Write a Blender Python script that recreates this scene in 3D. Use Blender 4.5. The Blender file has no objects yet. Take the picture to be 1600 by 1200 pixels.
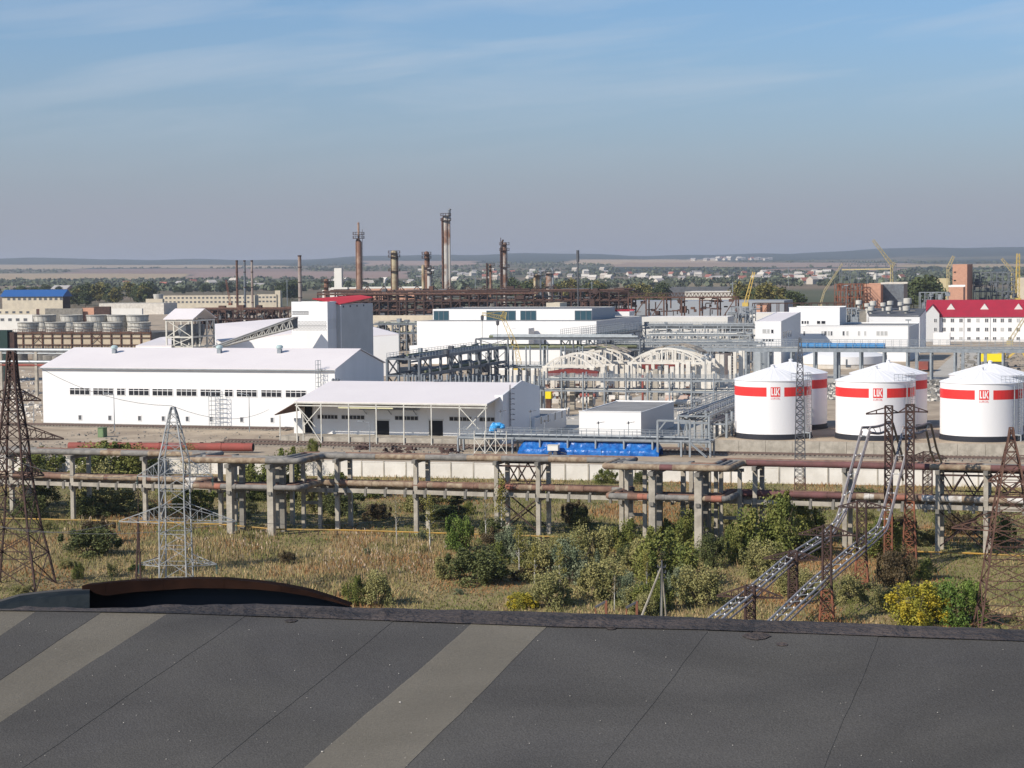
import bpy, math, random
import numpy as np
from mathutils import Vector, Matrix, noise as mn
S = bpy.context.scene
COL = S.collection
R = random.Random(7)
NR = np.random.RandomState(11)
# ------------------------------------------------------------------ camera, sky, sun, exposure
F = 3000.0; KS = F/1900.0; H = 27.0; HZ = 418.0; ROLL = math.radians(0.5)
TH = math.atan((600 - HZ) / F)
fwd = Vector((0, math.cos(TH), -math.sin(TH)))
r0 = Vector((1, 0, 0)); u0 = Vector((0, math.sin(TH), math.cos(TH)))
iR = r0 * math.cos(ROLL) - u0 * math.sin(ROLL)
iU = r0 * math.sin(ROLL) + u0 * math.cos(ROLL)
CP = Vector((0, 0, H))
cam = bpy.data.cameras.new('camera'); co = bpy.data.objects.new('camera', cam); COL.objects.link(co)
co.matrix_world = Matrix(((iR.x, iU.x, -fwd.x, 0), (iR.y, iU.y, -fwd.y, 0), (iR.z, iU.z, -fwd.z, H), (0, 0, 0, 1)))
cam.sensor_width = 36; cam.lens = 36 * F / 1600; cam.clip_start = 0.1; cam.clip_end = 60000
S.camera = co
SUN = Vector((-0.82, -0.57, 0)).normalized(); EL = math.radians(35)
SUN = Vector((SUN.x * math.cos(EL), SUN.y * math.cos(EL), math.sin(EL)))
w = bpy.data.worlds.new('World'); S.world = w; w.use_nodes = True
nt = w.node_tree; nt.nodes.clear()
wo = nt.nodes.new('ShaderNodeOutputWorld'); bg = nt.nodes.new('ShaderNodeBackground')
sk = nt.nodes.new('ShaderNodeTexSky'); sk.sky_type = 'NISHITA'; sk.sun_disc = False
sk.sun_elevation = EL; sk.sun_rotation = math.atan2(SUN.x, SUN.y); sk.air_density = 1.0; sk.dust_density = 0.7; sk.ozone_density = 3.0
bg.inputs['Strength'].default_value = 0.094
# thin cirrus streaks, laid out on a flat layer high above the ground
geo = nt.nodes.new('ShaderNodeNewGeometry'); sp = nt.nodes.new('ShaderNodeSeparateXYZ')
tc = nt.nodes.new('ShaderNodeTexCoord'); nt.links.new(tc.outputs['Generated'], sp.inputs[0])
def wm(op, a, b=None, c=None):
    n = nt.nodes.new('ShaderNodeMath'); n.operation = op
    for i, v in enumerate((a, b, c)):
        if v is None: continue
        if isinstance(v, (int, float)): n.inputs[i].default_value = v
        else: nt.links.new(v, n.inputs[i])
    return n.outputs[0]
cb = nt.nodes.new('ShaderNodeCombineXYZ'); el_ = sp.outputs[2]
nt.links.new(wm('MULTIPLY', sp.outputs[0], 4.2), cb.inputs[0])
nt.links.new(wm('MULTIPLY', wm('SUBTRACT', el_, wm('MULTIPLY', sp.outputs[0], 0.10)), 34), cb.inputs[1])
n1 = nt.nodes.new('ShaderNodeTexNoise'); n1.inputs['Scale'].default_value = 1.0; n1.inputs['Detail'].default_value = 6; n1.inputs['Roughness'].default_value = 0.55
n1.inputs['Distortion'].default_value = 0.35
nt.links.new(cb.outputs[0], n1.inputs['Vector'])
cr = nt.nodes.new('ShaderNodeValToRGB'); nt.links.new(n1.outputs[0], cr.inputs[0])
cr.color_ramp.elements[0].position = 0.46; cr.color_ramp.elements[1].position = 0.78
def wmix(f, a, b, mode='MIX'):
    m = nt.nodes.new('ShaderNodeMix'); m.data_type = 'RGBA'; m.blend_type = mode
    for k, v in (('Factor', f), ('A', a), ('B', b)):
        if isinstance(v, (int, float)): m.inputs[k].default_value = v
        elif isinstance(v, tuple): m.inputs[k].default_value = v
        else: nt.links.new(v, m.inputs[k])
    return m.outputs['Result']
# smoke-grey haze low in the sky, thinning upwards
hz_ = nt.nodes.new('ShaderNodeValToRGB'); nt.links.new(wm('MULTIPLY', wm('MAXIMUM', el_, 0.0), 4.0), hz_.inputs[0])
e = hz_.color_ramp.elements; e[0].position = 0; e[0].color = (.97,)*3+(1,); e[1].position = 1; e[1].color = (0, 0, 0, 1)
for p_, v_ in ((.12, .88), (.28, .53), (.45, .27), (.62, .12)): q_ = hz_.color_ramp.elements.new(p_); q_.color = (v_, v_, v_, 1)
base = wmix(1.0, sk.outputs[0], (.70, .95, 1.17, 1), 'MULTIPLY')
low = wmix(hz_.outputs[0], base, (3.30, 3.42, 4.05, 1))
cirf = wm('MULTIPLY', wm('MULTIPLY', cr.outputs[0], 0.5), wm('MINIMUM', wm('MAXIMUM', wm('MULTIPLY', wm('SUBTRACT', el_, 0.045), 18), 0), 1))
fin = wmix(cirf, low, (6.2, 6.5, 7.0, 1))
nt.links.new(fin, bg.inputs['Color']); nt.links.new(bg.outputs[0], wo.inputs['Surface'])
sl = bpy.data.lights.new('sun', 'SUN'); so = bpy.data.objects.new('sun', sl); COL.objects.link(so)
sl.energy = 4.8; sl.angle = math.radians(0.6); sl.color = (1.0, 0.92, 0.80)
so.rotation_euler = SUN.to_track_quat('Z', 'Y').to_euler()
S.view_settings.view_transform = 'Standard'; S.view_settings.look = 'None'
S.view_settings.exposure = 0.18; S.view_settings.gamma = 1; S.view_settings.use_curve_mapping = False
S.cycles.max_bounces = 6; S.cycles.diffuse_bounces = 3; S.cycles.glossy_bounces = 2; S.cycles.volume_bounces = 0
S.cycles.transparent_max_bounces = 8
# ------------------------------------------------------------------ placing helpers
def ray(px, py): return (fwd + iR * ((px - 800) / F) + iU * ((600 - py) / F))
def G(px, py, z=0.0):
    d = ray(px, py); t = (z - H) / d.z; return CP + d * t
def PYr(px, py, Y):
    d = ray(px, py); return CP + d * (Y / d.y)
def PY(px, py, Y): return PYr(px, py, Y*KS)
def GY(px, Y, z=0.0):
    """point at height z, world depth Y, seen in column px"""
    # unknown X: (P-CP).iR*F = (px-800)*(P-CP).fwd
    Y = Y*KS; k = px - 800
    a = iR.x * F - k * fwd.x
    b = (iR.y * F - k * fwd.y) * Y + (iR.z * F - k * fwd.z) * (z - H)
    return Vector((-b / a, Y, z))
def solve(O, D, px=None, py=None):
    q = O - CP
    if px is not None: n = iR * F - fwd * (px - 800)
    else: n = iU * F - fwd * (600 - py)
    return -q.dot(n) / D.dot(n)
def proj(P):
    q = P - CP; d = q.dot(fwd); return 800 + F * q.dot(iR) / d, 600 - F * q.dot(iU) / d
Z = Vector((0, 0, 1))
def dirs(deg):
    a = math.radians(deg); return Vector((math.cos(a), math.sin(a), 0)), Vector((-math.sin(a), math.cos(a), 0))
PA = -17.0
U, V = dirs(PA)
# ------------------------------------------------------------------ materials
MT = {}
def mat(name, col, col2=None, scale=0.5, rough=0.7, metal=0.0, bump=0.0, bscale=None, spec=0.3, lo=0.38, hi=0.62, stretch=None, attr=None, detail=5, wave=None):
    if name in MT: return MT[name]
    m = bpy.data.materials.new(name); m.use_nodes = True; t = m.node_tree; b = t.nodes['Principled BSDF']
    b.inputs['Roughness'].default_value = rough; b.inputs['Metallic'].default_value = metal
    b.inputs['Specular IOR Level'].default_value = spec
    c1 = (*col, 1); b.inputs['Base Color'].default_value = c1
    g = t.nodes.new('ShaderNodeNewGeometry'); vec = g.outputs['Position']
    if stretch:
        mp = t.nodes.new('ShaderNodeMapping'); mp.inputs['Scale'].default_value = stretch
        t.links.new(vec, mp.inputs[0]); vec = mp.outputs[0]
    out = None
    if col2:
        n = t.nodes.new('ShaderNodeTexNoise'); n.inputs['Scale'].default_value = scale; n.inputs['Detail'].default_value = detail
        n.inputs['Roughness'].default_value = 0.6
        t.links.new(vec, n.inputs['Vector'])
        mr = t.nodes.new('ShaderNodeMapRange'); mr.inputs['From Min'].default_value = lo; mr.inputs['From Max'].default_value = hi
        t.links.new(n.outputs[0], mr.inputs['Value'])
        mx = t.nodes.new('ShaderNodeMix'); mx.data_type = 'RGBA'; t.links.new(mr.outputs[0], mx.inputs['Factor'])
        mx.inputs['A'].default_value = c1; mx.inputs['B'].default_value = (*col2, 1); out = mx.outputs['Result']
    if attr:
        at = t.nodes.new('ShaderNodeAttribute'); at.attribute_name = 'tint'
        mu = t.nodes.new('ShaderNodeMix'); mu.data_type = 'RGBA'; mu.blend_type = 'MULTIPLY'; mu.inputs['Factor'].default_value = 1
        if out: t.links.new(out, mu.inputs['A'])
        else: mu.inputs['A'].default_value = c1
        t.links.new(at.outputs['Color'], mu.inputs['B']); out = mu.outputs['Result']
    if out: t.links.new(out, b.inputs['Base Color'])
    if bump:
        n = t.nodes.new('ShaderNodeTexNoise'); n.inputs['Scale'].default_value = bscale or scale * 6; n.inputs['Detail'].default_value = 4
        t.links.new(g.outputs['Position'], n.inputs['Vector'])
        bp = t.nodes.new('ShaderNodeBump'); bp.inputs['Strength'].default_value = bump; bp.inputs['Distance'].default_value = 0.1
        t.links.new(n.outputs[0], bp.inputs['Height']); t.links.new(bp.outputs[0], b.inputs['Normal'])
    MT[name] = m; return m
def ml(name, *a, **k): return mat(name, *a, **k)
M_white = mat('white_cladding', (.80, .79, .78), (.74, .73, .72), .25, .55, lo=.3, hi=.8, stretch=(1, 1, .12))
M_wroof = mat('white_roofing', (.72, .67, .66), (.66, .61, .605), .12, .6, lo=.3, hi=.8)
M_wdull = mat('dull_white_render', (.66, .64, .60), (.58, .56, .52), .3, .8, lo=.3, hi=.8)
M_tank = mat('tank_paint', (.80, .79, .79), (.75, .74, .74), .35, .4, lo=.3, hi=.8, stretch=(1, 1, .15))
M_tred = mat('tank_red', (.72, .035, .035), (.66, .04, .035), .6, .45)
M_black = mat('bitumen_black', (.025, .027, .035), rough=.6)
M_galv = mat('galvanised_steel', (.30, .325, .345), (.23, .25, .27), 1.2, .5, .3)
M_galvd = mat('weathered_steel', (.17, .19, .21), (.12, .13, .15), .8, .55, .3)
M_dark = mat('dark_steel', (.07, .075, .085), (.10, .10, .11), .8, .6)
M_pale = mat('pale_painted_steel', (.62, .60, .54), (.50, .48, .43), 1.0, .6)
M_rust = mat('rusty_steel', (.075, .040, .032), (.135, .072, .052), 1.2, .85)
M_rustd = mat('dark_rusty_steel', (.045, .029, .026), (.075, .042, .035), 1.0, .85)
M_rusto = mat('orange_rust', (.26, .095, .05), (.16, .07, .045), 1.2, .85)
M_redox = mat('red_oxide_pipe', (.30, .075, .06), (.20, .07, .055), .35, .75, stretch=(1, 1, 1))
M_conc = mat('concrete', (.42, .38, .32), (.30, .27, .225), .9, .9, bump=.3, bscale=4)
M_concl = mat('pale_concrete', (.62, .58, .52), (.50, .46, .405), .7, .9, bump=.3, bscale=4)
M_concd = mat('dirty_concrete', (.23, .215, .19), (.16, .15, .135), .8, .9)
M_wrap = mat('grey_pipe_wrap', (.24, .225, .205), (.16, .15, .14), 1.3, .85, bump=.5, bscale=3)
M_wrapt = mat('tan_pipe_wrap', (.34, .27, .19), (.19, .13, .09), 1.6, .85, bump=.5, bscale=3)
M_wrapb = mat('brown_pipe_wrap', (.15, .085, .065), (.23, .14, .10), 1.2, .85, bump=.5, bscale=3)
M_wrapw = mat('torn_white_wrap', (.62, .60, .57), (.30, .26, .22), 1.6, .8, bump=.6, bscale=3)
M_wrapo = mat('orange_pipe_patch', (.36, .14, .095), (.25, .11, .08), 1.2, .8)
M_wrapp = mat('purple_red_pipe', (.17, .075, .075), (.12, .06, .055), .8, .8)
M_glass = mat('dark_window_glass', (.022, .024, .030), rough=.15, spec=.5)
M_glassg = mat('grey_window_glass', (.10, .105, .115), rough=.2, spec=.5)
M_shut = mat('grey_shutter', (.42, .42, .41), rough=.6)
M_void = mat('dark_interior', (.02, .02, .022), rough=.9)
M_red = mat('red_roof_sheet', (.34, .022, .045), (.29, .022, .042), .5, .5)
M_redb = mat('bright_red_sheet', (.62, .03, .03), rough=.5)
M_blue = mat('blue_tarpaulin', (.008, .075, .30), (.02, .15, .46), 1.3, .3, bump=1.0, bscale=1.6)
M_bluer = mat('blue_roof_sheet', (.02, .09, .27), rough=.5)
M_bluel = mat('light_blue_pipe_cover', (.08, .30, .60), (.06, .25, .52), .5, .5)
M_yel = mat('yellow_gas_pipe', (.44, .25, .04), (.22, .15, .05), .6, .6)
M_yelc = mat('yellow_crane_paint', (.58, .42, .10), (.48, .34, .10), .6, .6)
M_yelp = mat('pale_yellow_crane', (.45, .37, .19), (.38, .31, .18), .6, .6)
M_brick = mat('orange_brick', (.52, .29, .20), (.46, .25, .175), 1.0, .9)
M_crm = mat('cream_render', (.56, .49, .38), (.48, .42, .33), .3, .9)
M_roofg = mat('grey_flat_roof', (.26, .255, .25), (.20, .198, .195), .3, .9)
M_roofd = mat('dark_flat_roof', (.085, .09, .10), (.12, .12, .13), .3, .8)
M_beige = mat('beige_tower_panel', (.50, .42, .31), (.42, .35, .26), .2, .85)
M_fan = mat('pale_fan_stack', (.56, .54, .49), (.44, .42, .38), .4, .85, stretch=(1, 1, .2))
M_grn = mat('green_painted_metal', (.12, .19, .09), (.09, .15, .08), 1, .7)
M_grnd = mat('dark_green_tank', (.012, .035, .032), rough=.6)
M_olive = mat('olive_lagged_pipe', (.20, .22, .13), (.15, .165, .11), .6, .7)
M_insul = mat('green_glass_insulator', (.06, .14, .12), rough=.3)
M_colm = mat('stained_pale_column', (.42, .40, .37), (.20, .11, .075), .16, .75, lo=.45, hi=.62)
M_colr = mat('rusty_column', (.20, .105, .07), (.33, .22, .16), .14, .8, lo=.45, hi=.65)
M_coly = mat('yellow_stained_column', (.38, .32, .21), (.20, .12, .07), .2, .8, lo=.45, hi=.65)
# ------------------------------------------------------------------ mesh builder
class MB:
    def __init__(s): s.v = []; s.f = []
    def quadbox(s, c8):
        i = len(s.v); s.v += [Vector(c) for c in c8]
        s.f += [(i, i+3, i+2, i+1), (i+4, i+5, i+6, i+7), (i, i+1, i+5, i+4), (i+1, i+2, i+6, i+5), (i+2, i+3, i+7, i+6), (i+3, i, i+4, i+7)]
        return s
    def box(s, O, a, b, c):
        """corner O and three edge vectors"""
        O = Vector(O); return s.quadbox([O, O+a, O+a+b, O+b, O+c, O+a+c, O+a+b+c, O+b+c])
    def cbox(s, c, x, y, z, u=None, v=None):
        u = u or U; v = v or V; c = Vector(c); return s.box(c - u*x/2 - v*y/2 - Z*z/2, u*x, v*y, Z*z)
    def bar(s, p, q, w, h=None, up=None):
        p = Vector(p); q = Vector(q); d = q - p
        if d.length < 1e-6: return s
        h = h or w; d.normalize(); up = up or (Z if abs(d.z) < .95 else U)
        a = d.cross(up).normalized(); b = a.cross(d).normalized()
        a = a*w/2; b = b*h/2
        return s.quadbox([p-a-b, p+a-b, p+a+b, p-a+b, q-a-b, q+a-b, q+a+b, q-a+b])
    def tube(s, pts, r, n=8, caps=True):
        pts = [Vector(p) for p in pts]; i0 = len(s.v); N = len(pts)
        rr = r if isinstance(r, (list, tuple)) else [r]*N
        pa = None
        for k, p in enumerate(pts):
            d = (pts[min(k+1, N-1)] - pts[max(k-1, 0)]).normalized()
            if pa is None:
                up = Z if abs(d.z) < .9 else Vector((1, 0, 0)); a = d.cross(up).normalized()
            else: a = (pa - d*pa.dot(d)).normalized()
            pa = a; b = d.cross(a)
            for j in range(n):
                t = 2*math.pi*j/n; s.v.append(p + a*(math.cos(t)*rr[k]) + b*(math.sin(t)*rr[k]))
        for k in range(N-1):
            for j in range(n):
                a0 = i0+k*n+j; a1 = i0+k*n+(j+1) % n
                s.f.append((a0, a1, a1+n, a0+n))
        if caps:
            s.f.append(tuple(i0+j for j in reversed(range(n)))); s.f.append(tuple(i0+(N-1)*n+j for j in range(n)))
        return s
    def lathe(s, c, prof, n=16, a0=0, a1=None, closed=True):
        c = Vector(c); i0 = len(s.v); full = a1 is None; a1 = a0+2*math.pi if full else a1
        m = n if full else n+1
        for (r, z) in prof:
            for j in range(m):
                t = a0+(a1-a0)*j/n; s.v.append(c+Vector((r*math.cos(t), r*math.sin(t), z)))
        for k in range(len(prof)-1):
            for j in range(n):
                p0 = i0+k*m+j; p1 = i0+k*m+((j+1) % m if full else j+1)
                s.f.append((p0, p1, p1+m, p0+m))
        return s
    def prism(s, poly, d):
        poly = [Vector(p) for p in poly]; i = len(s.v); n = len(poly)
        s.v += poly + [p+d for p in poly]
        s.f += [tuple(i+j for j in reversed(range(n))), tuple(i+n+j for j in range(n))]
        for j in range(n): s.f.append((i+j, i+(j+1) % n, i+n+(j+1) % n, i+n+j))
        return s
    def poly(s, pts):
        i = len(s.v); s.v += [Vector(p) for p in pts]; s.f.append(tuple(range(i, i+len(pts)))); return s
    def build(s, name, m, parent=None, smooth=False, tagd=None):
        me = bpy.data.meshes.new(name)
        off = parent_loc(parent) if parent else Vector((0, 0, 0))
        me.from_pydata([tuple(v-off) for v in s.v], [], s.f); me.materials.append(m)
        me.validate()
        if smooth: me.polygons.foreach_set('use_smooth', [True]*len(me.polygons)); 
        if smooth:
            try: me.set_sharp_from_angle(angle=math.radians(40))
            except Exception: pass
        o = bpy.data.objects.new(name, me); COL.objects.link(o)
        if parent: o.parent = parent
        if tagd: tag(o, *tagd)
        return o
def parent_loc(p):
    v = Vector((0, 0, 0))
    while p: v += p.location; p = p.parent
    return v
def tag(o, label=None, cat=None, group=None, kind=None):
    if label: o['label'] = label
    if cat: o['category'] = cat
    if group: o['group'] = group
    if kind: o['kind'] = kind
    return o
def thing(name, label, cat, loc=(0, 0, 0), group=None):
    o = bpy.data.objects.new(name, None); COL.objects.link(o); o.location = Vector(loc); o.empty_display_size = .5
    return tag(o, label, cat, group)
def stru(o): o['kind'] = 'structure'; return o
def piece(o, name, parent, loc, rot=None, scale=None):
    """a copy of a piece sharing its mesh"""
    c = o.copy(); c.name = name; COL.objects.link(c); c.parent = parent; c.location = Vector(loc)
    if rot is not None: c.rotation_euler = rot
    if scale is not None: c.scale = scale
    return c
def dup(root, loc, rotz=None, label=None, scale=None):
    c = root.copy(); COL.objects.link(c); c.location = Vector(loc)
    if rotz is not None: c.rotation_euler = (0, 0, rotz)
    if scale: c.scale = scale
    if label: c['label'] = label
    for ch in list(root.children):
        d = ch.copy(); COL.objects.link(d); d.parent = c
        for g in list(ch.children):
            e = g.copy(); COL.objects.link(e); e.parent = d
    return c
# ------------------------------------------------------------------ building helpers
class Fr:
    """a local frame: O corner on the ground, u along the facade, v away from the viewer"""
    def __init__(s, O, deg=PA): s.O = Vector(O); s.u, s.v = dirs(deg)
    def p(s, a, b, z=0): return s.O + s.u*a + s.v*b + Z*z
    def apx(s, px, b=0, z=0): return solve(s.p(0, b, z), s.u, px=px)
    def bpx(s, px, a=0, z=0): return solve(s.p(a, 0, z), s.v, px=px)
    def zpy(s, py, a=0, b=0): return solve(s.p(a, b, 0), Z, py=py)
def window(parent, fr, a0, a1, z0, z1, nx=1, nz=None, b=0, side='f', frame=M_white, glass=M_glass, fw=None, name='window'):
    """a framed window set on a wall; nz = list of transom heights as shares"""
    def P(a, z, d): return fr.p(a, b-d, z) if side == 'f' else fr.p(b+d, a, z)
    wd = a1-a0; ht = z1-z0; fw = fw or min(.09, ht*.06+.03)
    m = MB(); e = (fr.u if side == 'f' else fr.v); n = (-fr.v if side == 'f' else fr.u)
    o0 = P(a0, z0, .004)
    for k in range(nx+1):
        x = a0 + (wd-fw)*k/nx; m.box(P(x, z0, .004), e*fw, n*.06, Z*ht)
    for zc in [0, 1]+(nz or []):
        m.box(P(a0, z0+(ht-fw)*zc, .006), e*wd, n*.064, Z*fw)
    wf = m.build(name, frame, parent)
    g = MB(); g.box(P(a0+fw*.5, z0+fw*.5, .003), e*(wd-fw), n*.03, Z*(ht-fw)); g.build('pane', glass, wf)
    return wf

def junk(t, fr, L, D, h, n, mats, seed=1, rr=(.1, .5), zmin=0):
    """a tangle of pipes, valves and boxes filling a frame"""
    rs = random.Random(seed); ms = [MB() for _ in mats]
    for k in range(n):
        m = rs.choice(ms); a, b, z = rs.uniform(0, L), rs.uniform(0, D), rs.uniform(zmin, h); r_ = rs.uniform(*rr); q = rs.random()
        if q < .4: l = rs.uniform(.02, .12)*L; m.tube([fr.p(a, b, z), fr.p(min(L, a+l), b, z)], r_*.5, 6)
        elif q < .65: m.tube([fr.p(a, b, max(0, z-rs.uniform(1, h*.5))), fr.p(a, b, z)], r_*.5, 6)
        elif q < .8: m.tube(roundpath([fr.p(a, b, max(0, z-2)), fr.p(a, b, z), fr.p(a+rs.choice([-3, 3]), b, z)], .5), r_*.45, 6)
        else: m.cbox(fr.p(a, b, z), r_*rs.uniform(1.5, 4), r_*2, r_*rs.uniform(1.5, 4), fr.u, fr.v)
    for m, ma in zip(ms, mats): m.build('pipework', ma, t)['kind'] = 'stuff'
def roundpath(pts, r=.7, n=4):
    pts = [Vector(p) for p in pts]; out = [pts[0]]
    for i in range(1, len(pts)-1):
        a, b, c = pts[i-1], pts[i], pts[i+1]; d1 = (a-b); d2 = (c-b); rr = min(r, d1.length*.45, d2.length*.45); p = b+d1.normalized()*rr; q = b+d2.normalized()*rr
        for k in range(n+1):
            s = k/n; out.append(p*(1-s)**2+b*2*s*(1-s)+q*s*s)
    return out+[pts[-1]]
# ------------------------------------------------------------------ terrain
YK = [-80, 2300, 3000, 4000, 5000, 6000, 7000, 8000, 9000, 10000, 12000]
ZK = [0, 0, 3, 13, 27, 44, 66, 90, 121, 122, 90]
def terr(x, y):
    y = y/KS; z = np.interp(y, YK, ZK)
    k = np.clip((y-2500)/3500, 0, 1)
    z = z + np.clip((y-5500)/3500, 0, 1)*np.interp(x/np.maximum(y, 1), [-.5, -.2, .1, .3, .5], [-26, -16, 0, 20, 24])
    z = z + k*(9*np.sin(x/1500+y/2600)+np.clip((y-6500)/1500, 0, 1)*(10*np.sin(x/560+2)+5*np.sin(x/210)+3*np.sin(x/95+1))+5*np.sin(x/640+1.3)+4*np.sin(x/2400-y/900))
    return np.maximum(z, 0)
def proj_np(P):
    q = P-np.array([0, 0, H]); d = q@np.array(fwd); d = np.maximum(d, .1)
    return 800+F*(q@np.array(iR))/d, 600-F*(q@np.array(iU))/d
def np_mesh(name, verts, quads, m, parent=None, cols=None, tri=False, smooth=False):
    me = bpy.data.meshes.new(name); n = len(verts); k = len(quads); c = 3 if tri else 4
    me.vertices.add(n); me.vertices.foreach_set('co', np.asarray(verts, dtype=np.float32).ravel())
    me.loops.add(k*c); me.polygons.add(k)
    me.loops.foreach_set('vertex_index', np.asarray(quads, dtype=np.int32).ravel())
    me.polygons.foreach_set('loop_start', np.arange(k, dtype=np.int32)*c)
    me.polygons.foreach_set('use_smooth', np.full(k, smooth))
    me.update(calc_edges=True)
    if cols is not None:
        a = me.color_attributes.new('tint', 'FLOAT_COLOR', 'POINT')
        cc = np.ones((n, 4), dtype=np.float32); cc[:, :3] = cols; a.data.foreach_set('color', cc.ravel())
    me.materials.append(m); o = bpy.data.objects.new(name, me); COL.objects.link(o)
    if parent: o.parent = parent
    return o
def vnoise(x, y, s):
    """cheap smooth 2-D noise 0..1"""
    r = 0
    for k, (a, b, c) in enumerate([(1, .37, 0), (-.61, .8, 1.7), (.23, -1.1, 4.1), (1.7, 1.3, 2.2), (-2.1, .9, .6), (.8, 2.6, 3.3)]):
        r = r+np.sin((a*x+b*y)/s+c+1.3*np.sin((b*x-a*y)/s*.7+c))
    return np.clip(r/6*.9+.5, 0, 1)
STR = [(-300, 125, 413.5, 421, (.41, .31, .19)), (90, 455, 414, 419, (.40, .30, .19)), (110, 470, 420, 429, (.25, .17, .14)), (-300, 300, 427, 438, (.40, .30, .18)),
       (300, 640, 424, 436, (.31, .21, .17)), (565, 745, 407, 415, (.36, .25, .19)), (880, 1140, 405.5, 413, (.46, .34, .22)), (960, 1340, 410, 417, (.34, .24, .17)),
       (1190, 1430, 411.5, 418, (.33, .24, .19)), (1200, 1420, 419, 424, (.27, .19, .15)), (1400, 1900, 412.5, 418, (.40, .30, .18)), (640, 900, 437, 444, (.22, .18, .11)), (-200, 350, 441, 449, (.26, .20, .13)), (900, 1200, 441, 449, (.24, .19, .11))]
def cover(x, y, z, px, py):
    n1 = vnoise(x/2.6, y, 170.); n2 = vnoise(x/1.7+900, y, 420.)
    past = np.array([.085, .095, .05]); brown = np.array([.20, .15, .10]); forest = np.array([.026, .042, .030])
    c = past[None]*(1-n1[:, None])+brown[None]*n1[:, None]
    fk = np.clip((n2-.50)*8, 0, 1)*np.clip((y-2600)/600, 0, 1); c = c*(1-fk[:, None])+forest[None]*fk[:, None]
    ridge = np.clip((y-5900+(vnoise(x, y, 500.)-.5)*900-np.clip(px-1150, 0, 300)*5.5)/150, 0, 1); c = c*(1-ridge[:, None])+forest[None]*ridge[:, None]
    jx = (vnoise(x, y, 240.)-.5)*40; jy = (vnoise(x, y, 400.)-.5)*1.2
    for (a, b, t, u, col) in STR:
        k = np.clip((px+jx-a)/4, 0, 1)*np.clip((b-px-jx)/4, 0, 1)*np.clip((py+jy-t)/.5, 0, 1)*np.clip((u-py-jy)/.5, 0, 1)
        c = c*(1-k[:, None])+np.array(col)[None]*k[:, None]
    return c
rows = KS*np.concatenate([np.linspace(-50, 400, 25)[:-1], np.linspace(400, 1300, 40)[:-1], np.linspace(1300, 12000, 330)])
cols = np.linspace(-math.tan(math.radians(28)), math.tan(math.radians(28)), 401)
YY, CC = np.meshgrid(rows, cols, indexing='ij'); XX = CC*(YY+160)
ZZ = terr(XX, YY); P = np.stack([XX.ravel(), YY.ravel(), ZZ.ravel()], 1)
px_, py_ = proj_np(P)
nc = len(cols); ii = (np.arange(len(rows)-1)[:, None]*nc+np.arange(nc-1)[None]).ravel()
quads = np.stack([ii, ii+1, ii+nc+1, ii+nc], 1)
M_land = mat('farmland', (1, 1, 1), (.82, .80, .78), .01, .95, attr=True, lo=.3, hi=.7)
ground = stru(np_mesh('ground', P, quads, M_land, cols=cover(P[:, 0], P[:, 1]/KS, P[:, 2], px_, py_), smooth=True))
# meadow and works yard: sheets just above the ground
WA = G(600, 722.5, 1.9); WB = G(1300, 733, 1.9); WDEG = math.degrees(math.atan2((WB-WA).y, (WB-WA).x))
wf = Fr((WA.x, WA.y, 0), WDEG)
M_meadow = mat('meadow_soil', (.165, .145, .06), (.30, .215, .11), .16, .95, bump=.6, bscale=1.5, lo=.35, hi=.65)
m = MB(); m.poly([wf.p(-150, -215, .004), wf.p(150, -215, .004), wf.p(160, .2, .004), wf.p(-150, .2, .004)]); stru(m.build('meadow', M_meadow))
M_yard = mat('yard_dirt', (.45, .365, .265), (.28, .22, .16), .13, .95, bump=.7, bscale=.8, lo=.36, hi=.64)
m = MB(); m.poly([wf.p(-180, .2, .004), wf.p(220, .2, .004), wf.p(420, 900, .004), wf.p(-430, 900, .004)]); stru(m.build('works_yard', M_yard))
M_road = mat('concrete_yard', (.46, .43, .38), (.38, .35, .30), .2, .9)
# yard paving beneath the plant, and a road to the right
m = MB(); fr = Fr(G(835, 690)); m.poly([fr.p(-8, 0, .008), fr.p(72, 0, .008), fr.p(60, 190, .008), fr.p(-8, 190, .008)]); stru(m.build('plant_paving', M_road))
m = MB(); m.poly([G(1440, 600, .008), G(1500, 600, .008), G(1590, 545, .008), G(1500, 545, .008)]); stru(m.build('road', M_road))
# ------------------------------------------------------------------ concrete boundary wall, panel by panel
wall = thing('boundary_wall', 'long pale concrete panel wall between the weedy field and the works', 'wall', wf.p(0, 0))
pm = MB(); pm.box(Vector((0, 0, -.2)), wf.u*2.94, wf.v*.16, Z*2.1); pm.box(Vector((0, 0, 1.9))-wf.v*.03, wf.u*2.94, wf.v*.22, Z*.12)
p0 = pm.build('panel', mat('whitish_concrete', (.74, .70, .64), (.62, .58, .52), .25, .9, bump=.2, bscale=3), None); qm = MB(); qm.box(Vector((0, 0, -.2))-wf.v*.06, wf.u*.18, wf.v*.28, Z*2.28); q0 = qm.build('post', M_conc, None)
for k in range(-40, 48):
    o = p0 if k == -40 else p0.copy()
    if k != -40: COL.objects.link(o)
    o.parent = wall; o.location = wf.u*(3*k+.03)+wf.v*R.uniform(-.03, .03)+Z*R.uniform(-.04, .04)
    o = q0 if k == -40 else q0.copy()
    if k != -40: COL.objects.link(o)
    o.parent = wall; o.location = wf.u*(3*k-.12)
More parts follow.
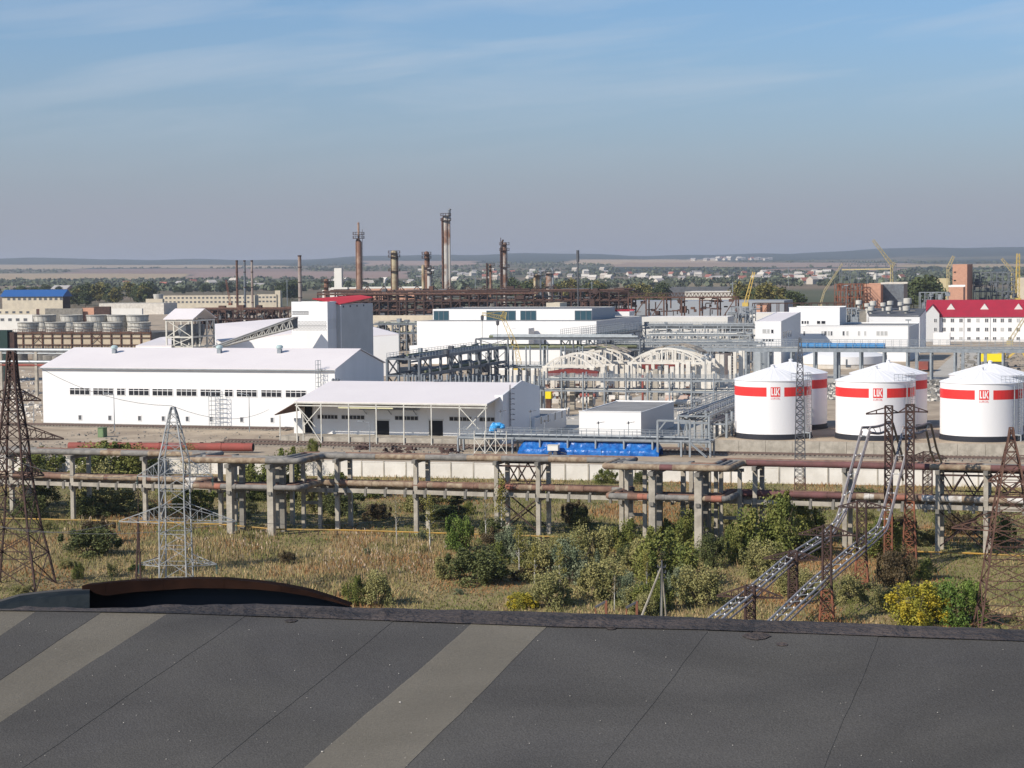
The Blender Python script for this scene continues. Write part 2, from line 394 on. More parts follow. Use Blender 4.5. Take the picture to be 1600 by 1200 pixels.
# ------------------------------------------------------------------ railway tracks
M_bal = mat('ballast', (.27, .23, .18), (.19, .16, .13), .6, .95, bump=1, bscale=4)
M_slp = mat('sleeper', (.30, .26, .21), (.16, .13, .11), .8, .9); M_rail = mat('rail_steel', (.13, .09, .075), rough=.6)
def track(P0, a0, a1, label):
    fr = Fr(P0); t = thing('railway_track', label, 'railway track', fr.p((a0+a1)/2, 0))
    m = MB(); h = .18
    m.prism([fr.p(a0, -1.9, 0), fr.p(a0, -1.3, h), fr.p(a0, 1.3, h), fr.p(a0, 1.9, 0)], fr.u*(a1-a0)); m.build('ballast_bed', M_bal, t)
    m = MB()
    k = a0
    while k < a1: m.box(fr.p(k, -1.3, h-.02), fr.u*.24, fr.v*2.6, Z*.12); k += .62
    o = m.build('sleepers', M_slp, t); o['kind'] = 'stuff'
    for s in (-.76, .76):
        m = MB(); m.box(fr.p(a0, s-.04, h+.09), fr.u*(a1-a0), fr.v*.08, Z*.16); m.build('rail', M_rail, t)
tf = G(1300, 709)
track(tf, -95, 75, 'rusty railway track closest to the white storage tanks')
track(Fr(tf).p(0, -4.6), -95, 75, 'rusty railway track running along behind the concrete wall')
track(Fr(G(250, 669)).p(0, 0), -55, 24, 'short railway track along the foot of the long white hall')
# ------------------------------------------------------------------ haze
m = MB(); m.box(Vector((-11600, -120, -1.2)), Vector((23200, 0, 0)), Vector((0, 19400, 0)), Z*152)
hm = bpy.data.materials.new('haze'); hm.use_nodes = True; t = hm.node_tree; t.nodes.clear()
ho = t.nodes.new('ShaderNodeOutputMaterial'); pv = t.nodes.new('ShaderNodeVolumePrincipled')
pv.inputs['Color'].default_value = (.78, .83, .93, 1); pv.inputs['Density'].default_value = 6.3e-5; pv.inputs['Anisotropy'].default_value = .2
t.links.new(pv.outputs[0], ho.inputs['Volume'])
hz = m.build('haze', hm); hz['kind'] = 'stuff'
# ------------------------------------------------------------------ grass and reeds
def rot_uv(n):
    a = NR.uniform(0, 2*np.pi, n); return np.stack([np.cos(a), np.sin(a), np.zeros(n)], 1)
def blades(base, h, wd, lean, col, name, m, label, cat):
    n = len(base); d = rot_uv(n); l = rot_uv(n)*lean[:, None]
    v = np.empty((n, 3, 3)); v[:, 0] = base-d*wd[:, None]; v[:, 1] = base+d*wd[:, None]; v[:, 2] = base+l; v[:, 2, 2] += h
    q = np.arange(n*3).reshape(n, 3); c = np.repeat(col, 3, 0); c[0::3] *= .75; c[1::3] *= .75
    c = np.repeat(col, 3, 0)
    o = np_mesh(name, v.reshape(-1, 3), q, m, cols=c, tri=True); o['kind'] = 'stuff'; tag(o, label, cat); return o
M_grass = mat('grass_blades', (1, 1, 1), rough=.9, spec=.1, attr=True)
def field_pts(n, y0=62):
    Y = NR.uniform(y0**.6, 157**.6, n)**(1/.6)*KS; X = NR.uniform(-.345, .345, n)*Y
    P = np.stack([X, Y, np.zeros(n)], 1)
    wv = (P[:, 0]-wf.O.x)*(-math.sin(math.radians(WDEG)))+(P[:, 1]-wf.O.y)*math.cos(math.radians(WDEG))
    return P[wv < -.2]
P = field_pts(310000); n = len(P); nz = vnoise(P[:, 0], P[:, 1]*.6, 2.6); nz2 = vnoise(P[:, 0]+50, P[:, 1]*.55, 7.); nz3 = vnoise(P[:, 0]-80, P[:, 1]*.5, 5.)
green = np.array([.13, .145, .045]); straw = np.array([.37, .27, .14]); olive = np.array([.21, .20, .08]); rus = np.array([.30, .16, .07])
wv_ = (P[:, 0]-wf.O.x)*(-math.sin(math.radians(WDEG)))+(P[:, 1]-wf.O.y)*math.cos(math.radians(WDEG))
kk = np.clip((nz*.6+nz2*.6-.38-.3*np.clip((wv_+62)/8, 0, 1)*np.clip((-8-wv_)/8, 0, 1))*3, 0, 1)[:, None]; col = green*(1-kk)+straw*kk
k2 = (NR.rand(n) < .35)[:, None]; col = np.where(k2, olive, col); k3 = (NR.rand(n) < np.clip((nz3-.55)*3, 0, .8))[:, None]; col = np.where(k3, rus, col)
col = col*NR.uniform(.85, 1.12, (n, 1))
blades(P, NR.uniform(.12, .42, n)*(0.6+nz2*.8), NR.uniform(.025, .07, n), NR.uniform(.05, .3, n), col, 'meadow_grass', M_grass, 'dry straw and green grass covering the weedy field before the works', 'grass')
# reed bed with pinkish plumes
def inreg(P, polys):
    px, py = proj_np(P); k = np.zeros(len(P), bool)
    for (a, b, c, d) in polys: k |= ((px-a)/b)**2+((py-c)/d)**2 < 1
    return k
P = field_pts(85000, 75); P = P[inreg(P, [(470, 230, 868, 30), (165, 70, 835, 16), (600, 110, 890, 24), (345, 90, 880, 34), (1170, 70, 878, 14), (930, 60, 925, 10)]) & (vnoise(P[:, 0]*1.3+20, P[:, 1], 5.) > NR.uniform(.25, .6, len(P)))]
n = len(P); h = NR.uniform(.6, 1.25, n)
col = np.where(NR.rand(n, 1) < .55, np.array([[.36, .25, .14]]), np.array([[.25, .20, .085]]))*NR.uniform(.85, 1.15, (n, 1))
blades(P, h, np.full(n, .03), NR.uniform(.05, .3, n), col, 'reed_bed', M_grass, 'tan reed bed with feathery plumes in the field at left', 'reeds')
k = NR.rand(n) < .2; T = P[k]+np.stack([np.zeros(k.sum()), np.zeros(k.sum()), h[k]*.92], 1); m_ = len(T); d = rot_uv(m_)*.06
v = np.empty((m_, 4, 3)); l = rot_uv(m_)*.08; v[:, 0] = T-np.array([0, 0, .08]); v[:, 1] = T+d*.8+[0, 0, .05]; v[:, 2] = T+l+[0, 0, .24]; v[:, 3] = T-d*.8+[0, 0, .05]
o = np_mesh('reed_plumes', v.reshape(-1, 3), np.arange(m_*4).reshape(m_, 4), M_grass, cols=np.repeat(np.array([[.50, .39, .29]])*NR.uniform(.7, 1.2, (m_, 1)), 4, 0)); o['kind'] = 'stuff'
tag(o, 'pale pinkish seed plumes standing over the reed bed', 'reeds')
# ------------------------------------------------------------------ bushes and trees
M_leaf = mat('leaves', (1, 1, 1), rough=.7, spec=.25, attr=True)
M_birch = mat('birch_bark', (.62, .60, .55), (.30, .27, .24), 3, .8); M_bark = mat('brown_bark', (.12, .09, .065), rough=.9)
def leaves(centres, rads, per, size, c1, c2, seed=0, up=.3):
    rs = np.random.RandomState(seed); vs = []; cs = []
    for c, r in zip(centres, rads):
        n = per; d = rs.normal(size=(n, 3)); d /= np.linalg.norm(d, axis=1)[:, None]
        p = np.array(c)+d*(np.array(r)*np.power(rs.rand(n, 1), .45))
        p[:, 2] = np.maximum(p[:, 2], .05)
        a = rs.normal(size=(n, 3)); a /= np.linalg.norm(a, axis=1)[:, None]; b = np.cross(a, rs.normal(size=(n, 3))); b /= np.linalg.norm(b, axis=1)[:, None]
        s = size*rs.uniform(.6, 1.3, (n, 1)); v = np.stack([p-a*s, p-b*s*.6, p+a*s, p+b*s*.6], 1)
        t = rs.rand()*.75+rs.rand(n, 1)*.25; col = (np.array(c1)*(1-t)+np.array(c2)*t)*rs.uniform(.8, 1.15, (n, 1))
        vs.append(v.reshape(-1, 3)); cs.append(np.repeat(col, 4, 0))
    return np.concatenate(vs), np.concatenate(cs)
def plant(name, label, cat, kind, w, h, c1, c2, seed, trunk=None, leaf=.085, dens=1.0, group=None, nstem=4):
    t = thing(name, label, cat, (0, 0, 0), group); rs = random.Random(seed)
    cen = []; rad = []
    if kind == 'bush':
        for k in range(int(26*dens)):
            a = rs.uniform(0, 6.28); q = rs.random()**.5*w*.42; zz_ = rs.uniform(.12, .92)
            q *= (1-.75*max(0, zz_-.35)**1.3); cen.append((math.cos(a)*q, math.sin(a)*q, zz_*h*rs.uniform(.75, 1.0))); s = rs.uniform(.08, .20)*w; rad.append((s, s, s*rs.uniform(.7, 1.7)))
        for k in range(9):
            a = rs.uniform(0, 6.28); q = rs.uniform(.15, .5)*w; cen.append((math.cos(a)*q, math.sin(a)*q, h*rs.uniform(.3, 1.08)*(1.15-q/w))); rad.append((.05*w, .05*w, .16*h))
        per = 270
    elif kind == 'airy':
        for k in range(int(18*dens)):
            a = rs.uniform(0, 6.28); z = rs.uniform(.3, 1); q = rs.uniform(.05, .5)*w*(1.15-z); cen.append((math.cos(a)*q, math.sin(a)*q, z*h)); s = rs.uniform(.12, .25)*w; rad.append((s, s, s*1.3))
        per = 60
    elif kind == 'spruce':
        for k in range(int(36*dens)):
            z = rs.uniform(.05, 1); a = rs.uniform(0, 6.28); q = (1-z)*w*.42*rs.uniform(.5, 1.05); cen.append((math.cos(a)*q, math.sin(a)*q, z*h)); s = .07*w+.14*w*(1-z); rad.append((s, s, s*.5))
        per = 80
    else:
        for k in range(int(20*dens)):
            a = rs.uniform(0, 6.28); z = rs.uniform(.3, .95); q = rs.uniform(0, .36)*w*(1.25-abs(z-.55)*1.6); cen.append((math.cos(a)*q, math.sin(a)*q, z*h)); s = rs.uniform(.14, .24)*w; rad.append((s, s, s*.8))
        per = 60
    v, c = leaves(cen, rad, per, leaf, c1, c2, seed)
    np_mesh('crown', v, np.arange(len(v)).reshape(-1, 4), M_leaf, t, c)
    m = MB(); tm = trunk or M_bark
    if kind in ('airy', 'spruce', 'tree'):
        x, y = rs.uniform(-.05, .05)*w, rs.uniform(-.05, .05)*w
        m.tube([(0, 0, -.1), (x, y, h*.5), (x*2, y*1.6, h*.95)], [h*.011+.03, h*.008+.015, .012], 6)
        for k in range(7):
            z = rs.uniform(.3, .85)*h; a = rs.uniform(0, 6.28); L = w*.3
            m.tube([(x*z/h*2, y*z/h*2, z), (math.cos(a)*L, math.sin(a)*L, z+L*.9)], [.03, .008], 4)
    else:
        for k in range(nstem+3):
            a = rs.uniform(0, 6.28); L = w*rs.uniform(.1, .4); m.tube([(math.cos(a)*.1, math.sin(a)*.1, -.1), (math.cos(a)*L, math.sin(a)*L, h*rs.uniform(.6, .98))], [.05, .012], 4)
    m.build('trunk' if kind != 'bush' else 'stem', tm, t)
    return t
g1, g2 = (.105, .135, .030), (.235, .225, .060)
o1, o2 = (.155, .16, .055), (.34, .30, .12)
d1, d2 = (.055, .072, .025), (.15, .16, .055)
y1, y2 = (.18, .19, .03), (.52, .39, .03)
b1, b2 = (.075, .055, .03), (.15, .11, .055)
protos = {
 'green': plant('green_bush', 'x', 'bush', 'bush', 4, 3, g1, g2, 1), 'olive': plant('olive_bush', 'x', 'bush', 'bush', 4, 3, o1, o2, 2),
 'dark': plant('dark_bush', 'x', 'bush', 'bush', 4, 3, d1, d2, 3), 'yellow': plant('yellow_bush', 'x', 'bush', 'bush', 4, 3, y1, y2, 4, leaf=.085),
 'bright': plant('bright_green_bush', 'x', 'bush', 'bush', 4, 3, (.085, .145, .025), (.175, .225, .05), 5), 'brown': plant('withered_bush', 'x', 'bush', 'bush', 4, 3, b1, b2, 6),
 'grey': plant('willow_bush', 'x', 'bush', 'bush', 4, 3, (.10, .13, .07), (.26, .28, .17), 7, leaf=.07),
 'birch': plant('birch_sapling', 'x', 'tree', 'airy', 2.2, 6, (.16, .15, .04), (.30, .26, .06), 8, M_birch), 'bare': plant('bare_birch', 'x', 'tree', 'airy', 2.0, 6, (.17, .14, .07), (.26, .22, .12), 9, M_birch, dens=.35),
 'spruce': plant('young_spruce', 'x', 'tree', 'spruce', 3, 4.6, d1, (.05, .075, .03), 10), 'tree': plant('leafy_tree', 'x', 'tree', 'tree', 5, 6, g1, g2, 12),
}
used = {}
PH = {'green': 'green leafy bush', 'olive': 'olive green bush', 'dark': 'dark green bush', 'yellow': 'bright yellow autumn bush', 'bright': 'bright fresh green bush', 'brown': 'dark withered brown bush',
      'grey': 'silvery grey-green willow bush', 'birch': 'thin yellowing birch with white trunk', 'bare': 'nearly bare birch with white trunk', 'spruce': 'small dark spruce', 'tree': 'leafy green young tree'}
def put(k, px, py, wpx, hpx, where, z=0):
    """plant whose foot stands at pixel px, py, with its width and height as seen there"""
    P = G(px, py); d = (P-CP).dot(fwd); w = wpx/F*d; h = hpx/F*d; src = protos[k]
    bw, bh = {'birch': (2.2, 6), 'bare': (2.0, 6), 'spruce': (3, 4.6), 'tree': (5, 6)}.get(k, (4, 3))
    sc = (w/bw, w/bw, h/bh)
    lab = PH[k]+' '+where
    if k not in used:
        used[k] = 1; src.location = P; src.scale = sc; src['label'] = lab; return src
    return dup(src, P, R.uniform(0, 6.28), lab, sc)
for a in [
 ('yellow', 1428, 976, 105, 66, 'just beyond the roof edge, beside the bright green bush'), ('bright', 1497, 976, 92, 74, 'just beyond the roof edge, right of the yellow bush'),
 ('bright', 1465, 950, 60, 40, 'tucked behind the yellow bush'),
 ('green', 1203, 876, 118, 100, 'big and tall beside the lattice mast'), ('green', 1262, 850, 60, 66, 'at the foot of the lattice mast'), ('olive', 1195, 905, 76, 60, 'below the tall bush at the lattice mast'),
 ('green', 1045, 915, 120, 84, 'in the thicket behind the wooden tripod pole'), ('olive', 1095, 945, 90, 60, 'just right of the wooden tripod pole'), ('green', 975, 860, 60, 46, 'below the second pipe loop'),
 ('grey', 893, 912, 90, 68, 'in the middle of the thicket'), ('olive', 942, 935, 90, 62, 'left of the wooden tripod pole'), ('dark', 910, 830, 44, 36, 'in the shade under the pipe trestle'),
 ('brown', 897, 822, 46, 40, 'under the pipe trestle near the cross braces'), ('dark', 745, 912, 110, 56, 'low and broad before the birches'), ('bright', 716, 860, 48, 56, 'right beside the small dark spruce'),
 ('spruce', 714, 826, 60, 62, 'under the pipe trestle'), ('grey', 800, 880, 70, 56, 'at the foot of the cross-braced posts'), ('olive', 838, 905, 80, 60, 'between the two white birches'),
 ('olive', 590, 946, 64, 54, 'at the roof edge, right of the rusty coping'), ('green', 552, 946, 40, 44, 'at the roof edge where the rusty coping ends'), ('yellow', 812, 950, 60, 24, 'low at the roof edge'),
 ('dark', 140, 868, 100, 44, 'low in the reeds near the rusty pylon'), ('olive', 145, 790, 80, 66, 'behind the left end of the trestle'), ('dark', 60, 790, 70, 60, 'behind the rusty pylon'),
 ('green', 62, 738, 80, 36, 'hiding the left end of the wall'), ('green', 160, 745, 130, 50, 'against the wall at left'), ('green', 215, 743, 90, 48, 'against the wall left of the silver pylon'), ('tree', 290, 742, 70, 52, 'between wall and silver pylon'),
 ('green', 440, 765, 80, 62, 'inside the left pipe loop'), ('tree', 470, 745, 60, 48, 'behind the left pipe loop'), ('green', 400, 780, 70, 56, 'between the tall posts of the left loop'), ('olive', 490, 800, 60, 52, 'right of the left pipe loop'),
 ('green', 300, 800, 80, 40, 'under the lower pipe left of the loop'), ('olive', 180, 800, 100, 44, 'under the lower pipe at left'), ('green', 490, 710, 24, 24, 'growing beside the loading platform'), ('green', 567, 740, 22, 18, 'at the wall between two trestle posts'),
 ('green', 665, 742, 26, 22, 'at the wall right of a trestle post'), ('green', 945, 755, 44, 22, 'at the wall left of the second pipe loop'), ('dark', 1000, 757, 36, 20, 'at the wall behind the second pipe loop'),
 ('brown', 152, 850, 60, 40, 'among the reeds left'), ('brown', 590, 812, 50, 26, 'in the shade of the pipes'), ('olive', 1000, 900, 70, 60, 'in the thicket left of the tripod pole'),
 ('green', 1375, 870, 80, 60, 'behind the orange-footed pylon'), ('brown', 1400, 925, 70, 70, 'beside the twin tube lines'), ('olive', 1330, 940, 60, 40, 'below the twin tube lines'), ('olive', 1130, 830, 40, 40, 'behind the second pipe loop posts'),
 ('green', 1560, 850, 60, 40, 'behind the right rusty pylon'), ('brown', 1500, 835, 60, 34, 'under the trestle at right'), ('olive', 1240, 930, 70, 40, 'between the two tube lines'), ('green', 1075, 860, 70, 60, 'behind the tall loop post'),
 ('dark', 770, 850, 60, 40, 'in the shade left of the cross braces'), ('olive', 660, 800, 60, 40, 'beneath the lower pipe'), ('green', 122, 905, 22, 26, 'small and lone beyond the coping'), ('olive', 176, 900, 20, 22, 'small and lone left of the thin pole'),
 ('olive', 860, 948, 80, 56, 'in the thicket near the roof edge, middle'), ('green', 1020, 955, 70, 50, 'at the foot of the wooden tripod pole'), ('olive', 925, 880, 80, 60, 'upper part of the thicket'), ('grey', 1060, 935, 60, 50, 'right behind the tripod pole'), ('green', 1150, 880, 60, 56, 'left of the big tall bush'), ('olive', 700, 905, 50, 36, 'left edge of the thicket'), ('green', 770, 900, 60, 50, 'beneath the tallest birch'), ('green', 1440, 905, 50, 30, 'low beyond the yellow bush'), ('olive', 1385, 955, 60, 40, 'left of the yellow bush'),
 ('birch', 672, 862, 30, 88, 'in front of the trestle right of the middle post'), ('birch', 784, 842, 34, 100, 'at the cross-braced posts'), ('birch', 812, 905, 34, 84, 'highest in the thicket'), ('birch', 835, 915, 26, 66, 'low in the thicket'),
 ('bare', 620, 850, 20, 80, 'leaning in front of the trestle'), ('bare', 760, 860, 20, 86, 'left of the cross-braced posts'), ('birch', 875, 925, 26, 74, 'left of the willow bush'), ('bare', 960, 955, 20, 60, 'left of the rusty ladder tops'),
 ('bare', 458, 812, 12, 50, 'inside the left pipe loop'), ('birch', 1010, 930, 30, 70, 'beside the rusty ladder tops'), ('tree', 1330, 985, 40, 50, 'at the roof edge below the tube lines')]:
    put(*a)
for k in range(14):
    kd = R.choice(['green', 'olive', 'olive', 'grey', 'brown', 'dark']); o = put(kd, R.uniform(690, 1135), R.uniform(835, 965), R.uniform(40, 76), R.uniform(26, 50), 'x'); o['label'] = PH[kd]+' in the dense scrub in the middle of the field'; o['group'] = 'bushes of the dense scrub in the middle of the field'
for k in range(15):
    kd = R.choice(['green', 'olive', 'dark', 'dark', 'green']); o = put(kd, R.uniform(40, 700), R.uniform(768, 812), R.uniform(50, 95), R.uniform(20, 38), 'x'); o['label'] = 'low '+PH[kd]+' in the shady strip under the pipes'; o['group'] = 'bushes in the shady strip under the pipes'
for k in range(12):
    kd = R.choice(['green', 'olive', 'dark', 'brown', 'olive']); o = put(kd, R.uniform(1140, 1610), R.uniform(788, 870), R.uniform(40, 85), R.uniform(22, 40), 'x'); o['label'] = 'low '+PH[kd]+' by the pipes at right'; o['group'] = 'bushes under the pipes at right'
for k in range(46):     # low weeds and seedlings here and there in the field
    kd = R.choice(['green', 'olive', 'olive', 'grey', 'brown']); o = put(kd, R.uniform(-20, 1620), R.uniform(790, 985), R.uniform(14, 34), R.uniform(9, 20), 'small in the open field'); o['group'] = 'small bushes scattered over the field'; o['label'] = 'small low '+PH[kd]+' alone in the open field'
for c in list(COL.objects):
    if c.get('group') == 'small bushes scattered over the field': c['category'] = 'shrub'
# ------------------------------------------------------------------ trees of the middle distance and far woods
fars = [plant('broad_tree', 'x', 'tree', 'tree', 9, 10, (.045, .065, .025), (.10, .115, .04), 21, leaf=.5, dens=1.4), plant('yellowing_tree', 'x', 'tree', 'tree', 8, 10, (.10, .10, .03), (.20, .17, .05), 22, leaf=.5, dens=1.2),
        plant('dark_tree', 'x', 'tree', 'tree', 9, 10, (.03, .045, .02), (.06, .075, .03), 23, leaf=.5, dens=1.4)]
fu = [0, 0, 0]
def far_tree(k, px, Y, s, lab, grp):
    P = GY(px, Y, 0); P.z = float(terr(P.x, P.y))-.3
    if not fu[k]:
        fu[k] = 1; o = fars[k]; o.location = P; o.scale = (s, s, s*.9); o['label'] = lab
    else: o = dup(fars[k], P, R.uniform(0, 6), lab, (s*R.uniform(.85, 1.2), s, s*R.uniform(.75, 1.05)))
    o['group'] = grp
def belt(px0, px1, Y0, Y1, n, s, ks, lab, grp):
    for i in range(n): far_tree(R.choice(ks), R.uniform(px0, px1), R.uniform(Y0, Y1), s*R.uniform(.75, 1.25), lab, grp)
belt(112, 238, 900, 1150, 20, 1.55, [0, 0, 1], 'broad tree in the row right of the blue-roofed building', 'trees right of the blue-roofed building')
belt(15, 110, 1150, 1300, 9, 1.3, [2, 0], 'dark tree behind the blue-roofed building', 'trees behind the blue-roofed building')
belt(235, 370, 1300, 1700, 12, 1.2, [2, 0], 'tree beyond the long cream building', 'trees beyond the long cream building')
belt(795, 945, 900, 1050, 20, 1.7, [0, 0, 1], 'tree behind the rusty process frame and the two silos', 'trees behind the rusty process frame')
belt(985, 1045, 800, 900, 10, 1.35, [1, 2], 'autumn tree beyond the end of the rusty frame', 'trees at the end of the rusty frame')
belt(1150, 1243, 660, 760, 22, 1.45, [0, 1, 0], 'tree in the clump by the yellow crane boom', 'trees by the yellow crane boom')
belt(1415, 1468, 700, 800, 14, 1.65, [2, 0], 'dense tree left of the tall brick tower', 'trees left of the brick tower')
belt(1570, 1640, 900, 1000, 6, 1.2, [2], 'dark tree behind the cranes at right', 'trees behind the cranes at right')
belt(430, 640, 1500, 2100, 14, 1.2, [2, 0], 'tree on the plain behind the refinery columns', 'trees on the plain behind the columns')
belt(438, 462, 1000, 1100, 7, 1.6, [2, 0], 'dark tree beside the cream office block', 'trees beside the cream office block')
# far woods: many crowns that read as one mass
n = 15000; px = NR.uniform(-250, 1850, n); Y = KS*1500*np.power(6200/1500, NR.rand(n)**.8)
a_, b_ = iR.x*F-(px-800)*fwd.x, (iR.y*F-(px-800)*fwd.y)*Y+(iR.z*F-(px-800)*fwd.z)*(-H); X = -b_/a_
row = np.abs(np.sin(Y/160.+X/900.)); keep = ((vnoise(X/2.2, Y, 150.) > .46) & (row < .55)) | (vnoise(X/1.5+4000, Y, 300.) > .60); X = X[keep]; Y = Y[keep]
zt = terr(X, Y); ppx, ppy = proj_np(np.stack([X, Y, zt], 1)); bad = np.zeros(len(X), bool)
for (a, b, t, u, c) in STR[:11]: bad |= (ppx > a) & (ppx < b) & (ppy > t) & (ppy < u)
X, Y, zt = X[~bad], Y[~bad], zt[~bad]; n = len(X); hh = NR.uniform(4, 9, n); ww = hh*NR.uniform(1.2, 2.6, n)
vs = []; cs = []; per = 12
cen = np.repeat(np.stack([X, Y, zt+hh*.5], 1), per, 0); d = NR.normal(size=(n*per, 3)); d /= np.linalg.norm(d, axis=1)[:, None]
p = cen+d*np.repeat(np.stack([ww*.5, ww*.5, hh*.45], 1), per, 0)*NR.uniform(.5, 1, (n*per, 1)); a = NR.normal(size=(n*per, 3)); a /= np.linalg.norm(a, axis=1)[:, None]; b = np.cross(a, d); s = np.repeat(ww, per)[:, None]*.24
v = np.stack([p-a*s, p-b*s, p+a*s, p+b*s], 1).reshape(-1, 3); c = np.repeat(np.array([[.080, .092, .055]])*NR.uniform(.7, 1.7, (n, 1)), per*4, 0)
o = np_mesh('far_woods', v, np.arange(len(v)).reshape(-1, 4), M_leaf, cols=c); o['kind'] = 'stuff'; tag(o, 'blue-green hedgerows and woods scattered over the far plain and hillsides', 'woods')
# ------------------------------------------------------------------ the roof we look across
RN = ray(1868, 5).cross(ray(-9800, 500)).normalized()
RP0 = CP + ray(1100, 984)*17.0*KS
def onroof(px, py, lift=0.0):
    d = ray(px, py); t = (RP0-CP).dot(RN)/d.dot(RN); return CP+d*t+RN*(lift if RN.z > 0 else -lift)
def yband(x): return float(np.interp(x, [-300, 24, 160, 264, 560, 860, 1100, 1600, 2000], [950, 953, 955, 957, 967, 978, 983, 1001, 1016]))
def ysil(x): return float(np.interp(x, [-300, 135, 264, 400, 560, 860, 1100, 1600, 2000], [949, 952, 946, 943, 949, 956.5, 965, 984, 999]))
M_felt = mat('dark_roofing_felt', (.066, .0635, .063), (.083, .079, .073), .35, 1.0, bump=.25, bscale=40, spec=.1, lo=.3, hi=.75)
M_feltl = mat('light_roofing_felt', (.165, .147, .117), (.188, .168, .134), .9, 1.0, bump=.55, bscale=160, lo=.3, hi=.75)
M_feltb = mat('worn_felt_edge', (.080, .062, .054), (.020, .018, .018), .7, .8, bump=1, bscale=9, stretch=(.35, 1.3, 1))
for mm, amt in ((M_felt, .19), (M_feltl, .12)):      # mineral granules of the felt
    t = mm.node_tree; b = t.nodes['Principled BSDF']; src = b.inputs['Base Color'].links[0].from_socket
    g = t.nodes.new('ShaderNodeNewGeometry'); n = t.nodes.new('ShaderNodeTexNoise'); n.inputs['Scale'].default_value = 34; n.inputs['Detail'].default_value = 3
    t.links.new(g.outputs['Position'], n.inputs['Vector']); mr = t.nodes.new('ShaderNodeMapRange'); mr.inputs['From Min'].default_value = .3; mr.inputs['From Max'].default_value = .7
    mr.inputs['To Min'].default_value = 1-amt; mr.inputs['To Max'].default_value = 1+amt; t.links.new(n.outputs[0], mr.inputs['Value'])
    mx = t.nodes.new('ShaderNodeMix'); mx.data_type = 'RGBA'; mx.blend_type = 'MULTIPLY'; mx.inputs['Factor'].default_value = 1
    n2 = t.nodes.new('ShaderNodeTexNoise'); n2.inputs['Scale'].default_value = .22; n2.inputs['Detail'].default_value = 5; n2.inputs['Distortion'].default_value = 1.2; t.links.new(g.outputs['Position'], n2.inputs['Vector'])
    m2 = t.nodes.new('ShaderNodeMapRange'); m2.inputs['From Min'].default_value = .35; m2.inputs['From Max'].default_value = .68; m2.inputs['To Min'].default_value = .86; m2.inputs['To Max'].default_value = 1.14; t.links.new(n2.outputs[0], m2.inputs['Value'])
    mm_ = t.nodes.new('ShaderNodeMath'); mm_.operation = 'MULTIPLY'; t.links.new(mr.outputs[0], mm_.inputs[0]); t.links.new(m2.outputs[0], mm_.inputs[1])
    t.links.new(src, mx.inputs['A']); t.links.new(mm_.outputs[0], mx.inputs['B']); t.links.new(mx.outputs['Result'], b.inputs['Base Color'])
roof = thing('felt_roof', 'dark grey felt roof with paler strips in the foreground under the camera', 'roof', RP0)
LN = [(-430, -1010), (-320, -810), (-215, -620), (-110, -500), (-30, -400), (60, -312), (156, -213), (264, -110), (380, 28), (486, 176), (612, 324), (740, 475), (850, 626), (974, 777), (1103, 934), (1232, 1102), (1368, 1279), (1500, 1450), (1630, 1615), (1770, 1790), (1920, 1980)]
light = {4, 6, 11}
rup = RN if RN.z > 0 else -RN
for k in range(len(LN)-1):
    (t0, b0), (t1, b1) = LN[k], LN[k+1]
    lift = .0025+.0045*(k % 2)
    pts = []
    N = 14
    m = MB()
    L = []; Rr = []
    for i in range(N+1):
        s = i/N
        def pt(t, b, ov):
            A = onroof(t, yband(t)); B = onroof(b, 1200); B = A+(B-A)*1.35; q = A+(B-A)*s
            wob = .010*math.sin(s*11+t*.1)+.005*math.sin(s*37+t)
            e = (onroof(t1, yband(t1))-onroof(t0, yband(t0))).normalized(); return q+e*(wob+ov)+rup*lift
        L.append(pt(t0, b0, 0)); Rr.append(pt(t1, b1, .06))
    for i in range(N):
        j = len(m.v); m.v += [L[i], Rr[i], Rr[i+1], L[i+1]]; m.f.append((j, j+1, j+2, j+3))
        j = len(m.v); m.v += [Rr[i], Rr[i]-rup*.007, Rr[i+1]-rup*.007, Rr[i+1]]; m.f.append((j, j+1, j+2, j+3))
    m.build('felt_strip', M_feltl if k in light else M_felt, roof)
# ridge band of worn felt and the wall falling away behind it
m = MB(); xs = list(range(-460, 1960, 20)); fl = Vector((fwd.x, fwd.y, 0)).normalized()
A = [onroof(x, yband(x)+3, .022) for x in xs]; B = []
for i, x in enumerate(xs):
    dp = (A[i]-CP).dot(fwd)+.85*KS; d = ray(x, ysil(x)+R.uniform(-.8, .8)); B.append(CP+d*dp)
C = [(a+b)/2+Z*(.04+R.uniform(-.04, .04)) for a, b in zip(A, B)]
for i in range(len(xs)-1):
    for (p, q) in ((A, C), (C, B)):
        j = len(m.v); m.v += [p[i], p[i+1], q[i+1], q[i]]; m.f.append((j, j+1, j+2, j+3))
m.build('ridge_band', M_feltb, roof, smooth=True)
m = MB()
for i in range(len(xs)-1):
    j = len(m.v); m.v += [B[i], B[i+1], B[i+1]-Z*22+fl*.1, B[i]-Z*22+fl*.1]; m.f.append((j, j+1, j+2, j+3))
m.build('wall', M_concd, roof)
m = MB()
for i in range(120):
    x = R.uniform(0, 1600); y = R.uniform(yband(x)+4, 1200); q = onroof(x, y, .02); s = R.choice([.003, .004, .005, .011 if i % 9 == 0 else .004]); m.cbox(q, s*2, s*1.6, s)
o = m.build('gravel_bits', M_concl, roof); o['kind'] = 'stuff'
m = MB()
for (x, y, s) in [(1182, 995, .2), (1222, 1008, .09), (955, 983, .08), (455, 971, .10)]:
    q = onroof(x, y, .016); e = (onroof(x+10, y)-onroof(x, y)).normalized(); f = RN.cross(e); m.poly([q+e*(s*math.cos(a)*R.uniform(.8, 1.1))+f*(s*.9*math.sin(a)) for a in [k*.785 for k in range(8)]][::(1 if RN.z > 0 else 1)])
m.build('patch', M_feltb, roof)
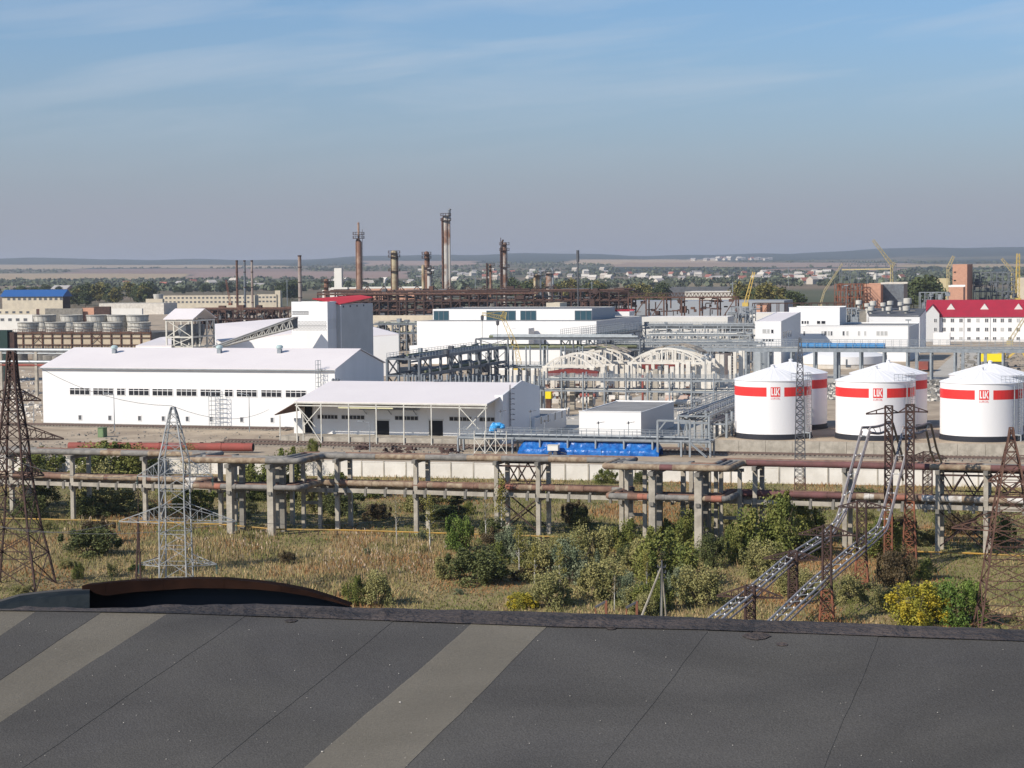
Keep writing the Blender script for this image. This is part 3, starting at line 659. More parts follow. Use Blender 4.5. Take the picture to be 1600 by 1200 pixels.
# arched rusty coping at left
cop = thing('arched_coping', 'rust-brown arched metal coping above a dark upstand at the left roof edge', 'coping', CP+ray(340, 920)*18.6*KS)
TOP = [(128, 915), (165, 911), (210, 907.5), (255, 906), (300, 904.5), (350, 905), (400, 909.5), (440, 915), (480, 923), (515, 934), (546, 945.5)]
BOT = [(128, 923), (165, 931), (210, 925), (255, 922), (300, 919), (350, 919.5), (400, 921), (440, 925), (480, 931), (515, 939), (546, 947.5)]
def cp(px, py, d):
    dr = (onroof(px, yband(px))-CP).dot(fwd); return CP+ray(px, py)*(dr+.9*KS+(d-18)*KS*.8+.75*KS)
for k in range(len(TOP)-1):
    m = MB(); dpt = 18.45+.003*(k % 2)
    a, b, c, d_ = cp(*TOP[k], dpt), cp(*TOP[k+1], dpt), cp(*BOT[k+1], dpt-.02), cp(*BOT[k], dpt-.02); q = fwd*.55-Z*.02
    m.prism([a, b, c, d_], q); m.build('coping_sheet', mat('dark_brown_coping', (.011, .006, .005), (.022, .011, .008), 1.5, 1.0, spec=.03), cop)
m = MB(); m.poly([cp(x, y-4, 18.8) for x, y in BOT]+[cp(560, 965, 18.8), cp(128, 975, 18.8)]); m.build('upstand', M_black, cop)  # black sheet stands in for the dark gap under the coping
up_ = thing('felt_upstand', 'blue-grey felt-covered upstand at the left end of the rusty coping', 'parapet', cp(60, 945, 18))
m = MB(); Pt = [(-330, 985), (-200, 968), (-100, 955), (-40, 947), (0, 940), (30, 931), (70, 926), (110, 922.5), (140, 922)]
Pb = [(-330, 1020), (-200, 990), (-100, 975), (-40, 964), (0, 957), (30, 952), (70, 952), (110, 954), (140, 956)]
Pm = [(-330, 1000), (-200, 976), (-100, 961), (-40, 954), (0, 947), (30, 939), (70, 934), (110, 930), (140, 929)]
g = [[cp(x, y-3, 19.2) for x, y in Pt], [cp(x, y, 18.1) for x, y in Pt], [cp(x, y, 17.6) for x, y in Pm], [cp(x, y+2, 17.5) for x, y in Pb]]
for r_ in range(1, 3):
    for i in range(len(Pt)-1):
        j = len(m.v); m.v += [g[r_][i], g[r_][i+1], g[r_+1][i+1], g[r_+1][i]]; m.f.append((j, j+1, j+2, j+3))
mt_ = MB()
for i in range(len(Pt)-1): mt_.poly([g[0][i], g[0][i+1], g[1][i+1], g[1][i]])
mt_.build('felt_top', M_felt, up_)
m.build('felt_skirt', mat('blue_grey_felt', (.012, .017, .022), (.022, .027, .031), 1.5, 1.0, spec=.03, bump=.4, bscale=5), up_, smooth=True)  # blue-grey skirt darkened for its shaded face, unlike the felt top
m = MB(); tp = [cp(x, y-3, 19.25) for x, y in Pt]
for i in range(len(tp)-1):
    j = len(m.v); m.v += [tp[i], tp[i+1], tp[i+1]-Z*4, tp[i]-Z*4]; m.f.append((j, j+1, j+2, j+3))
m.build('back_face', M_concd, up_)
# ------------------------------------------------------------------ pipe trestle across the field
TR = Fr(G(651, 834), -19.0)
_p0 = TR.p
def _dz(px, py): a = solve(_p0(0, .2, 8), TR.u, px=px); return a, solve(_p0(a, .2, 0), Z, py=py)-8.05
DZ = [_dz(150, 709), _dz(650, 713.5), _dz(1250, 725), _dz(1560, 731)]
DZ = [(DZ[0][0]*1.6, DZ[0][1])]+DZ+[(DZ[-1][0]*1.4, DZ[-1][1])]
def _tp(a, b, z=0): return _p0(a, b, z+(float(np.interp(a, [q[0] for q in DZ], [q[1] for q in DZ]))*z/8 if z > .3 else 0))
TR.p = _tp
tre = thing('pipe_trestle', 'long concrete post-and-beam trestle carrying old pipes across the weedy field', 'pipe trestle', TR.O)
def tpost(a, b, w=.42, zt=7.5, m_=M_conc):
    zt = TR.p(a, b, zt).z; m = MB(); m.cbox(_p0(a, b, zt/2-.2), w, w, zt+.4, TR.u, TR.v); m.build('post', m_, tre)
def tbeam(p, q, w, h, m_=M_concd, name='beam'): m = MB(); m.bar(p, q, w, h); m.build(name, m_, tre)
mains = [-60, 20, 115, 228, 346, 436, 528, 651, 777, 842, 972, 1068, 1180, 1320, 1465, 1540, 1660, 1780, 1890]
MA = [TR.apx(x) for x in mains]; W2 = 3.3
for a in MA:
    tpost(a, 0); tpost(a+.0, W2, .4)
    tbeam(TR.p(a, -.7, 7.6), TR.p(a, W2+.6, 7.6), .4, .38, M_concd, 'crossbeam'); tbeam(TR.p(a, -.55, 4.0), TR.p(a, W2+.5, 4.0), .35, .4, M_concd, 'crossbeam')
for i in range(len(MA)-1):
    for b in (.05, W2-.2):
        tbeam(TR.p(MA[i]+.25, b-.3, 4.40), TR.p(MA[i+1]-.25, b-.3, 4.36), .22, .42, M_conc, 'longitudinal_beam')
    n = max(2, int((MA[i+1]-MA[i])/1.9))
    for k in range(n):
        a = MA[i]+(k+.5)*(MA[i+1]-MA[i])/n
        m = MB(); m.cbox(TR.p(a, 1.3, 4.68),   .22, 2.6, .22, TR.u, TR.v); m.cbox(TR.p(a, -.28, 4.25), .26, .3, .75, TR.u, TR.v); m.build('bracket', M_concd, tre)
# expansion loop frames
def loopframe(px, w, back=True):
    a = TR.apx(px, -5.1); tpost(a, -5.1, w, 7.3, M_conc); tpost(a, -2.4, w*.8, 7.3, M_concd); tbeam(TR.p(a, -5.9, 7.45), TR.p(a, 0.2, 7.45), .5, .4, M_concd, 'crossbeam'); tbeam(TR.p(a, -5.6, 4.55), TR.p(a, 0, 4.55), .4, .35, M_concd, 'crossbeam')
for px, w in ((361, .62), (425, .66), (1020, .62), (1092, .70)): loopframe(px, w)
for (pa, pb, b) in ((346, 378, 1.3), (475, 501, .4), (980, 1008, -.9), (1127, 1156, -1.2), (1108, 1119, .6)):
    a, c = TR.apx(pa, b), TR.apx(pb, b); tpost(a, b, .36, 7.4); tpost(c, b, .36, 7.4); tbeam(TR.p(a, b, 2.9), TR.p(c, b, 2.9), .25, .3, M_concd, 'tie'); tbeam(TR.p(a-.4, b, 7.5), TR.p(c+.4, b, 7.5), .3, .3, M_concd, 'tie')
# steel cross bracing
def xb(a, c, z0, z1, b, w=.12, m_=M_rustd):
    for (p, q) in ((TR.p(a, b, z0), TR.p(c, b+.02, z1)), (TR.p(c, b, z0), TR.p(a, b-.02, z1))): m = MB(); m.bar(p, q, w); m.build('brace', m_, tre)
def zig(a, c, z0, z1, n, b, m_=M_rustd):
    m = MB()
    for k in range(n):
        x0 = a+(c-a)*k/n; x1 = a+(c-a)*(k+1)/n; xm = (x0+x1)/2; m.bar(TR.p(x0, b, z1), TR.p(xm, b, z0), .12); m.bar(TR.p(xm, b, z0), TR.p(x1, b, z1), .12)
    m.bar(TR.p(a, b, z1), TR.p(c, b, z1), .16); m.bar(TR.p(a, b, z0), TR.p(c, b, z0), .10); m.build('truss_bracing', m_, tre)
i0 = mains.index(777); i1 = mains.index(1465)
for b in (.1, W2): xb(MA[i0], MA[i0+1], .6, 4.1, b); zig(MA[i0], MA[i0+1], 5.4, 7.3, 2, b)
for b in (.1, W2): xb(MA[i1], MA[i1+1], .6, 4.1, b); zig(MA[i1], MA[i1+1], 5.5, 7.3, 2, b); zig(MA[i1+1], MA[i1+2], 5.5, 7.3, 2, b)
for i in range(len(MA)-1):       # thin service lines on the beams
    pass
# ---- pipes
def cut(path, lens):
    """split a polyline into stretches of the given lengths"""
    path = [Vector(p) for p in path]; out = []; cur = [path[0]]; need = lens(); i = 0; p = path[0]
    while i < len(path)-1:
        q = path[i+1]; d = (q-p).length
        if d < need: cur.append(q); need -= d; p = q; i += 1
        else:
            p = p+(q-p)*(need/d); cur.append(p); out.append(cur); cur = [p]; need = lens()
    if len(cur) > 1: out.append(cur)
    return out
def roundpath(pts, r=.7, n=4):
    pts = [Vector(p) for p in pts]; out = [pts[0]]
    for i in range(1, len(pts)-1):
        a, b, c = pts[i-1], pts[i], pts[i+1]; d1 = (a-b); d2 = (c-b); rr = min(r, d1.length*.45, d2.length*.45); p = b+d1.normalized()*rr; q = b+d2.normalized()*rr
        for k in range(n+1):
            s = k/n; out.append(p*(1-s)**2+b*2*s*(1-s)+q*s*s)
    return out+[pts[-1]]
def pipeline(label, path, r, mats, lens, over=None, n=10, name='pipeline', cat='pipe', group=None, rv=.03):
    mid = path[len(path)//2]; t = thing(name, label, cat, mid, group)
    for sg in cut(roundpath(path, max(.5, r*2.2)), lens):
        m = MB(); rr = r*R.uniform(1-rv, 1+rv); ma = R.choice(mats)
        if over:
            x, _ = proj((sg[0]+sg[-1])/2)
            for (x0, x1, mo) in over:
                if x0 <= x <= x1: ma = mo
        m.tube(sg, rr, n); m.build('lagging', ma, t, smooth=True)
    return t
def lp(z, b, f1, f2, o1, o2):
    """path along the trestle at height z, offset b, with two loops stepping towards the viewer"""
    a0 = TR.apx(-120, b, z); a9 = TR.apx(1900, b, z)
    P = [TR.p(a0, b, z)]
    for (pl, pr, f) in ((322+o1, 505-o2, f1), (968+o1, 1160-o2, f2)):
        al, ar = TR.apx(pl, b, z), TR.apx(pr, b, z)
        P += [TR.p(al, b, z), TR.p(al, f, z), TR.p(ar, f, z), TR.p(ar, b, z)]
    return P+[TR.p(a9, b, z)]
lo = lambda a, b: (lambda: R.uniform(a, b))
Wg = [M_wrap, M_wrapt, M_wrapt, M_wrap]
OV1 = [(1030, 1052, M_wrapp), (1176, 1320, M_wrapp), (1340, 1470, M_wrapp), (1470, 1545, M_wrapt), (1545, 1700, M_wrapp)]
pipeline('thick grey-tan lagged pipe along the front top of the trestle', lp(8.05, .2, -5.4, -5.4, 0, 0), .31, Wg, lo(1.2, 4.5), OV1)
pipeline('grey lagged pipe on top of the trestle, second from the front', lp(8.0, .95, -4.3, -4.3, 9, 9), .24, Wg, lo(2, 5))
pipeline('grey lagged pipe on top of the trestle, third from the front', lp(8.0, 1.75, -3.2, -3.2, 18, 18), .22, [M_wrap], lo(2, 5))
pipeline('darker lagged pipe along the rear top of the trestle', lp(8.0, 2.6, -2.1, -2.1, 27, 27), .26, [M_wrap, M_wrapb], lo(2, 5))
Bm = [M_wrapb, M_wrapt, M_wrapt, M_wrapt, M_wrapb]
OV2 = [(350, 480, M_wrap), (770, 800, M_wrapo), (291, 304, M_wrapw), (325, 345, M_wrapo), (960, 988, M_wrap), (990, 1012, M_wrapo), (1013, 1065, M_wrap), (1108, 1130, M_wrapo), (1130, 1158, M_wrap), (1165, 1320, M_wrapp), (1352, 1372, M_wrapw), (1408, 1424, M_wrapo), (1450, 1496, M_wrapw), (1517, 1550, M_wrapw), (1575, 1590, M_wrapw)]
pipeline('patchy brown and tan lagged pipe on the lower level of the trestle, nearest', lp(5.15, .1, -5.1, -5.1, 4, 4), .30, Bm, lo(.4, 1.7), OV2, rv=.10)
pipeline('rusty brown pipe on the lower level of the trestle, behind the patchy one', lp(5.15, .85, -4.0, -4.0, 14, 14), .26, [M_wrapb, M_rust, M_wrapb], lo(1.5, 5), [(770, 880, M_wrapo), (1540, 1600, M_wrapo)])
pipeline('dark pipe at the back of the lower level of the trestle', lp(5.1, 2.0, -2.0, -2.0, 22, 22), .25, [M_wrapb, M_rustd], lo(2, 5))
gp = [G(-60, 806, .7), G(150, 811, .7), G(345, 817, .7), G(430, 824.5, .7), G(545, 826, .7), G(700, 831, .7), G(930, 838, .7), G(1180, 848, .7), G(1400, 858, .7), G(1520, 862, .7), G(1680, 870, .7)]
gt = thing('gas_pipe', 'thin yellow gas pipe running low behind the trestle posts', 'pipe', gp[5])
m = MB(); m.tube([q-Z*.15 for q in gp], .08, 6); m.build('tube', M_yel, gt, smooth=True)
m = MB()
for k in range(40):
    s = k/39*(len(gp)-1); i = min(int(s), len(gp)-2); q = gp[i]+(gp[i+1]-gp[i])*(s-i); m.bar(q-Z*.75, q-Z*.08, .08)
m.build('stanchions', M_rustd, gt)['kind'] = 'stuff'
# ladder tops just beyond the roof edge
for i, (x, y, s) in enumerate([(939, 944, 'left'), (987, 945, 'right')]):
    P = G(x, y+40); P = CP+ray(x, y)*30*KS; t = thing('steel_ladder_top', ('grey-tipped' if i == 0 else 'redder')+' rusty bracket frame sticking up beyond the roof edge, '+('further from' if i == 0 else 'nearer to')+' the tripod pole', 'bracket', P)
    m = MB(); q = P; a = Vector((.13, 0, .07)); m.bar(q-a-Z*q.z, q-a+Z*.02, .03); m.bar(q+a-Z*q.z, q+a+Z*.02, .06); m.build('upright', M_rusto, t); m = MB(); m.bar(q-a*1.1, q+a*1.2, .05); m.build('top_rail', M_dark, t)
# wooden tripod pole
P = G(1036, 992); t = thing('tripod_pole', 'wooden pole braced by two struts, standing in bushes beyond the roof edge', 'utility pole', P)
tp = PYr(1034, 884, P.y); M_wood = mat('grey_wood', (.36, .33, .27), (.24, .21, .17), 1, .9)
for e, r_ in ((PYr(1003, 962, P.y-1.5), .09), (PYr(1033, 975, P.y-.5), .12), (PYr(1042, 975, P.y+1), .09)):
    d = (e-tp); m = MB(); m.tube([tp+d*.05, tp+d*1.15], [r_*.8, r_], 6); m.build('pole', M_wood, t)
m = MB(); m.bar(tp-Z*1.2, tp+Z*.4, .1)
for z in (-.9, -.5, -.1): m.bar(tp+Vector((-.3, 0, z)), tp+Vector((.3, 0, z)), .06); m.tube([tp+Vector((-.28, 0, z)), tp+Vector((-.28, 0, z+.16))], .05, 6); m.tube([tp+Vector((.28, 0, z)), tp+Vector((.28, 0, z+.16))], .05, 6)
m.build('insulator_rack', M_dark, t)
# ------------------------------------------------------------------ lattice pylons
def lattice(name, label, base, lv, ma, w=.12, wb=.07, arms=(), deg=PA, sub=None, cat='pylon', mlow=None, zlow=0, group=None, ins=None, xmode='x'):
    """lv: list of (height, half width); arms: (height, half length, rise, depth half)"""
    t = thing(name, label, cat, base, group); u, v = dirs(deg)
    def c(k, i):
        z, hw = lv[k]; sx = (-1, 1, 1, -1)[i]; sy = (-1, -1, 1, 1)[i]; return base+u*(sx*hw)+v*(sy*hw)+Z*z
    for i in range(4):
        m = MB(); m2 = MB()
        for k in range(len(lv)-1): (m2 if mlow and lv[k+1][0] <= zlow else m).bar(c(k, i), c(k+1, i), w)
        if m.v: m.build('leg', ma, t)
        if m2.v: m2.build('leg_foot', mlow, t)
    m = MB(); m2 = MB()
    for k in range(len(lv)-1):
        q = m2 if mlow and lv[k+1][0] <= zlow else m
        for i in range(4):
            j = (i+1) % 4
            if xmode == 'x' or i % 2 == 0: q.bar(c(k, i), c(k+1, j), wb); 
            if xmode == 'x' or i % 2: q.bar(c(k, j), c(k+1, i), wb)
            q.bar(c(k+1, i), c(k+1, j), wb)
    m.build('bracing', ma, t)
    if m2.v: m2.build('bracing', mlow, t)
    for (z, La, Lb, rise, hd) in arms:
        hw = float(np.interp(z, [a for a, b in lv], [b for a, b in lv]))
        hz_ = float(np.interp(z+rise, [a for a, b in lv], [b for a, b in lv]))
        for s, L in ((-1, La), (1, Lb)):
            if L <= 0: continue
            m = MB(); tip = base+u*(s*L)+Z*z
            for sy in (-1, 1):
                p = base+u*(s*hw)+v*(sy*hw)+Z*z; q = base+u*(s*hz_)+v*(sy*hz_)+Z*(z+rise); m.bar(p, tip, wb*1.3); m.bar(q, tip+Z*.05, wb*1.1)
                n = 4
                for k in range(1, n):
                    f = k/n; a = p+(tip-p)*f; b = q+(tip-q)*f; m.bar(a, b, wb*.7); m.bar(p+(tip-p)*((k-1)/n), b, wb*.7)
            m.build('crossarm', ma, t)
            if ins:
                m = MB(); d = ins; m.tube([tip, tip-Z*d*.15], .03, 5)
                for k in range(8): m.lathe(tip-Z*(d*(.15+.1*k)), [(.02, 0), (.11, -.02), (.02, -.06)], 6)
                m.build('insulator', M_insul, t)
    return t
def lvl(z0, z1, h0, h1, n, e=1.0): return [(z0+(z1-z0)*(k/n)**e, h0+(h1-h0)*(k/n)**e) for k in range(n+1)]
def hpx(P, wpx): return wpx/F*(P-CP).dot(fwd)/2
B = G(27, 918); fr = Fr(B); z = lambda y: solve(B, Z, py=y)
zs = [(0, hpx(B, 92)), (z(868), hpx(B, 76)), (z(830), hpx(B, 62)), (z(775), hpx(B, 48)), (z(742), hpx(B, 41)), (z(715), hpx(B, 37)), (z(686), hpx(B, 34)), (z(664), hpx(B, 29)), (z(642), hpx(B, 25)), (z(624), hpx(B, 21)), (z(608), hpx(B, 17)), (z(585), hpx(B, 14)), (z(566), hpx(B, 12)), (z(548), hpx(B, 9))]
# feet: straight braced panels below the waist
t = lattice('rusty_pylon', 'tall rust-brown lattice pylon rising at the far left edge of the picture', B, zs, M_rustd, .15, .07, [(z(743), 3.4, 2.6, 1.1, 0), (z(686), 4.6, 4.4, 1.2, 0), (z(626), 3.4, 2.5, 1.0, 0)], deg=-6)
B = G(276, 934); z = lambda y: solve(B, Z, py=y)
zs = [(0, hpx(B, 45))]+[(z(y), hpx(B, w_)) for y, w_ in ((905, 43), (880, 42), (855, 41), (832, 41), (812, 40), (790, 39), (765, 39), (742, 39), (716, 38), (695, 29), (676, 22), (660, 16), (647, 11), (636, 5))]
lattice('silver_pylon', 'galvanised silver-grey lattice pylon with three pairs of arms in the field', B, zs, mat('dull_grey_steel', (.34, .35, .355), (.24, .25, .255), 1.2, .6), .10, .045, [(z(744), 3.1, 3.2, 1.3, 0), (z(815), 4.7, 5.1, 1.35, 0), (z(882), 3.1, 3.4, .7, 0)], deg=-4, ins=.85, xmode='z')
B = G(1578, 990); z = lambda y: solve(B, Z, py=y)
zs = [(0, hpx(B, 104))]+[(z(y), hpx(B, w_)) for y, w_ in ((955, 92), (915, 82), (880, 72), (850, 64), (826, 56), (800, 50), (775, 42), (752, 34), (728, 26), (706, 18), (688, 10), (668, 5))]
lattice('rusty_pylon', 'dark rusty tapering lattice pylon at the right edge before the third tank', B, zs, M_rust, .12, .06, [(z(826), 4.2, 4.2, 1.1, 0), (z(752), 1.6, 1.6, .7, 0)], deg=-8)
B = G(1250, 800); z = lambda y: solve(B, Z, py=y)
zs = [(z(y), hpx(B, float(np.interp(y, [528, 560, 620, 700, 800], [3, 8, 12, 15, 18])))) for y in np.linspace(800, 528, 26)]
lattice('lattice_mast', 'slender dark lattice mast standing before the leftmost pair of tanks', B, [(max(0, a), b) for a, b in zs], M_dark, .09, .05, deg=-8, cat='mast', mlow=M_rust, zlow=z(740))
# thin pole with spread feet in the field
B = G(217, 935); t = thing('thin_mast', 'thin dark brown mast with splayed feet left of the silver pylon', 'mast', B); tp = PYr(216, 812, B.y)
for x in (212, 221): m = MB(); m.bar(PYr(x, 935, B.y), tp, .12); m.build('leg', M_rustd, t)
m = MB()
for k in range(5): 
    f = .12+k*.17; m.bar(PYr(212, 935, B.y)*(1-f)+tp*f, PYr(221, 935, B.y)*(1-f)+tp*f, .06)
m.bar(PYr(205, 905, B.y), PYr(232, 903, B.y), .05); m.bar(tp, PYr(215.5, 745, B.y), .04)
m.build('crosspiece', M_rustd, t)
# ---- portal and supports of the twin tube busbar lines
def support(px, pyt, pyb, wt, wb_, arm, ya, lab, low=True, n=9, ma=M_rustd):
    B = G(px, pyb); z = lambda y: solve(B, Z, py=y); zt = z(pyt)
    lv = [(zt*k/n, hpx(B, wb_+(wt-wb_)*min(1, k/(n*.45)))) for k in range(n+1)]
    L = arm/F*(B-CP).dot(fwd)
    return lattice('busbar_support', lab, B, lv, ma, .13, .06, [(z(ya), L, L, zt-z(ya)-.05, 0)] if arm else [], deg=-14, cat='lattice support', mlow=M_rusto if low else None, zlow=zt*.42)
support(1346, 783, 921, 14, 22, 37, 793, 'rusty crossarm support with orange feet, beyond the first lower one')
support(1292, 821, 972, 13, 22, 44, 836, 'tallest rusty crossarm support at the roof edge, orange-footed')
support(1239, 861, 945, 13, 14, 46, 874, 'rusty crossarm support between the two nearest ones', False)
support(1172, 915, 1010, 14, 15, 52, 933, 'nearest low rusty crossarm support by the roof edge', False)
support(1388, 634, 875, 11, 12, 0, 640, 'left rusty mast of the tall portal before the middle tank', True, 20)
support(1421, 632, 882, 12, 22, 0, 640, 'right rusty mast of the tall portal before the middle tank', True, 20)
support(1449, 706, 800, 14, 14, 30, 716, 'small rusty support behind the portal, right of it', False)
B = G(1388, 875); t = thing('portal_truss', 'rusty truss crossarm spanning the two portal masts with hanging ends', 'crossarm', PYr(1404, 648, B.y))
PA_ = [PYr(1353, 647, B.y), PYr(1386, 646, B.y), PYr(1421, 643, B.y), PYr(1450, 644, B.y)]; PT = [PYr(1353, 646, B.y), PYr(1386, 636, B.y), PYr(1421, 633, B.y), PYr(1450, 643, B.y)]
for k in range(3):
    m = MB(); m.bar(PA_[k], PA_[k+1], .12)
    if k == 1: m.bar(PT[1], (PA_[1]+PA_[2])/2, .1); m.bar((PA_[1]+PA_[2])/2, PT[2], .1)
    else: m.bar(PT[k], PT[k+1], .1); m.bar((PT[k]+PT[k+1])/2, (PA_[k]+PA_[k+1])/2, .1)
    m.build('truss', M_rustd, t)
def tubes(label, A, Bp, far=None):
    t = thing('busbar_line', label, 'busbar', A[len(A)//2])
    for L in (A, Bp):
        pts = roundpath(L, 1.2, 5); m = MB(); m.tube(pts, .085, 8); m.build('tube', M_busb, t, smooth=True)
        low = [q-Z*.42+V*.1 for q in pts]; m = MB(); m.tube(low, .068, 8); m.build('tube', M_busd, t, smooth=True)
    m = MB(); mi = MB()
    pa, pb = roundpath(A, 1.2, 5), roundpath(Bp, 1.2, 5)
    def sample(P, s):
        T = sum((P[i+1]-P[i]).length for i in range(len(P)-1))*s
        for i in range(len(P)-1):
            d = (P[i+1]-P[i]).length
            if T <= d: return P[i]+(P[i+1]-P[i])*(T/d if d else 0)
            T -= d
        return P[-1]
    for k in range(22):
        s = (k+.5)/22; a, b = sample(pa, s), sample(pb, s); m.bar(a, b, .05); m.bar(a, a-Z*.42, .05)
        for f in (.2, .8): q = a+(b-a)*f; mi.lathe(q, [(.0, .09), (.05, .05), (.06, 0), (.05, -.05), (0, -.08)], 6)
    m.build('spacer', M_galv, t); mi.build('insulator', M_white, t)['kind'] = 'stuff'
    return t
M_busb = mat('dull_aluminium_tube', (.37, .34, .33), (.28, .255, .25), 1.0, .5, .2); M_busd = mat('mauve_steel_tube', (.24, .20, .20), (.17, .145, .15), 1.0, .6)
A = [PY(1096, 976, 77), PY(1110, 964, 79), PY(1160, 926, 86), PY(1228, 869, 96), PY(1281, 836, 101), PY(1307, 812, 105), PY(1347, 667, 111)]
Bq = [PY(1118, 976, 77), PY(1134, 962, 79), PY(1180, 925, 86), PY(1240, 872, 96), PY(1297, 838, 101), PY(1322, 795, 105), PY(1360, 667, 111)]
tubes('left pair of grey tubes climbing to the left end of the tall portal', A, Bq)
A = [PY(1196, 974, 81), PY(1208, 963, 83), PY(1262, 911, 91), PY(1326, 856, 99), PY(1371, 822, 104), PY(1380, 795, 107), PY(1411, 669, 112)]
Bq = [PY(1218, 976, 81), PY(1232, 962, 83), PY(1290, 906, 91), PY(1342, 862, 99), PY(1386, 822, 104), PY(1393, 795, 107), PY(1425, 669, 112)]
tubes('right pair of grey tubes climbing to the middle of the tall portal', A, Bq)
def far_tubes(label, pts, pts2):
    t = thing('busbar_line', label, 'busbar', pts[0])
    for L in (pts, pts2): m = MB(); m.tube(roundpath(L, 1.0, 4), .12, 8); m.build('tube', M_busd, t, smooth=True)
    m = MB()
    for i in range(9):
        f = (i+.5)/9*(len(pts)-1); k = min(int(f), len(pts)-2); a = pts[k].lerp(pts[k+1], f-k); b = pts2[k].lerp(pts2[k+1], f-k); m.bar(a, b, .06)
    m.build('spacer', M_galvd, t)
far_tubes('dark tubes crossing under the portal and falling away behind its left mast', [PY(1347, 668, 111), PY(1372, 667, 112), PY(1394, 658, 113), PY(1409, 710, 121), PY(1418, 745, 128)], [PY(1360, 676, 111), PY(1375, 678, 112), PY(1387, 672, 113), PY(1402, 720, 121), PY(1411, 750, 128)])
far_tubes('dark tubes crossing under the portal and falling away on its right', [PY(1411, 668, 112), PY(1430, 668, 113), PY(1454, 660, 114), PY(1463, 700, 122), PY(1471, 722, 128)], [PY(1425, 676, 112), PY(1435, 678, 113), PY(1447, 671, 114), PY(1454, 705, 122), PY(1462, 724, 128)])
# overhead wires from the silver pylon
t = thing('overhead_wires', 'thin overhead wires strung between the left pylons', 'wires', G(150, 860)); m = MB()
for (p, q) in ((PY(180, 817, 95), PY(-60, 804, 101)), (PY(370, 815, 95), PY(-60, 812, 103)), (PY(207, 744, 95), PY(-40, 690, 101)), (PY(268, 634, 96), PY(20, 548, 101)), (PY(268, 634, 96), PY(420, 640, 150)), (PY(370, 815, 95), PY(700, 790, 160))):
    pts = [p.lerp(q, k/10)-Z*(1.1*4*(k/10)*(1-k/10)) for k in range(11)]; m.tube(pts, .018, 4, caps=False)
m.build('wire', M_dark, t)
# ------------------------------------------------------------------ storage tanks
# platform with concrete retaining wall
zb = 1.85; _a, _b = G(1113, 687.5, zb), G(1500, 693.5, zb)
BT = Fr((_a.x, _a.y, 0), math.degrees(math.atan2((_b-_a).y, (_b-_a).x)))
bund = thing('tank_terrace', 'low concrete retaining wall and terrace under the white tanks', 'retaining wall', BT.O)
n = 14; L = BT.apx(1720)/n
for k in range(n):
    m = MB(); m.box(BT.p(k*L+.02, 0, -.1), BT.u*(L-.04), BT.v*.4, Z*(zb+.1)); m.build('wall_panel', M_conc, bund)
m = MB(); m.box(BT.p(0, .41, 0), BT.u*(L*n), BT.v*85, Z*(zb-.05)); m.build('fill', M_yard, bund)
m = MB(); m.bar(BT.p(0, .4, zb*.5), BT.p(0, 85, zb*.5), .4, zb); m.build('side_wall', M_conc, bund)
def glyph(mb, fn, strokes):
    for st in strokes:
        i = len(mb.v); mb.v += [fn(x, y) for x, y in st]; mb.f.append(tuple(range(i, i+len(st))))
# strokes of the white letters on the red square, in units of the square
LUKG = [[(.07, .15), (.19, .15), (.19, .90), (.07, .90)], [(.19, .15), (.30, .15), (.30, .29), (.19, .29)],
        [(.37, .15), (.66, .15), (.66, .29), (.37, .29)], [(.37, .29), (.47, .29), (.47, .90), (.37, .90)], [(.56, .29), (.66, .29), (.66, .90), (.56, .90)],
        [(.66, .46), (.74, .46), (.95, .90), (.82, .90)], [(.66, .58), (.82, .15), (.96, .15), (.74, .58)]]
def font_tris(s):
    c = bpy.data.curves.new('t', 'FONT'); c.body = s; c.size = 1; c.resolution_u = 2; o = bpy.data.objects.new('t', c); COL.objects.link(o); bpy.context.view_layer.update()
    dg = bpy.context.evaluated_depsgraph_get(); me = o.evaluated_get(dg).to_mesh(); vs = [v.co.copy() for v in me.vertices]; fs = [tuple(p.vertices) for p in me.polygons]
    o.evaluated_get(dg).to_mesh_clear(); bpy.data.objects.remove(o); bpy.data.curves.remove(c); w_ = max(v.x for v in vs); h_ = max(v.y for v in vs); return vs, fs, w_, h_
LV, LF, LW, LH = font_tris('LUKOIL')
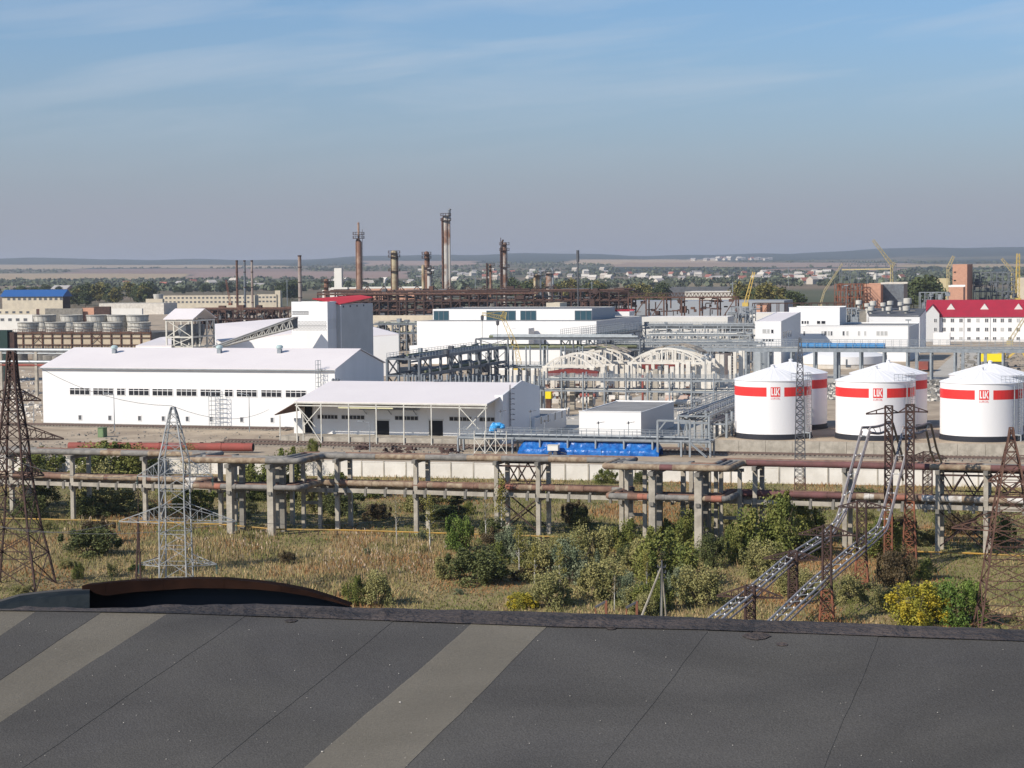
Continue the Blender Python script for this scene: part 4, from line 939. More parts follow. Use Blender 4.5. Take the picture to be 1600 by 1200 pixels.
def tank(px0, px1, pyr, pyb, Yc, label, front=True):
    z0 = zb
    for _ in range(12):
        C = GY((px0+px1)/2, Yc, z0); r = (px1-px0)/2/F*(C-CP).dot(fwd); e_ = proj(C-Vector((C.x, C.y, 0)).normalized()*r)[1]-pyb; Yc *= 1+e_*.002
    d = (C-CP).dot(fwd); r = (px1-px0)/2/F*d*.995
    h = 8.9
    Cr = Vector((C.x, C.y-r, z0)); h = solve(C+U*0, Z, py=pyr)
    t = thing('storage_tank', label, 'storage tank', C, 'white storage tanks with a red band')
    c = C
    m = MB(); m.lathe(c, [(r, .70), (r, h)], 72); m.build('shell', M_tank, t, smooth=True)
    m = MB(); m.lathe(c, [(r+.16, -.25), (r+.16, .12), (r+.02, .14), (r+.012, .72), (r-.02, .72)], 72); m.build('base_ring', M_black, t, smooth=True)
    # conical roof of overlapping sector sheets
    ha = solve(C+Z*h, Z, py=pyr-(17.5 if front else 14)); ha = 1.62
    m = MB(); m.lathe(c, [(r, h-.05), (r+.10, h-.05), (r+.10, h+.02), (r, h+.05), (.7, h+ha), (0, h+ha+.03)], 72); m.build('roof', M_tank, t)
    m = MB()
    for k in range(24):
        a = 2*math.pi*k/24+.05; e = Vector((math.cos(a), math.sin(a), 0)); m.bar(c+e*.7+Z*(h+ha+.01), c+e*(r-.05)+Z*(h+.07), .12, .03)
    m.build('roof_ribs', M_tank, t)
    m = MB(); m.lathe(c, [(.3, h+ha), (.3, h+ha+.35), (.42, h+ha+.4), (0, h+ha+.55)], 10); m.build('vent', M_tank, t)
    az = math.atan2(-C.y, -C.x)+.06       # towards the viewer
    def cyl(a, z, e): return c+Vector((math.cos(a)*(r+e), math.sin(a)*(r+e), z))
    zb0, zb1 = h-2.26, h-.92; lo_h = 1.38; hw = lo_h/2/r; gap = 1.28/r
    m = MB(); n = 60; a0 = az+gap; a1 = az+2*math.pi-gap
    for k in range(n):
        s0 = a0+(a1-a0)*k/n; s1 = a0+(a1-a0)*(k+1)/n; m.poly([cyl(s0, zb0, .008), cyl(s1, zb0, .008), cyl(s1, zb1, .008), cyl(s0, zb1, .008)])
    m.build('red_band', M_tred, t, smooth=False)
    m = MB(); n = 6
    for k in range(n):
        s0 = az-hw+2*hw*k/n; s1 = az-hw+2*hw*(k+1)/n; m.poly([cyl(s0, zb0, .010), cyl(s1, zb0, .010), cyl(s1, zb1+.04, .010), cyl(s0, zb1+.04, .010)])
    lg = m.build('emblem', M_tred, t)
    m = MB(); glyph(m, lambda x, y: cyl(az-hw+2*hw*x, zb0+(zb1+.04-zb0)*y, .016), LUKG); m.build('letters', M_white, lg)
    m = MB(); tw = 2*hw*.98; i = len(m.v)
    m.v += [cyl(az-tw/2+tw*v.x/LW, zb0-.40+.30*v.y/LH, .012) for v in LV]; m.f += LF; m.build('lettering', M_tred, lg)
    # ladder with cage, roof rail and spout pipe on the right
    al = az+(.98 if front else 1.0)
    if not front: return t
    m = MB()
    e = Vector((math.cos(al), math.sin(al), 0)); s_ = Vector((-e.y, e.x, 0)); q = c+e*(r+.22)
    for k in (-.28, .28): m.bar(q+s_*k+Z*.1, q+s_*k+Z*(h+1.1), .07)
    for k in range(26): m.bar(q-s_*.28+Z*(.3+k*.34), q+s_*.28+Z*(.3+k*.34), .04)
    m.build('ladder', M_galv, t)
    m = MB()
    for k in range(12):
        z = 2.0+k*.62; pts = [q+s_*.38*math.cos(b)+e*(.12+.42*math.sin(b))+Z*z for b in [i*math.pi/6 for i in range(7)]]
        for i in range(6): m.bar(pts[i], pts[i+1], .035)
    for b in (.5, 1.2, 1.9, 2.6): m.bar(q+s_*.38*math.cos(b)+e*(.12+.42*math.sin(b))+Z*2, q+s_*.38*math.cos(b)+e*(.12+.42*math.sin(b))+Z*(h+1), .04)
    m.build('ladder_cage', M_galv, t)
    m = MB(); N = 14
    for k in range(N+1):
        a = al-.55+k*.9/N; p = c+Vector((math.cos(a), math.sin(a), 0))*(r-.15)+Z*h
        if k % 2 == 0: m.bar(p, p+Z*1.05, .05)
        if k < N:
            a2 = al-.55+(k+1)*.9/N; p2 = c+Vector((math.cos(a2), math.sin(a2), 0))*(r-.15)+Z*h; m.bar(p+Z*1.05, p2+Z*1.05, .05); m.bar(p+Z*.55, p2+Z*.55, .04)
    m.build('roof_railing', M_galv, t)
    m = MB(); e2 = Vector((math.cos(al-.2), math.sin(al-.2), 0)); q = c+e2*(r+.25); m.tube([q+Z*.3, q+Z*(h-.4)], .09, 6); m.tube([q+Z*.9, q+e2*1.2+Z*.9, q+e2*1.2+Z*.05], .14, 8); m.build('riser_pipe', M_galv, t)
    return t
tank(1148, 1268, 592, 687, 181.5, 'white storage tank with red band, front left, behind the slender lattice mast')
tank(1306, 1429.5, 593.5, 688.5, 180.5, 'white storage tank with red band, front middle, behind the rusty portal')
tank(1469.5, 1597, 596, 690.5, 179, 'white storage tank with red band, front right, above the rusty tapering pylon')
tank(1179, 1292, 582, 672, 197, 'white storage tank half hidden behind the front left tank', False)
tank(1328, 1447.5, 583, 672, 195.5, 'white storage tank half hidden behind the front middle tank', False)
tank(1484, 1609, 585, 674, 194, 'white storage tank half hidden behind the front right tank', False)
# ------------------------------------------------------------------ white halls in the middle
def hall(name, label, fr, L, D, he, ridge_b, hr, wall, roofm, gable=None, ov=.35, a0=0, seams=True, cat='hall', deck=True):
    t = thing(name, label, cat, fr.O)
    m = MB(); m.box(fr.p(a0, 0, -.1), fr.u*L, fr.v*.2, Z*(he+.1)); m.build('front_wall', wall, t)
    m = MB(); m.box(fr.p(a0, D-.2, -.1), fr.u*L, fr.v*.2, Z*(he+.1)); m.build('rear_wall', wall, t)
    for a in (a0, a0+L-.2):
        m = MB(); m.prism([fr.p(a, .2, -.1), fr.p(a, D-.2, -.1), fr.p(a, D-.2, he), fr.p(a, ridge_b, hr-.05), fr.p(a, .2, he+.02)], fr.u*.2); m.build('gable_wall', gable or wall, t)
    for (b0, z0, b1, z1) in ((-ov, he-ov*(hr-he)/ridge_b, ridge_b, hr), (D+ov, he-ov*(hr-he)/max(.1, D-ridge_b), ridge_b, hr)):
        m = MB(); p = [fr.p(a0-.25, b0, z0+.03), fr.p(a0-.25, b1, z1+.03), fr.p(a0-.25, b1, z1+.17), fr.p(a0-.25, b0, z0+.17)]; m.prism(p, fr.u*(L+.5))
        r_ = m.build('roof', roofm, t)
    return t
# long white hall at left
F1 = Fr(G(68, 663.5)); L1 = F1.apx(523, 0, 9); h1 = F1.zpy(574); D1 = F1.bpx(600, L1, 5)
hr1 = F1.zpy(546, L1, D1/2)
H1 = hall('long_white_hall', 'long white windowed industrial hall, largest building at left', F1, L1, D1, h1, D1/2, hr1, M_white, M_wroof, mat('blue_grey_cladding', (.70, .70, .70), (.66, .66, .66), .3, .6, stretch=(1, 1, .1)))  # gable white toned down, its shade put into the colour
m = MB(); m.box(F1.p(-.4, -.5, h1-.25), F1.u*(L1+.8), F1.v*.14, Z*.2); m.build('gutter', M_galv, H1)
m = MB(); m.box(F1.p(-.1, -.12, -.1), F1.u*(L1+.2), F1.v*.12, Z*.45); m.build('plinth', M_concd, H1)
for (x0, x1, nx) in [(109, 141, 4), (145.5, 178, 4), (182.5, 196, 2), (201, 233.5, 4), (238, 270.5, 4), (275.5, 308, 4), (313, 345.5, 4), (351, 364.5, 2), (369.5, 402, 4), (408, 440.5, 4), (446, 479, 4)]:
    window(H1, F1, F1.apx(x0, 0, 5), F1.apx(x1, 0, 5), F1.zpy(616.5), F1.zpy(605), nx, [.72])
for x in (125, 171.5, 218, 255, 292.5, 330, 377.5, 425): window(H1, F1, F1.apx(x-2.8, 0, 1.5), F1.apx(x+3.2, 0, 1.5), F1.zpy(656-.003*(x)), F1.zpy(647.5-.003*x), 1, glass=M_glassg)
# roof fans
def roof_fan(px, py, on, lab):
    # on: function px,py -> point on the roof
    P = on(px, py); t = thing('roof_fan', lab, 'roof ventilator', P)
    m = MB(); m.cbox(P+Z*.35, .7, .7, .9); m.build('curb', M_galv, t); m = MB(); m.lathe(P+Z*.8, [(.35, 0), (.62, .25), (.62, .55), (.3, .75), (0, .78)], 10); m.build('cowl', mat('pale_green_metal', (.40, .50, .50), rough=.5), t, smooth=True)
def on1(px, py):
    for i in range(200):
        b = i*.1*D1/20; z = h1+(hr1-h1)*b/(D1/2); a = F1.apx(px, b, z); P = F1.p(a, b, z)
        if proj(P)[1] <= py: return P
    return P
roof_fan(179, 553, on1, 'pale green roof ventilator on the long white hall, left one'); roof_fan(343, 553, on1, 'pale green roof ventilator on the long white hall, middle one'); roof_fan(437, 553, on1, 'pale green roof ventilator on the long white hall, right one')
def lamp(px, pyb, pyt, lab, arm=4):
    P = G(px, pyb); t = thing('lamp_post', lab, 'lamp post', P); z = solve(P, Z, py=pyt); m = MB(); m.tube([P, P+Z*z], [.09, .05], 6); m.build('pole', M_galv, t)
    m = MB(); m.bar(P+Z*z, P+Z*(z+.15)-U*(arm*.35), .07); m.bar(P+Z*(z+.15)-U*(arm*.25), P+Z*(z+.2)-U*(arm*.5), .3, .1); m.build('lantern', M_galv, t)
lamp(179, 673, 616, 'thin lamp post before the long white hall, left'); lamp(390, 675, 617, 'thin lamp post before the long white hall, right'); lamp(53, 662, 634, 'lamp post left of the long white hall', 6); lamp(578, 705, 660, 'lamp post before the loading platform')
# climbing frame and ladder on the front
def scaffold(px0, px1, pyb, pyt, fr, lab, b=-.6, nz=8):
    t = thing('scaffold_tower', lab, 'scaffold', fr.p(fr.apx(px0, b), b)); a0, a1 = fr.apx(px0, b), fr.apx(px1, b); z1 = fr.zpy(pyt, a0, b); 
    m = MB()
    for a in (a0, a1):
        for bb in (b, b-1): m.bar(fr.p(a, bb, 0), fr.p(a, bb, z1), .06)
    m.build('upright', M_galv, t); m = MB()
    for k in range(nz+1):
        z = z1*k/nz
        for bb in (b, b-1): m.bar(fr.p(a0, bb, z), fr.p(a1, bb, z), .05)
        for a in (a0, a1): m.bar(fr.p(a, b, z), fr.p(a, b-1, z), .05)
    m.build('rungs', M_galv, t)
scaffold(331, 349, 668, 612, F1, 'light scaffold tower leaning at the front of the long white hall')
scaffold(498, 502.5, 680, 563, F1, 'narrow caged ladder up the long white hall near its right corner', -.4, 16)
# loading shed with canopy in front
F2 = Fr(G(437, 692.5)); zp = F2.zpy(681); aw = F2.apx(762, 0, 3); W0 = 5.0; a1 = F2.apx(787, W0, 3); ze = F2.zpy(628); aL = F2.apx(460, 0, ze)
D2 = F2.bpx(843, a1, 3); bR = (W0+D2)/2; zr = F2.zpy(597, F2.apx(522, bR, 9), bR)
S2 = thing('loading_shed', 'white loading shed with a wide sloping roof and open front canopy', 'shed', F2.O)
m = MB(); m.box(F2.p(0, 0, -.1), F2.u*(aw+.5), F2.v*(W0+.2), Z*(zp+.1)); m.build('platform', M_conc, S2)
m = MB()
for k in range(9): m.box(F2.p(1.5+k*4.2, -.012, 0), F2.u*.06, F2.v*.02, Z*zp)
m.build('platform_joints', M_concd, S2)
aA = F2.apx(488, W0, 3); zw = ze+(zr-ze)*W0/bR
m = MB(); m.box(F2.p(aA, W0, 0), F2.u*(a1-aA), F2.v*.2, Z*(zw-.05)); m.build('front_wall', M_white, S2)
m = MB(); m.prism([F2.p(a1-.2, W0, 0), F2.p(a1-.2, D2, 0), F2.p(a1-.2, D2, zw+.5), F2.p(a1-.2, bR, zr+.55), F2.p(a1-.2, W0-.5, zw+.35), F2.p(a1-.2, W0-.5, 0)], F2.u*.25); m.build('gable_wall', MT['blue_grey_cladding'], S2)
m = MB(); m.box(F2.p(a1-1.2, W0-.6, 0), F2.u*1.3, F2.v*.1, Z*(zw+.4)); m.build('corner_panel', M_white, S2)
m = MB(); m.prism([F2.p(aA, W0, 0), F2.p(aA, D2, 0), F2.p(aA, D2, zw), F2.p(aA, bR, zr-.1), F2.p(aA, W0, zw)], F2.u*.2); m.build('gable_wall', M_white, S2)
m = MB(); aR = F2.apx(522, bR, zr)
def slab(m, pts, th=.16): m.prism(pts, Z*th); return m
slab(m, [F2.p(aL, -.2, ze), F2.p(aw, -.2, ze), F2.p(a1-.3, W0, zw+.12), F2.p(a1-.3, bR, zr+.06), F2.p(aL, bR, zr+.06)]); m.build('roof', M_wroof, S2)
m = MB(); slab(m, [F2.p(aL, bR, zr+.05), F2.p(a1-.3, bR, zr+.05), F2.p(a1-.3, D2+.2, zw), F2.p(aL, D2+.2, zw)]); m.build('roof', M_wroof, S2)
for px in (465, 503, 546, 589, 632, 675, 719, 760):
    a = F2.apx(px, .1, 3); m = MB(); m.bar(F2.p(a, -.15, 0), F2.p(a, -.15, ze+.02), .16); m.cbox(F2.p(a, -.15, .1), .4, .4, .2); m.build('canopy_post', M_pale, S2)
    m = MB(); m.bar(F2.p(a, -.15, ze-.25), F2.p(a, W0, zw-.3), .14); m.build('canopy_rafter', M_pale, S2)
m = MB(); m.bar(F2.p(F2.apx(462, .0, 5), -.15, ze-.5), F2.p(aw, -.15, ze-.5), .16); m.bar(F2.p(aL, -.15, ze-.08), F2.p(aw, -.15, ze-.08), .2); m.build('canopy_beam', M_pale, S2)
for (x0, x1) in ((465, 503), (719, 760)):
    a, c = F2.apx(x0, 0, 3), F2.apx(x1, 0, 3); m = MB(); m.bar(F2.p(a, -.2, ze-.5), F2.p((a+c)/2+1.0, -.2, ze*.42), .13); m.bar(F2.p(c, -.2, ze-.5), F2.p((a+c)/2-1.0, -.2, ze*.42), .13)
    if x0 == 465: m.bar(F2.p(a, -.24, ze-.5), F2.p(c, -.24, .2), .12)
    m.build('canopy_brace', M_pale, S2)
def P2(px, z): return F2.apx(px, W0, z)
for (x0, x1, nx) in [(496, 528, 6), (533.5, 570, 6), (617, 654, 6), (702, 737, 5), (749, 779, 5)]:
    window(S2, F2, P2(x0, 3), P2(x1, 3), F2.zpy(655.5, 0, W0)+.15, F2.zpy(648.5, 0, W0)+.15, nx, b=W0, frame=M_wdull)
for (x0, x1) in ((587.5, 608), (671, 692)):
    a, c = P2(x0, 2), P2(x1, 2); zt = F2.zpy(657, a, W0); m = MB(); m.box(F2.p(a, W0-.03, zp), F2.u*(c-a), F2.v*.06, Z*(zt-zp)); d = m.build('door', M_void, S2); m = MB(); m.box(F2.p(a-.15, W0-.08, zt), F2.u*(c-a+.3), F2.v*.12, Z*.25); m.box(F2.p(a-.15, W0-.08, zp), F2.u*.15, F2.v*.1, Z*(zt-zp)); m.build('door_frame', M_wdull, d)
a, c = P2(567, 5), P2(656, 5); m = MB(); m.box(F2.p(a, W0-1.6, zp+4.0), F2.u*(c-a), F2.v*1.6, Z*.15)
for k in range(3): x = a+.6+(c-a-1.2)*k/2; m.bar(F2.p(x, W0, zp+3.2), F2.p(x, W0-1.4, zp+4), .1)
m.build('inner_canopy', M_galv, S2)
m = MB(); m.bar(F2.p(P2(548, 5), -.05, ze-.75), F2.p(P2(632, 5), -.05, ze-.75), .2); m.build('crane_beam', mat('pale_yellow_steel', (.60, .57, .36), rough=.6), S2)
# lean-to at the left end
LN_ = thing('lean_to', 'small lean-to with a brown edge at the left end of the loading shed', 'shed', F2.p(0, 1)); z4 = F2.zpy(649, 0, 0); z5 = z4+1.9
m = MB(); slab(m, [F2.p(-.7, -.2, z4), F2.p(aA-.3, -.2, z5+.2), F2.p(aA-.3, W0+6, z5+.2), F2.p(-.7, W0+6, z4)], .14); m.build('roof', M_rust, LN_)
m = MB(); m.box(F2.p(aA-3.2, W0+3, 0), F2.u*3.1, F2.v*.1, Z*(z5-.3)); m.build('back_wall', M_wdull, LN_)
m = MB(); m.box(F2.p(aA-3.1, W0-.1, zp), F2.u*1.5, F2.v*.1, Z*(2.4)); m.build('side_wall', M_white, LN_)
m = MB(); m.box(F2.p(aA-1.5, W0+.5, zp), F2.u*1.4, F2.v*.1, Z*(z5-zp-.3)); m.build('dark_opening', M_void, LN_)
for a in (0.1, 4): m = MB(); m.bar(F2.p(a, 0, 0), F2.p(a, 0, z4+.3*a/4), .13); m.build('post', M_pale, LN_)
for px in (524.5, 684): 
    P = F2.p(F2.apx(px, bR, zr), bR, zr+.1); t = thing('ridge_vent', 'grey three-hump ridge vent on the loading shed roof, '+('left' if px < 600 else 'right'), 'roof ventilator', P)
    for k in (-1, 0, 1): m = MB(); m.lathe(P+U*(k*.45), [(.26, 0), (.26, .35), (.12, .5), (0, .52)], 8); m.build('cowl', M_galvd, t)
# ladder on the gable of the shed
t = thing('wall_ladder', 'dark caged ladder on the shaded gable of the loading shed', 'ladder', F2.p(a1, W0+2.5)); m = MB(); b_ = F2.bpx(794, a1, 5)
for db in (0, .5): m.bar(F2.p(a1+.25, b_+db, 2.6), F2.p(a1+.25, b_+db, zw+1.8), .06)
for k in range(14): m.bar(F2.p(a1+.25, b_, 2.8+k*.45), F2.p(a1+.25, b_+.5, 2.8+k*.45), .05); 
m.build('rungs', M_dark, t); m = MB()
for k in range(7): m.bar(F2.p(a1+.25, b_-.1, 3.6+k*.8), F2.p(a1+1.0, b_+.25, 3.6+k*.8), .06); m.bar(F2.p(a1+1.0, b_+.25, 3.6+k*.8), F2.p(a1+.25, b_+1.5, 3.6+k*.8), .06)
m.build('cage', M_dark, t)
# two low flat-roofed blocks right of it
def block(name, label, px0, pyb, px1, pyt, px2, wall, roofm, side=None, Y=None, deg=PA, par=0.0, slope=0, cat='building', D=None, par_m=None, z0=0):
    O = G(px0, pyb, z0) if Y is None else GY(px0, Y, z0)
    fr = Fr(O, deg); h = fr.zpy(pyt); L = fr.apx(px1, 0, h*.5); D = D or fr.bpx(px2, L, h*.5); t = thing(name, label, cat, fr.O)
    h2 = h+slope
    m = MB(); m.box(fr.p(0, 0, -.1), fr.u*L, fr.v*.2, Z*(h+.1)); m.build('front_wall', wall, t)
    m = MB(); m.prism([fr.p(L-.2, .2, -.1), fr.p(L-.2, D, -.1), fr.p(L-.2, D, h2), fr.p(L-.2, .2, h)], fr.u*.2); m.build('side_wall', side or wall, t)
    m = MB(); m.prism([fr.p(0, .2, -.1), fr.p(0, D, -.1), fr.p(0, D, h2), fr.p(0, .2, h)], fr.u*.2); m.box(fr.p(.2, D-.2, 0), fr.u*(L-.4), fr.v*.2, Z*h2); m.build('rear_wall', wall, t)
    m = MB(); m.prism([fr.p(.2, .2, h-.25), fr.p(.2, D-.2, h2-.25), fr.p(.2, D-.2, h2-.1), fr.p(.2, .2, h-.1)], fr.u*(L-.4)); m.build('roof', roofm, t)
    if par:
        m = MB(); m.box(fr.p(-.06, -.06, h), fr.u*(L+.12), fr.v*.3, Z*par); m.bar(fr.p(0, D, h2+par/2), fr.p(L, D, h2+par/2), .3, par); m.build('parapet', par_m or wall, t)
    return t, fr, h, L, D
C1 = block('pump_house', 'small white flat-roofed block attached right of the loading shed', 787, 681, 835.5, 653, 885, M_white, M_roofg, mat('grey_side_cladding', (.55, .55, .55), rough=.6), par=.15, deg=PA)  # side walls of white blocks painted greyer to carry their shade
for k in range(5): b = 3+k*4.2; window(C1[0], C1[1], b, b+1.1, 1.6, 3.0, 1, b=C1[3], side='r', glass=M_glassg)
m = MB(); fr = C1[1]; m.box(fr.p(C1[3]*.62, -.03, .2), fr.u*(C1[3]*.3), fr.v*.05, Z*2.3); m.build('door', M_wdull, C1[0])
C2 = block('switch_house', 'low white block with a grey flat roof behind the blue tarpaulin', 905, 684, 1001.5, 643, 1053, M_white, M_roofg, MT['grey_side_cladding'], par=.12, deg=PA)
# tall white plant tower with red roof
T0, ft, ht, Lt, Dt = block('plant_tower', 'tall windowless white tower with a red roof above the long hall', 457.5, 0, 512.5, 471.5, 526.5, M_white, M_roofd, MT['blue_grey_cladding'], Y=262, cat='tower')
b2 = ft.bpx(577, Lt, ht*.8); 
m = MB(); m.box(ft.p(Lt*.72, Dt, 0), ft.u*(Lt*.28+.9), ft.v*(b2-Dt), Z*(ht-.8)); m.build('side_wall', mat('grey_cladding', (.50, .50, .49), (.46, .46, .45), .3, .6), T0)  # tower side grey holds the wall's shade in its colour
zt = ht-.8; m = MB(); q = ft
m.prism([q.p(Lt*.45, Dt-2.5, zt+1.3), q.p(Lt+.9, Dt-.1, zt+.05), q.p(Lt+.9, b2+.2, zt+1.2), q.p(Lt*.75, b2+.2, zt+1.7)], Z*.15); m.build('red_roof', M_redb, T0)
m = MB(); m.box(q.p(Lt+.92, Dt, 0), q.u*.05, q.v*.35, Z*zt); m.build('corner_strip', M_white, T0)
m = MB()
for (zr0, n0, x0, x1) in ((483.5, 3, .02, .48), (499.5, 4, .02, .97), (506, 4, .02, .97)):
    for r_ in range(n0):
        z = ft.zpy(zr0+4+r_*2.1)
        for k in range(24):
            a = (x0+(x1-x0)*(k+.5*(r_ % 2))/24)*Lt; m.box(ft.p(a, -.02, z), ft.u*.11, ft.v*.03, Z*.2)
m.build('vent_holes', M_glassg, T0)['kind'] = 'stuff'
m = MB()
for r_ in range(8):
    z = ft.zpy(500+r_*2)
    for k in range(7): m.box(ft.p(Lt-.01, (.5+k)*Dt/7, z), ft.u*.03, ft.v*.13, Z*.18)
m.build('vent_holes', M_shut, T0)['kind'] = 'stuff'
m = MB()
for k in range(11): b = Dt+1.0+(b2-Dt-1.4)*k/11+R.uniform(0, .4); m.box(q.p(Lt+.9, b, zt*.24+R.uniform(0, .3)), q.u*.04, q.v*R.uniform(.25, .6), Z*R.uniform(.6, 1.3))
m.build('small_openings', M_galvd, T0)
m = MB(); 
for k in range(4): m.box(q.p(Lt+.9, Dt+1.5+k*4, zt-.6), q.u*.1, q.v*.5, Z*.4)
m.build('roof_bracket', M_dark, T0)
# sloping white sheds behind the long hall
def wedge(name, label, pts, h0, wall, roofm, cat='shed'):
    """pts: roof outline as (px,py,Y) front-left, front-right, back-right, back-left"""
    P = [PY(*p) for p in pts]; t = thing(name, label, cat, (P[0].x, P[0].y, 0)); m = MB(); m.prism(P, -Z*.25); m.build('roof', roofm, t)
    for i in range(4):
        a, b = P[i], P[(i+1) % 4]; m = MB(); n_ = (b-a).cross(Z).normalized()*.2; k = -Z*.26
        m.prism([Vector((a.x, a.y, -.1)), Vector((b.x, b.y, -.1)), b+k, a+k], n_*-.5); m.build('wall', wall, t)
    return t
wedge('white_wing', 'white wing with sloping roof right of the red-topped tower', [(578, 525, 306), (623, 522, 306), (622, 520.5, 330), (574, 508, 330)], 0, M_white, M_wroof)
wedge('sloping_shed', 'white shed with a long sloping roof left of the tower', [(338, 533, 276), (460, 521, 272), (460, 496, 292), (335, 506, 294)], 0, M_white, M_wroof)
wedge('sloping_shed', 'low white shed roof at the foot of the open steel shed', [(212, 540, 268), (268, 540, 266), (268, 525, 290), (250, 527, 290)], 0, M_white, M_wroof)
# inclined conveyor gallery
t = thing('conveyor_gallery', 'inclined white truss conveyor gallery rising to the red-topped tower', 'conveyor', PY(390, 525, 257))
A0, A1_ = PY(326, 546, 255), PY(458, 512, 257); B0, B1_ = A0+Z*.2, A1_+Z*2.6
B0 = PY(333, 543, 255); B1_ = PY(458, 497.5, 257); dv = V*2.6
for (p, q) in ((A0, A1_), (B0, B1_)): 
    m = MB(); m.bar(p, q, .3); m.bar(p+dv, q+dv, .3); m.build('chord', M_pale, t)
m = MB(); n = 12
for k in range(n):
    a, b = A0.lerp(A1_, k/n), B0.lerp(B1_, (k+.5)/n); c = A0.lerp(A1_, (k+1)/n); m.bar(a, b, .16); m.bar(b, c, .16); m.bar(B0.lerp(B1_, (k+.5)/n), A0.lerp(A1_, (k+.5)/n), .12)
m.build('lattice', M_pale, t)
m = MB(); m.prism([A0+dv*.9, A1_+dv*.9, B1_+dv*.9, B0+dv*.9], V*.1); m.build('side_sheet', M_galvd, t); m = MB(); m.prism([B0-V*.3+Z*.2, B1_-V*.3+Z*.2, B1_+dv+V*.3+Z*.2, B0+dv+V*.3+Z*.2], Z*.12); m.build('roof', M_white, t)
# open steel shed with a white roof
ZS = Fr(GY(262, 268)); t = thing('open_steel_shed', 'open pale steel frame with white gable roof and dark hoppers inside', 'steel frame', ZS.O)
za, zb_ = ZS.zpy(500), ZS.zpy(491); LS = ZS.apx(300, 0, za); DS = ZS.bpx(334, LS, za)
for a in (0, LS):
    for k in range(4): m = MB(); m.bar(ZS.p(a, DS*k/3, 0), ZS.p(a, DS*k/3, za), .32); m.build('post', M_pale, t)
m = MB()
for z in (ZS.zpy(527), ZS.zpy(543), za-.2):
    for a in (0, LS): m.bar(ZS.p(a, 0, z), ZS.p(a, DS, z), .3)
    for k in range(4): m.bar(ZS.p(0, DS*k/3, z), ZS.p(LS, DS*k/3, z), .3)
m.build('floor_beams', M_pale, t); m = MB()
for (z0, z1) in ((ZS.zpy(543), ZS.zpy(527)), (ZS.zpy(527), za)): m.bar(ZS.p(0, 0, z0), ZS.p(LS, 0, z1), .15); m.bar(ZS.p(LS, 0, z0), ZS.p(0, 0, z1), .15); m.bar(ZS.p(LS, DS*.66, z0), ZS.p(LS, DS, z1), .15); m.bar(ZS.p(LS, DS, z0), ZS.p(LS, DS*.66, z1), .15)
m.build('brace', M_pale, t)
for s in (0, 1): m = MB(); y0_, y1_ = (-.5, DS/2) if s == 0 else (DS/2, DS+.5); m.prism([ZS.p(-.5, y0_, za+.1 if s == 0 else zb_+1), ZS.p(-.5, y1_, zb_+1 if s == 0 else za+.1), ZS.p(-.5, y1_, zb_+1.15 if s == 0 else za+.25), ZS.p(-.5, y0_, za+.25 if s == 0 else zb_+1.15)], ZS.u*(LS+1)); m.build('roof', M_wroof, t)
for k in range(3):
    m = MB(); c = ZS.p(LS*.55, DS*(.2+.3*k), 0); m.lathe(c, [(.5, ZS.zpy(541)), (1.5, ZS.zpy(520)), (1.5, za-1.2), (0, za-1)], 10); m.build('hopper', M_galvd, t)
# large white block in the middle distance
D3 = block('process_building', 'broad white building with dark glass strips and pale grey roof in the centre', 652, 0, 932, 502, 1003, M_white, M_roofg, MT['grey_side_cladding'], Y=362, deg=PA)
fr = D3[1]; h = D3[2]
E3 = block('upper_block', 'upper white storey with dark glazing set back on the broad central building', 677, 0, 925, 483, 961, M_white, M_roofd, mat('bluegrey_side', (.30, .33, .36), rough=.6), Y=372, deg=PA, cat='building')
f3, h3, L3 = E3[1], E3[2], E3[3]; M_glb = mat('teal_glass', (.03, .075, .10), rough=.2, spec=.6)
for (x0, x1) in ((677.5, 701.5), (760, 806), (813, 838), (898, 925)):
    a, c = f3.apx(x0, 0, h3-2), f3.apx(x1, 0, h3-2); zq = f3.zpy(502); window(E3[0], f3, a, c, zq, h3-.5, 4 if x1-x0 > 30 else 3, glass=M_glb, frame=M_galvd, fw=.18)
wedge('roof_monitor', 'long pale grey sloping roof of the upper storey, left part', [(677, 487, 374), (793, 486, 372), (830, 481, 400), (700, 484, 402)], 0, M_roofg, mat('light_grey_roofing', (.33, .35, .36), rough=.5), 'roof')
wedge('roof_monitor', 'long pale grey sloping roof of the upper storey, right part', [(812, 487, 372), (926, 486.5, 370), (960, 481, 400), (880, 480, 405)], 0, M_roofg, MT['light_grey_roofing'], 'roof')
block('stair_head', 'small cream block with two windows on the roof of the central building', 854, 0, 875, 473, 886, M_crm, M_crm, Y=395)
block('white_kiosk', 'little white cube against the front of the central building', 797, 0, 826, 513, 835, M_white, M_white, MT['grey_side_cladding'], Y=352)
block('long_white_wall', 'long plain white building stretching right of the central building', 1003, 0, 1137, 495, 1146, M_wdull, M_wroof, Y=400)
block('red_capped_block', 'small white block with a thin red roof edge beside the central building', 961, 0, 983.5, 486.5, 991, M_white, M_red, MT['grey_side_cladding'], Y=400, par=.5, par_m=M_red)
block('white_plant_wall', 'white wall of a plant building behind the galvanised rack in the centre', 757, 0, 882, 546, 900, M_white, M_wroof, Y=312)
block('white_plant_wall', 'white wall seen between the posts of the dark diagonal rack', 640, 0, 757, 540, 762, M_white, M_wroof, Y=345)
block('grey_plant_wall', 'grey-white wall below the yellow crane', 764, 0, 842, 578, 846, M_wdull, M_wroof, Y=285)
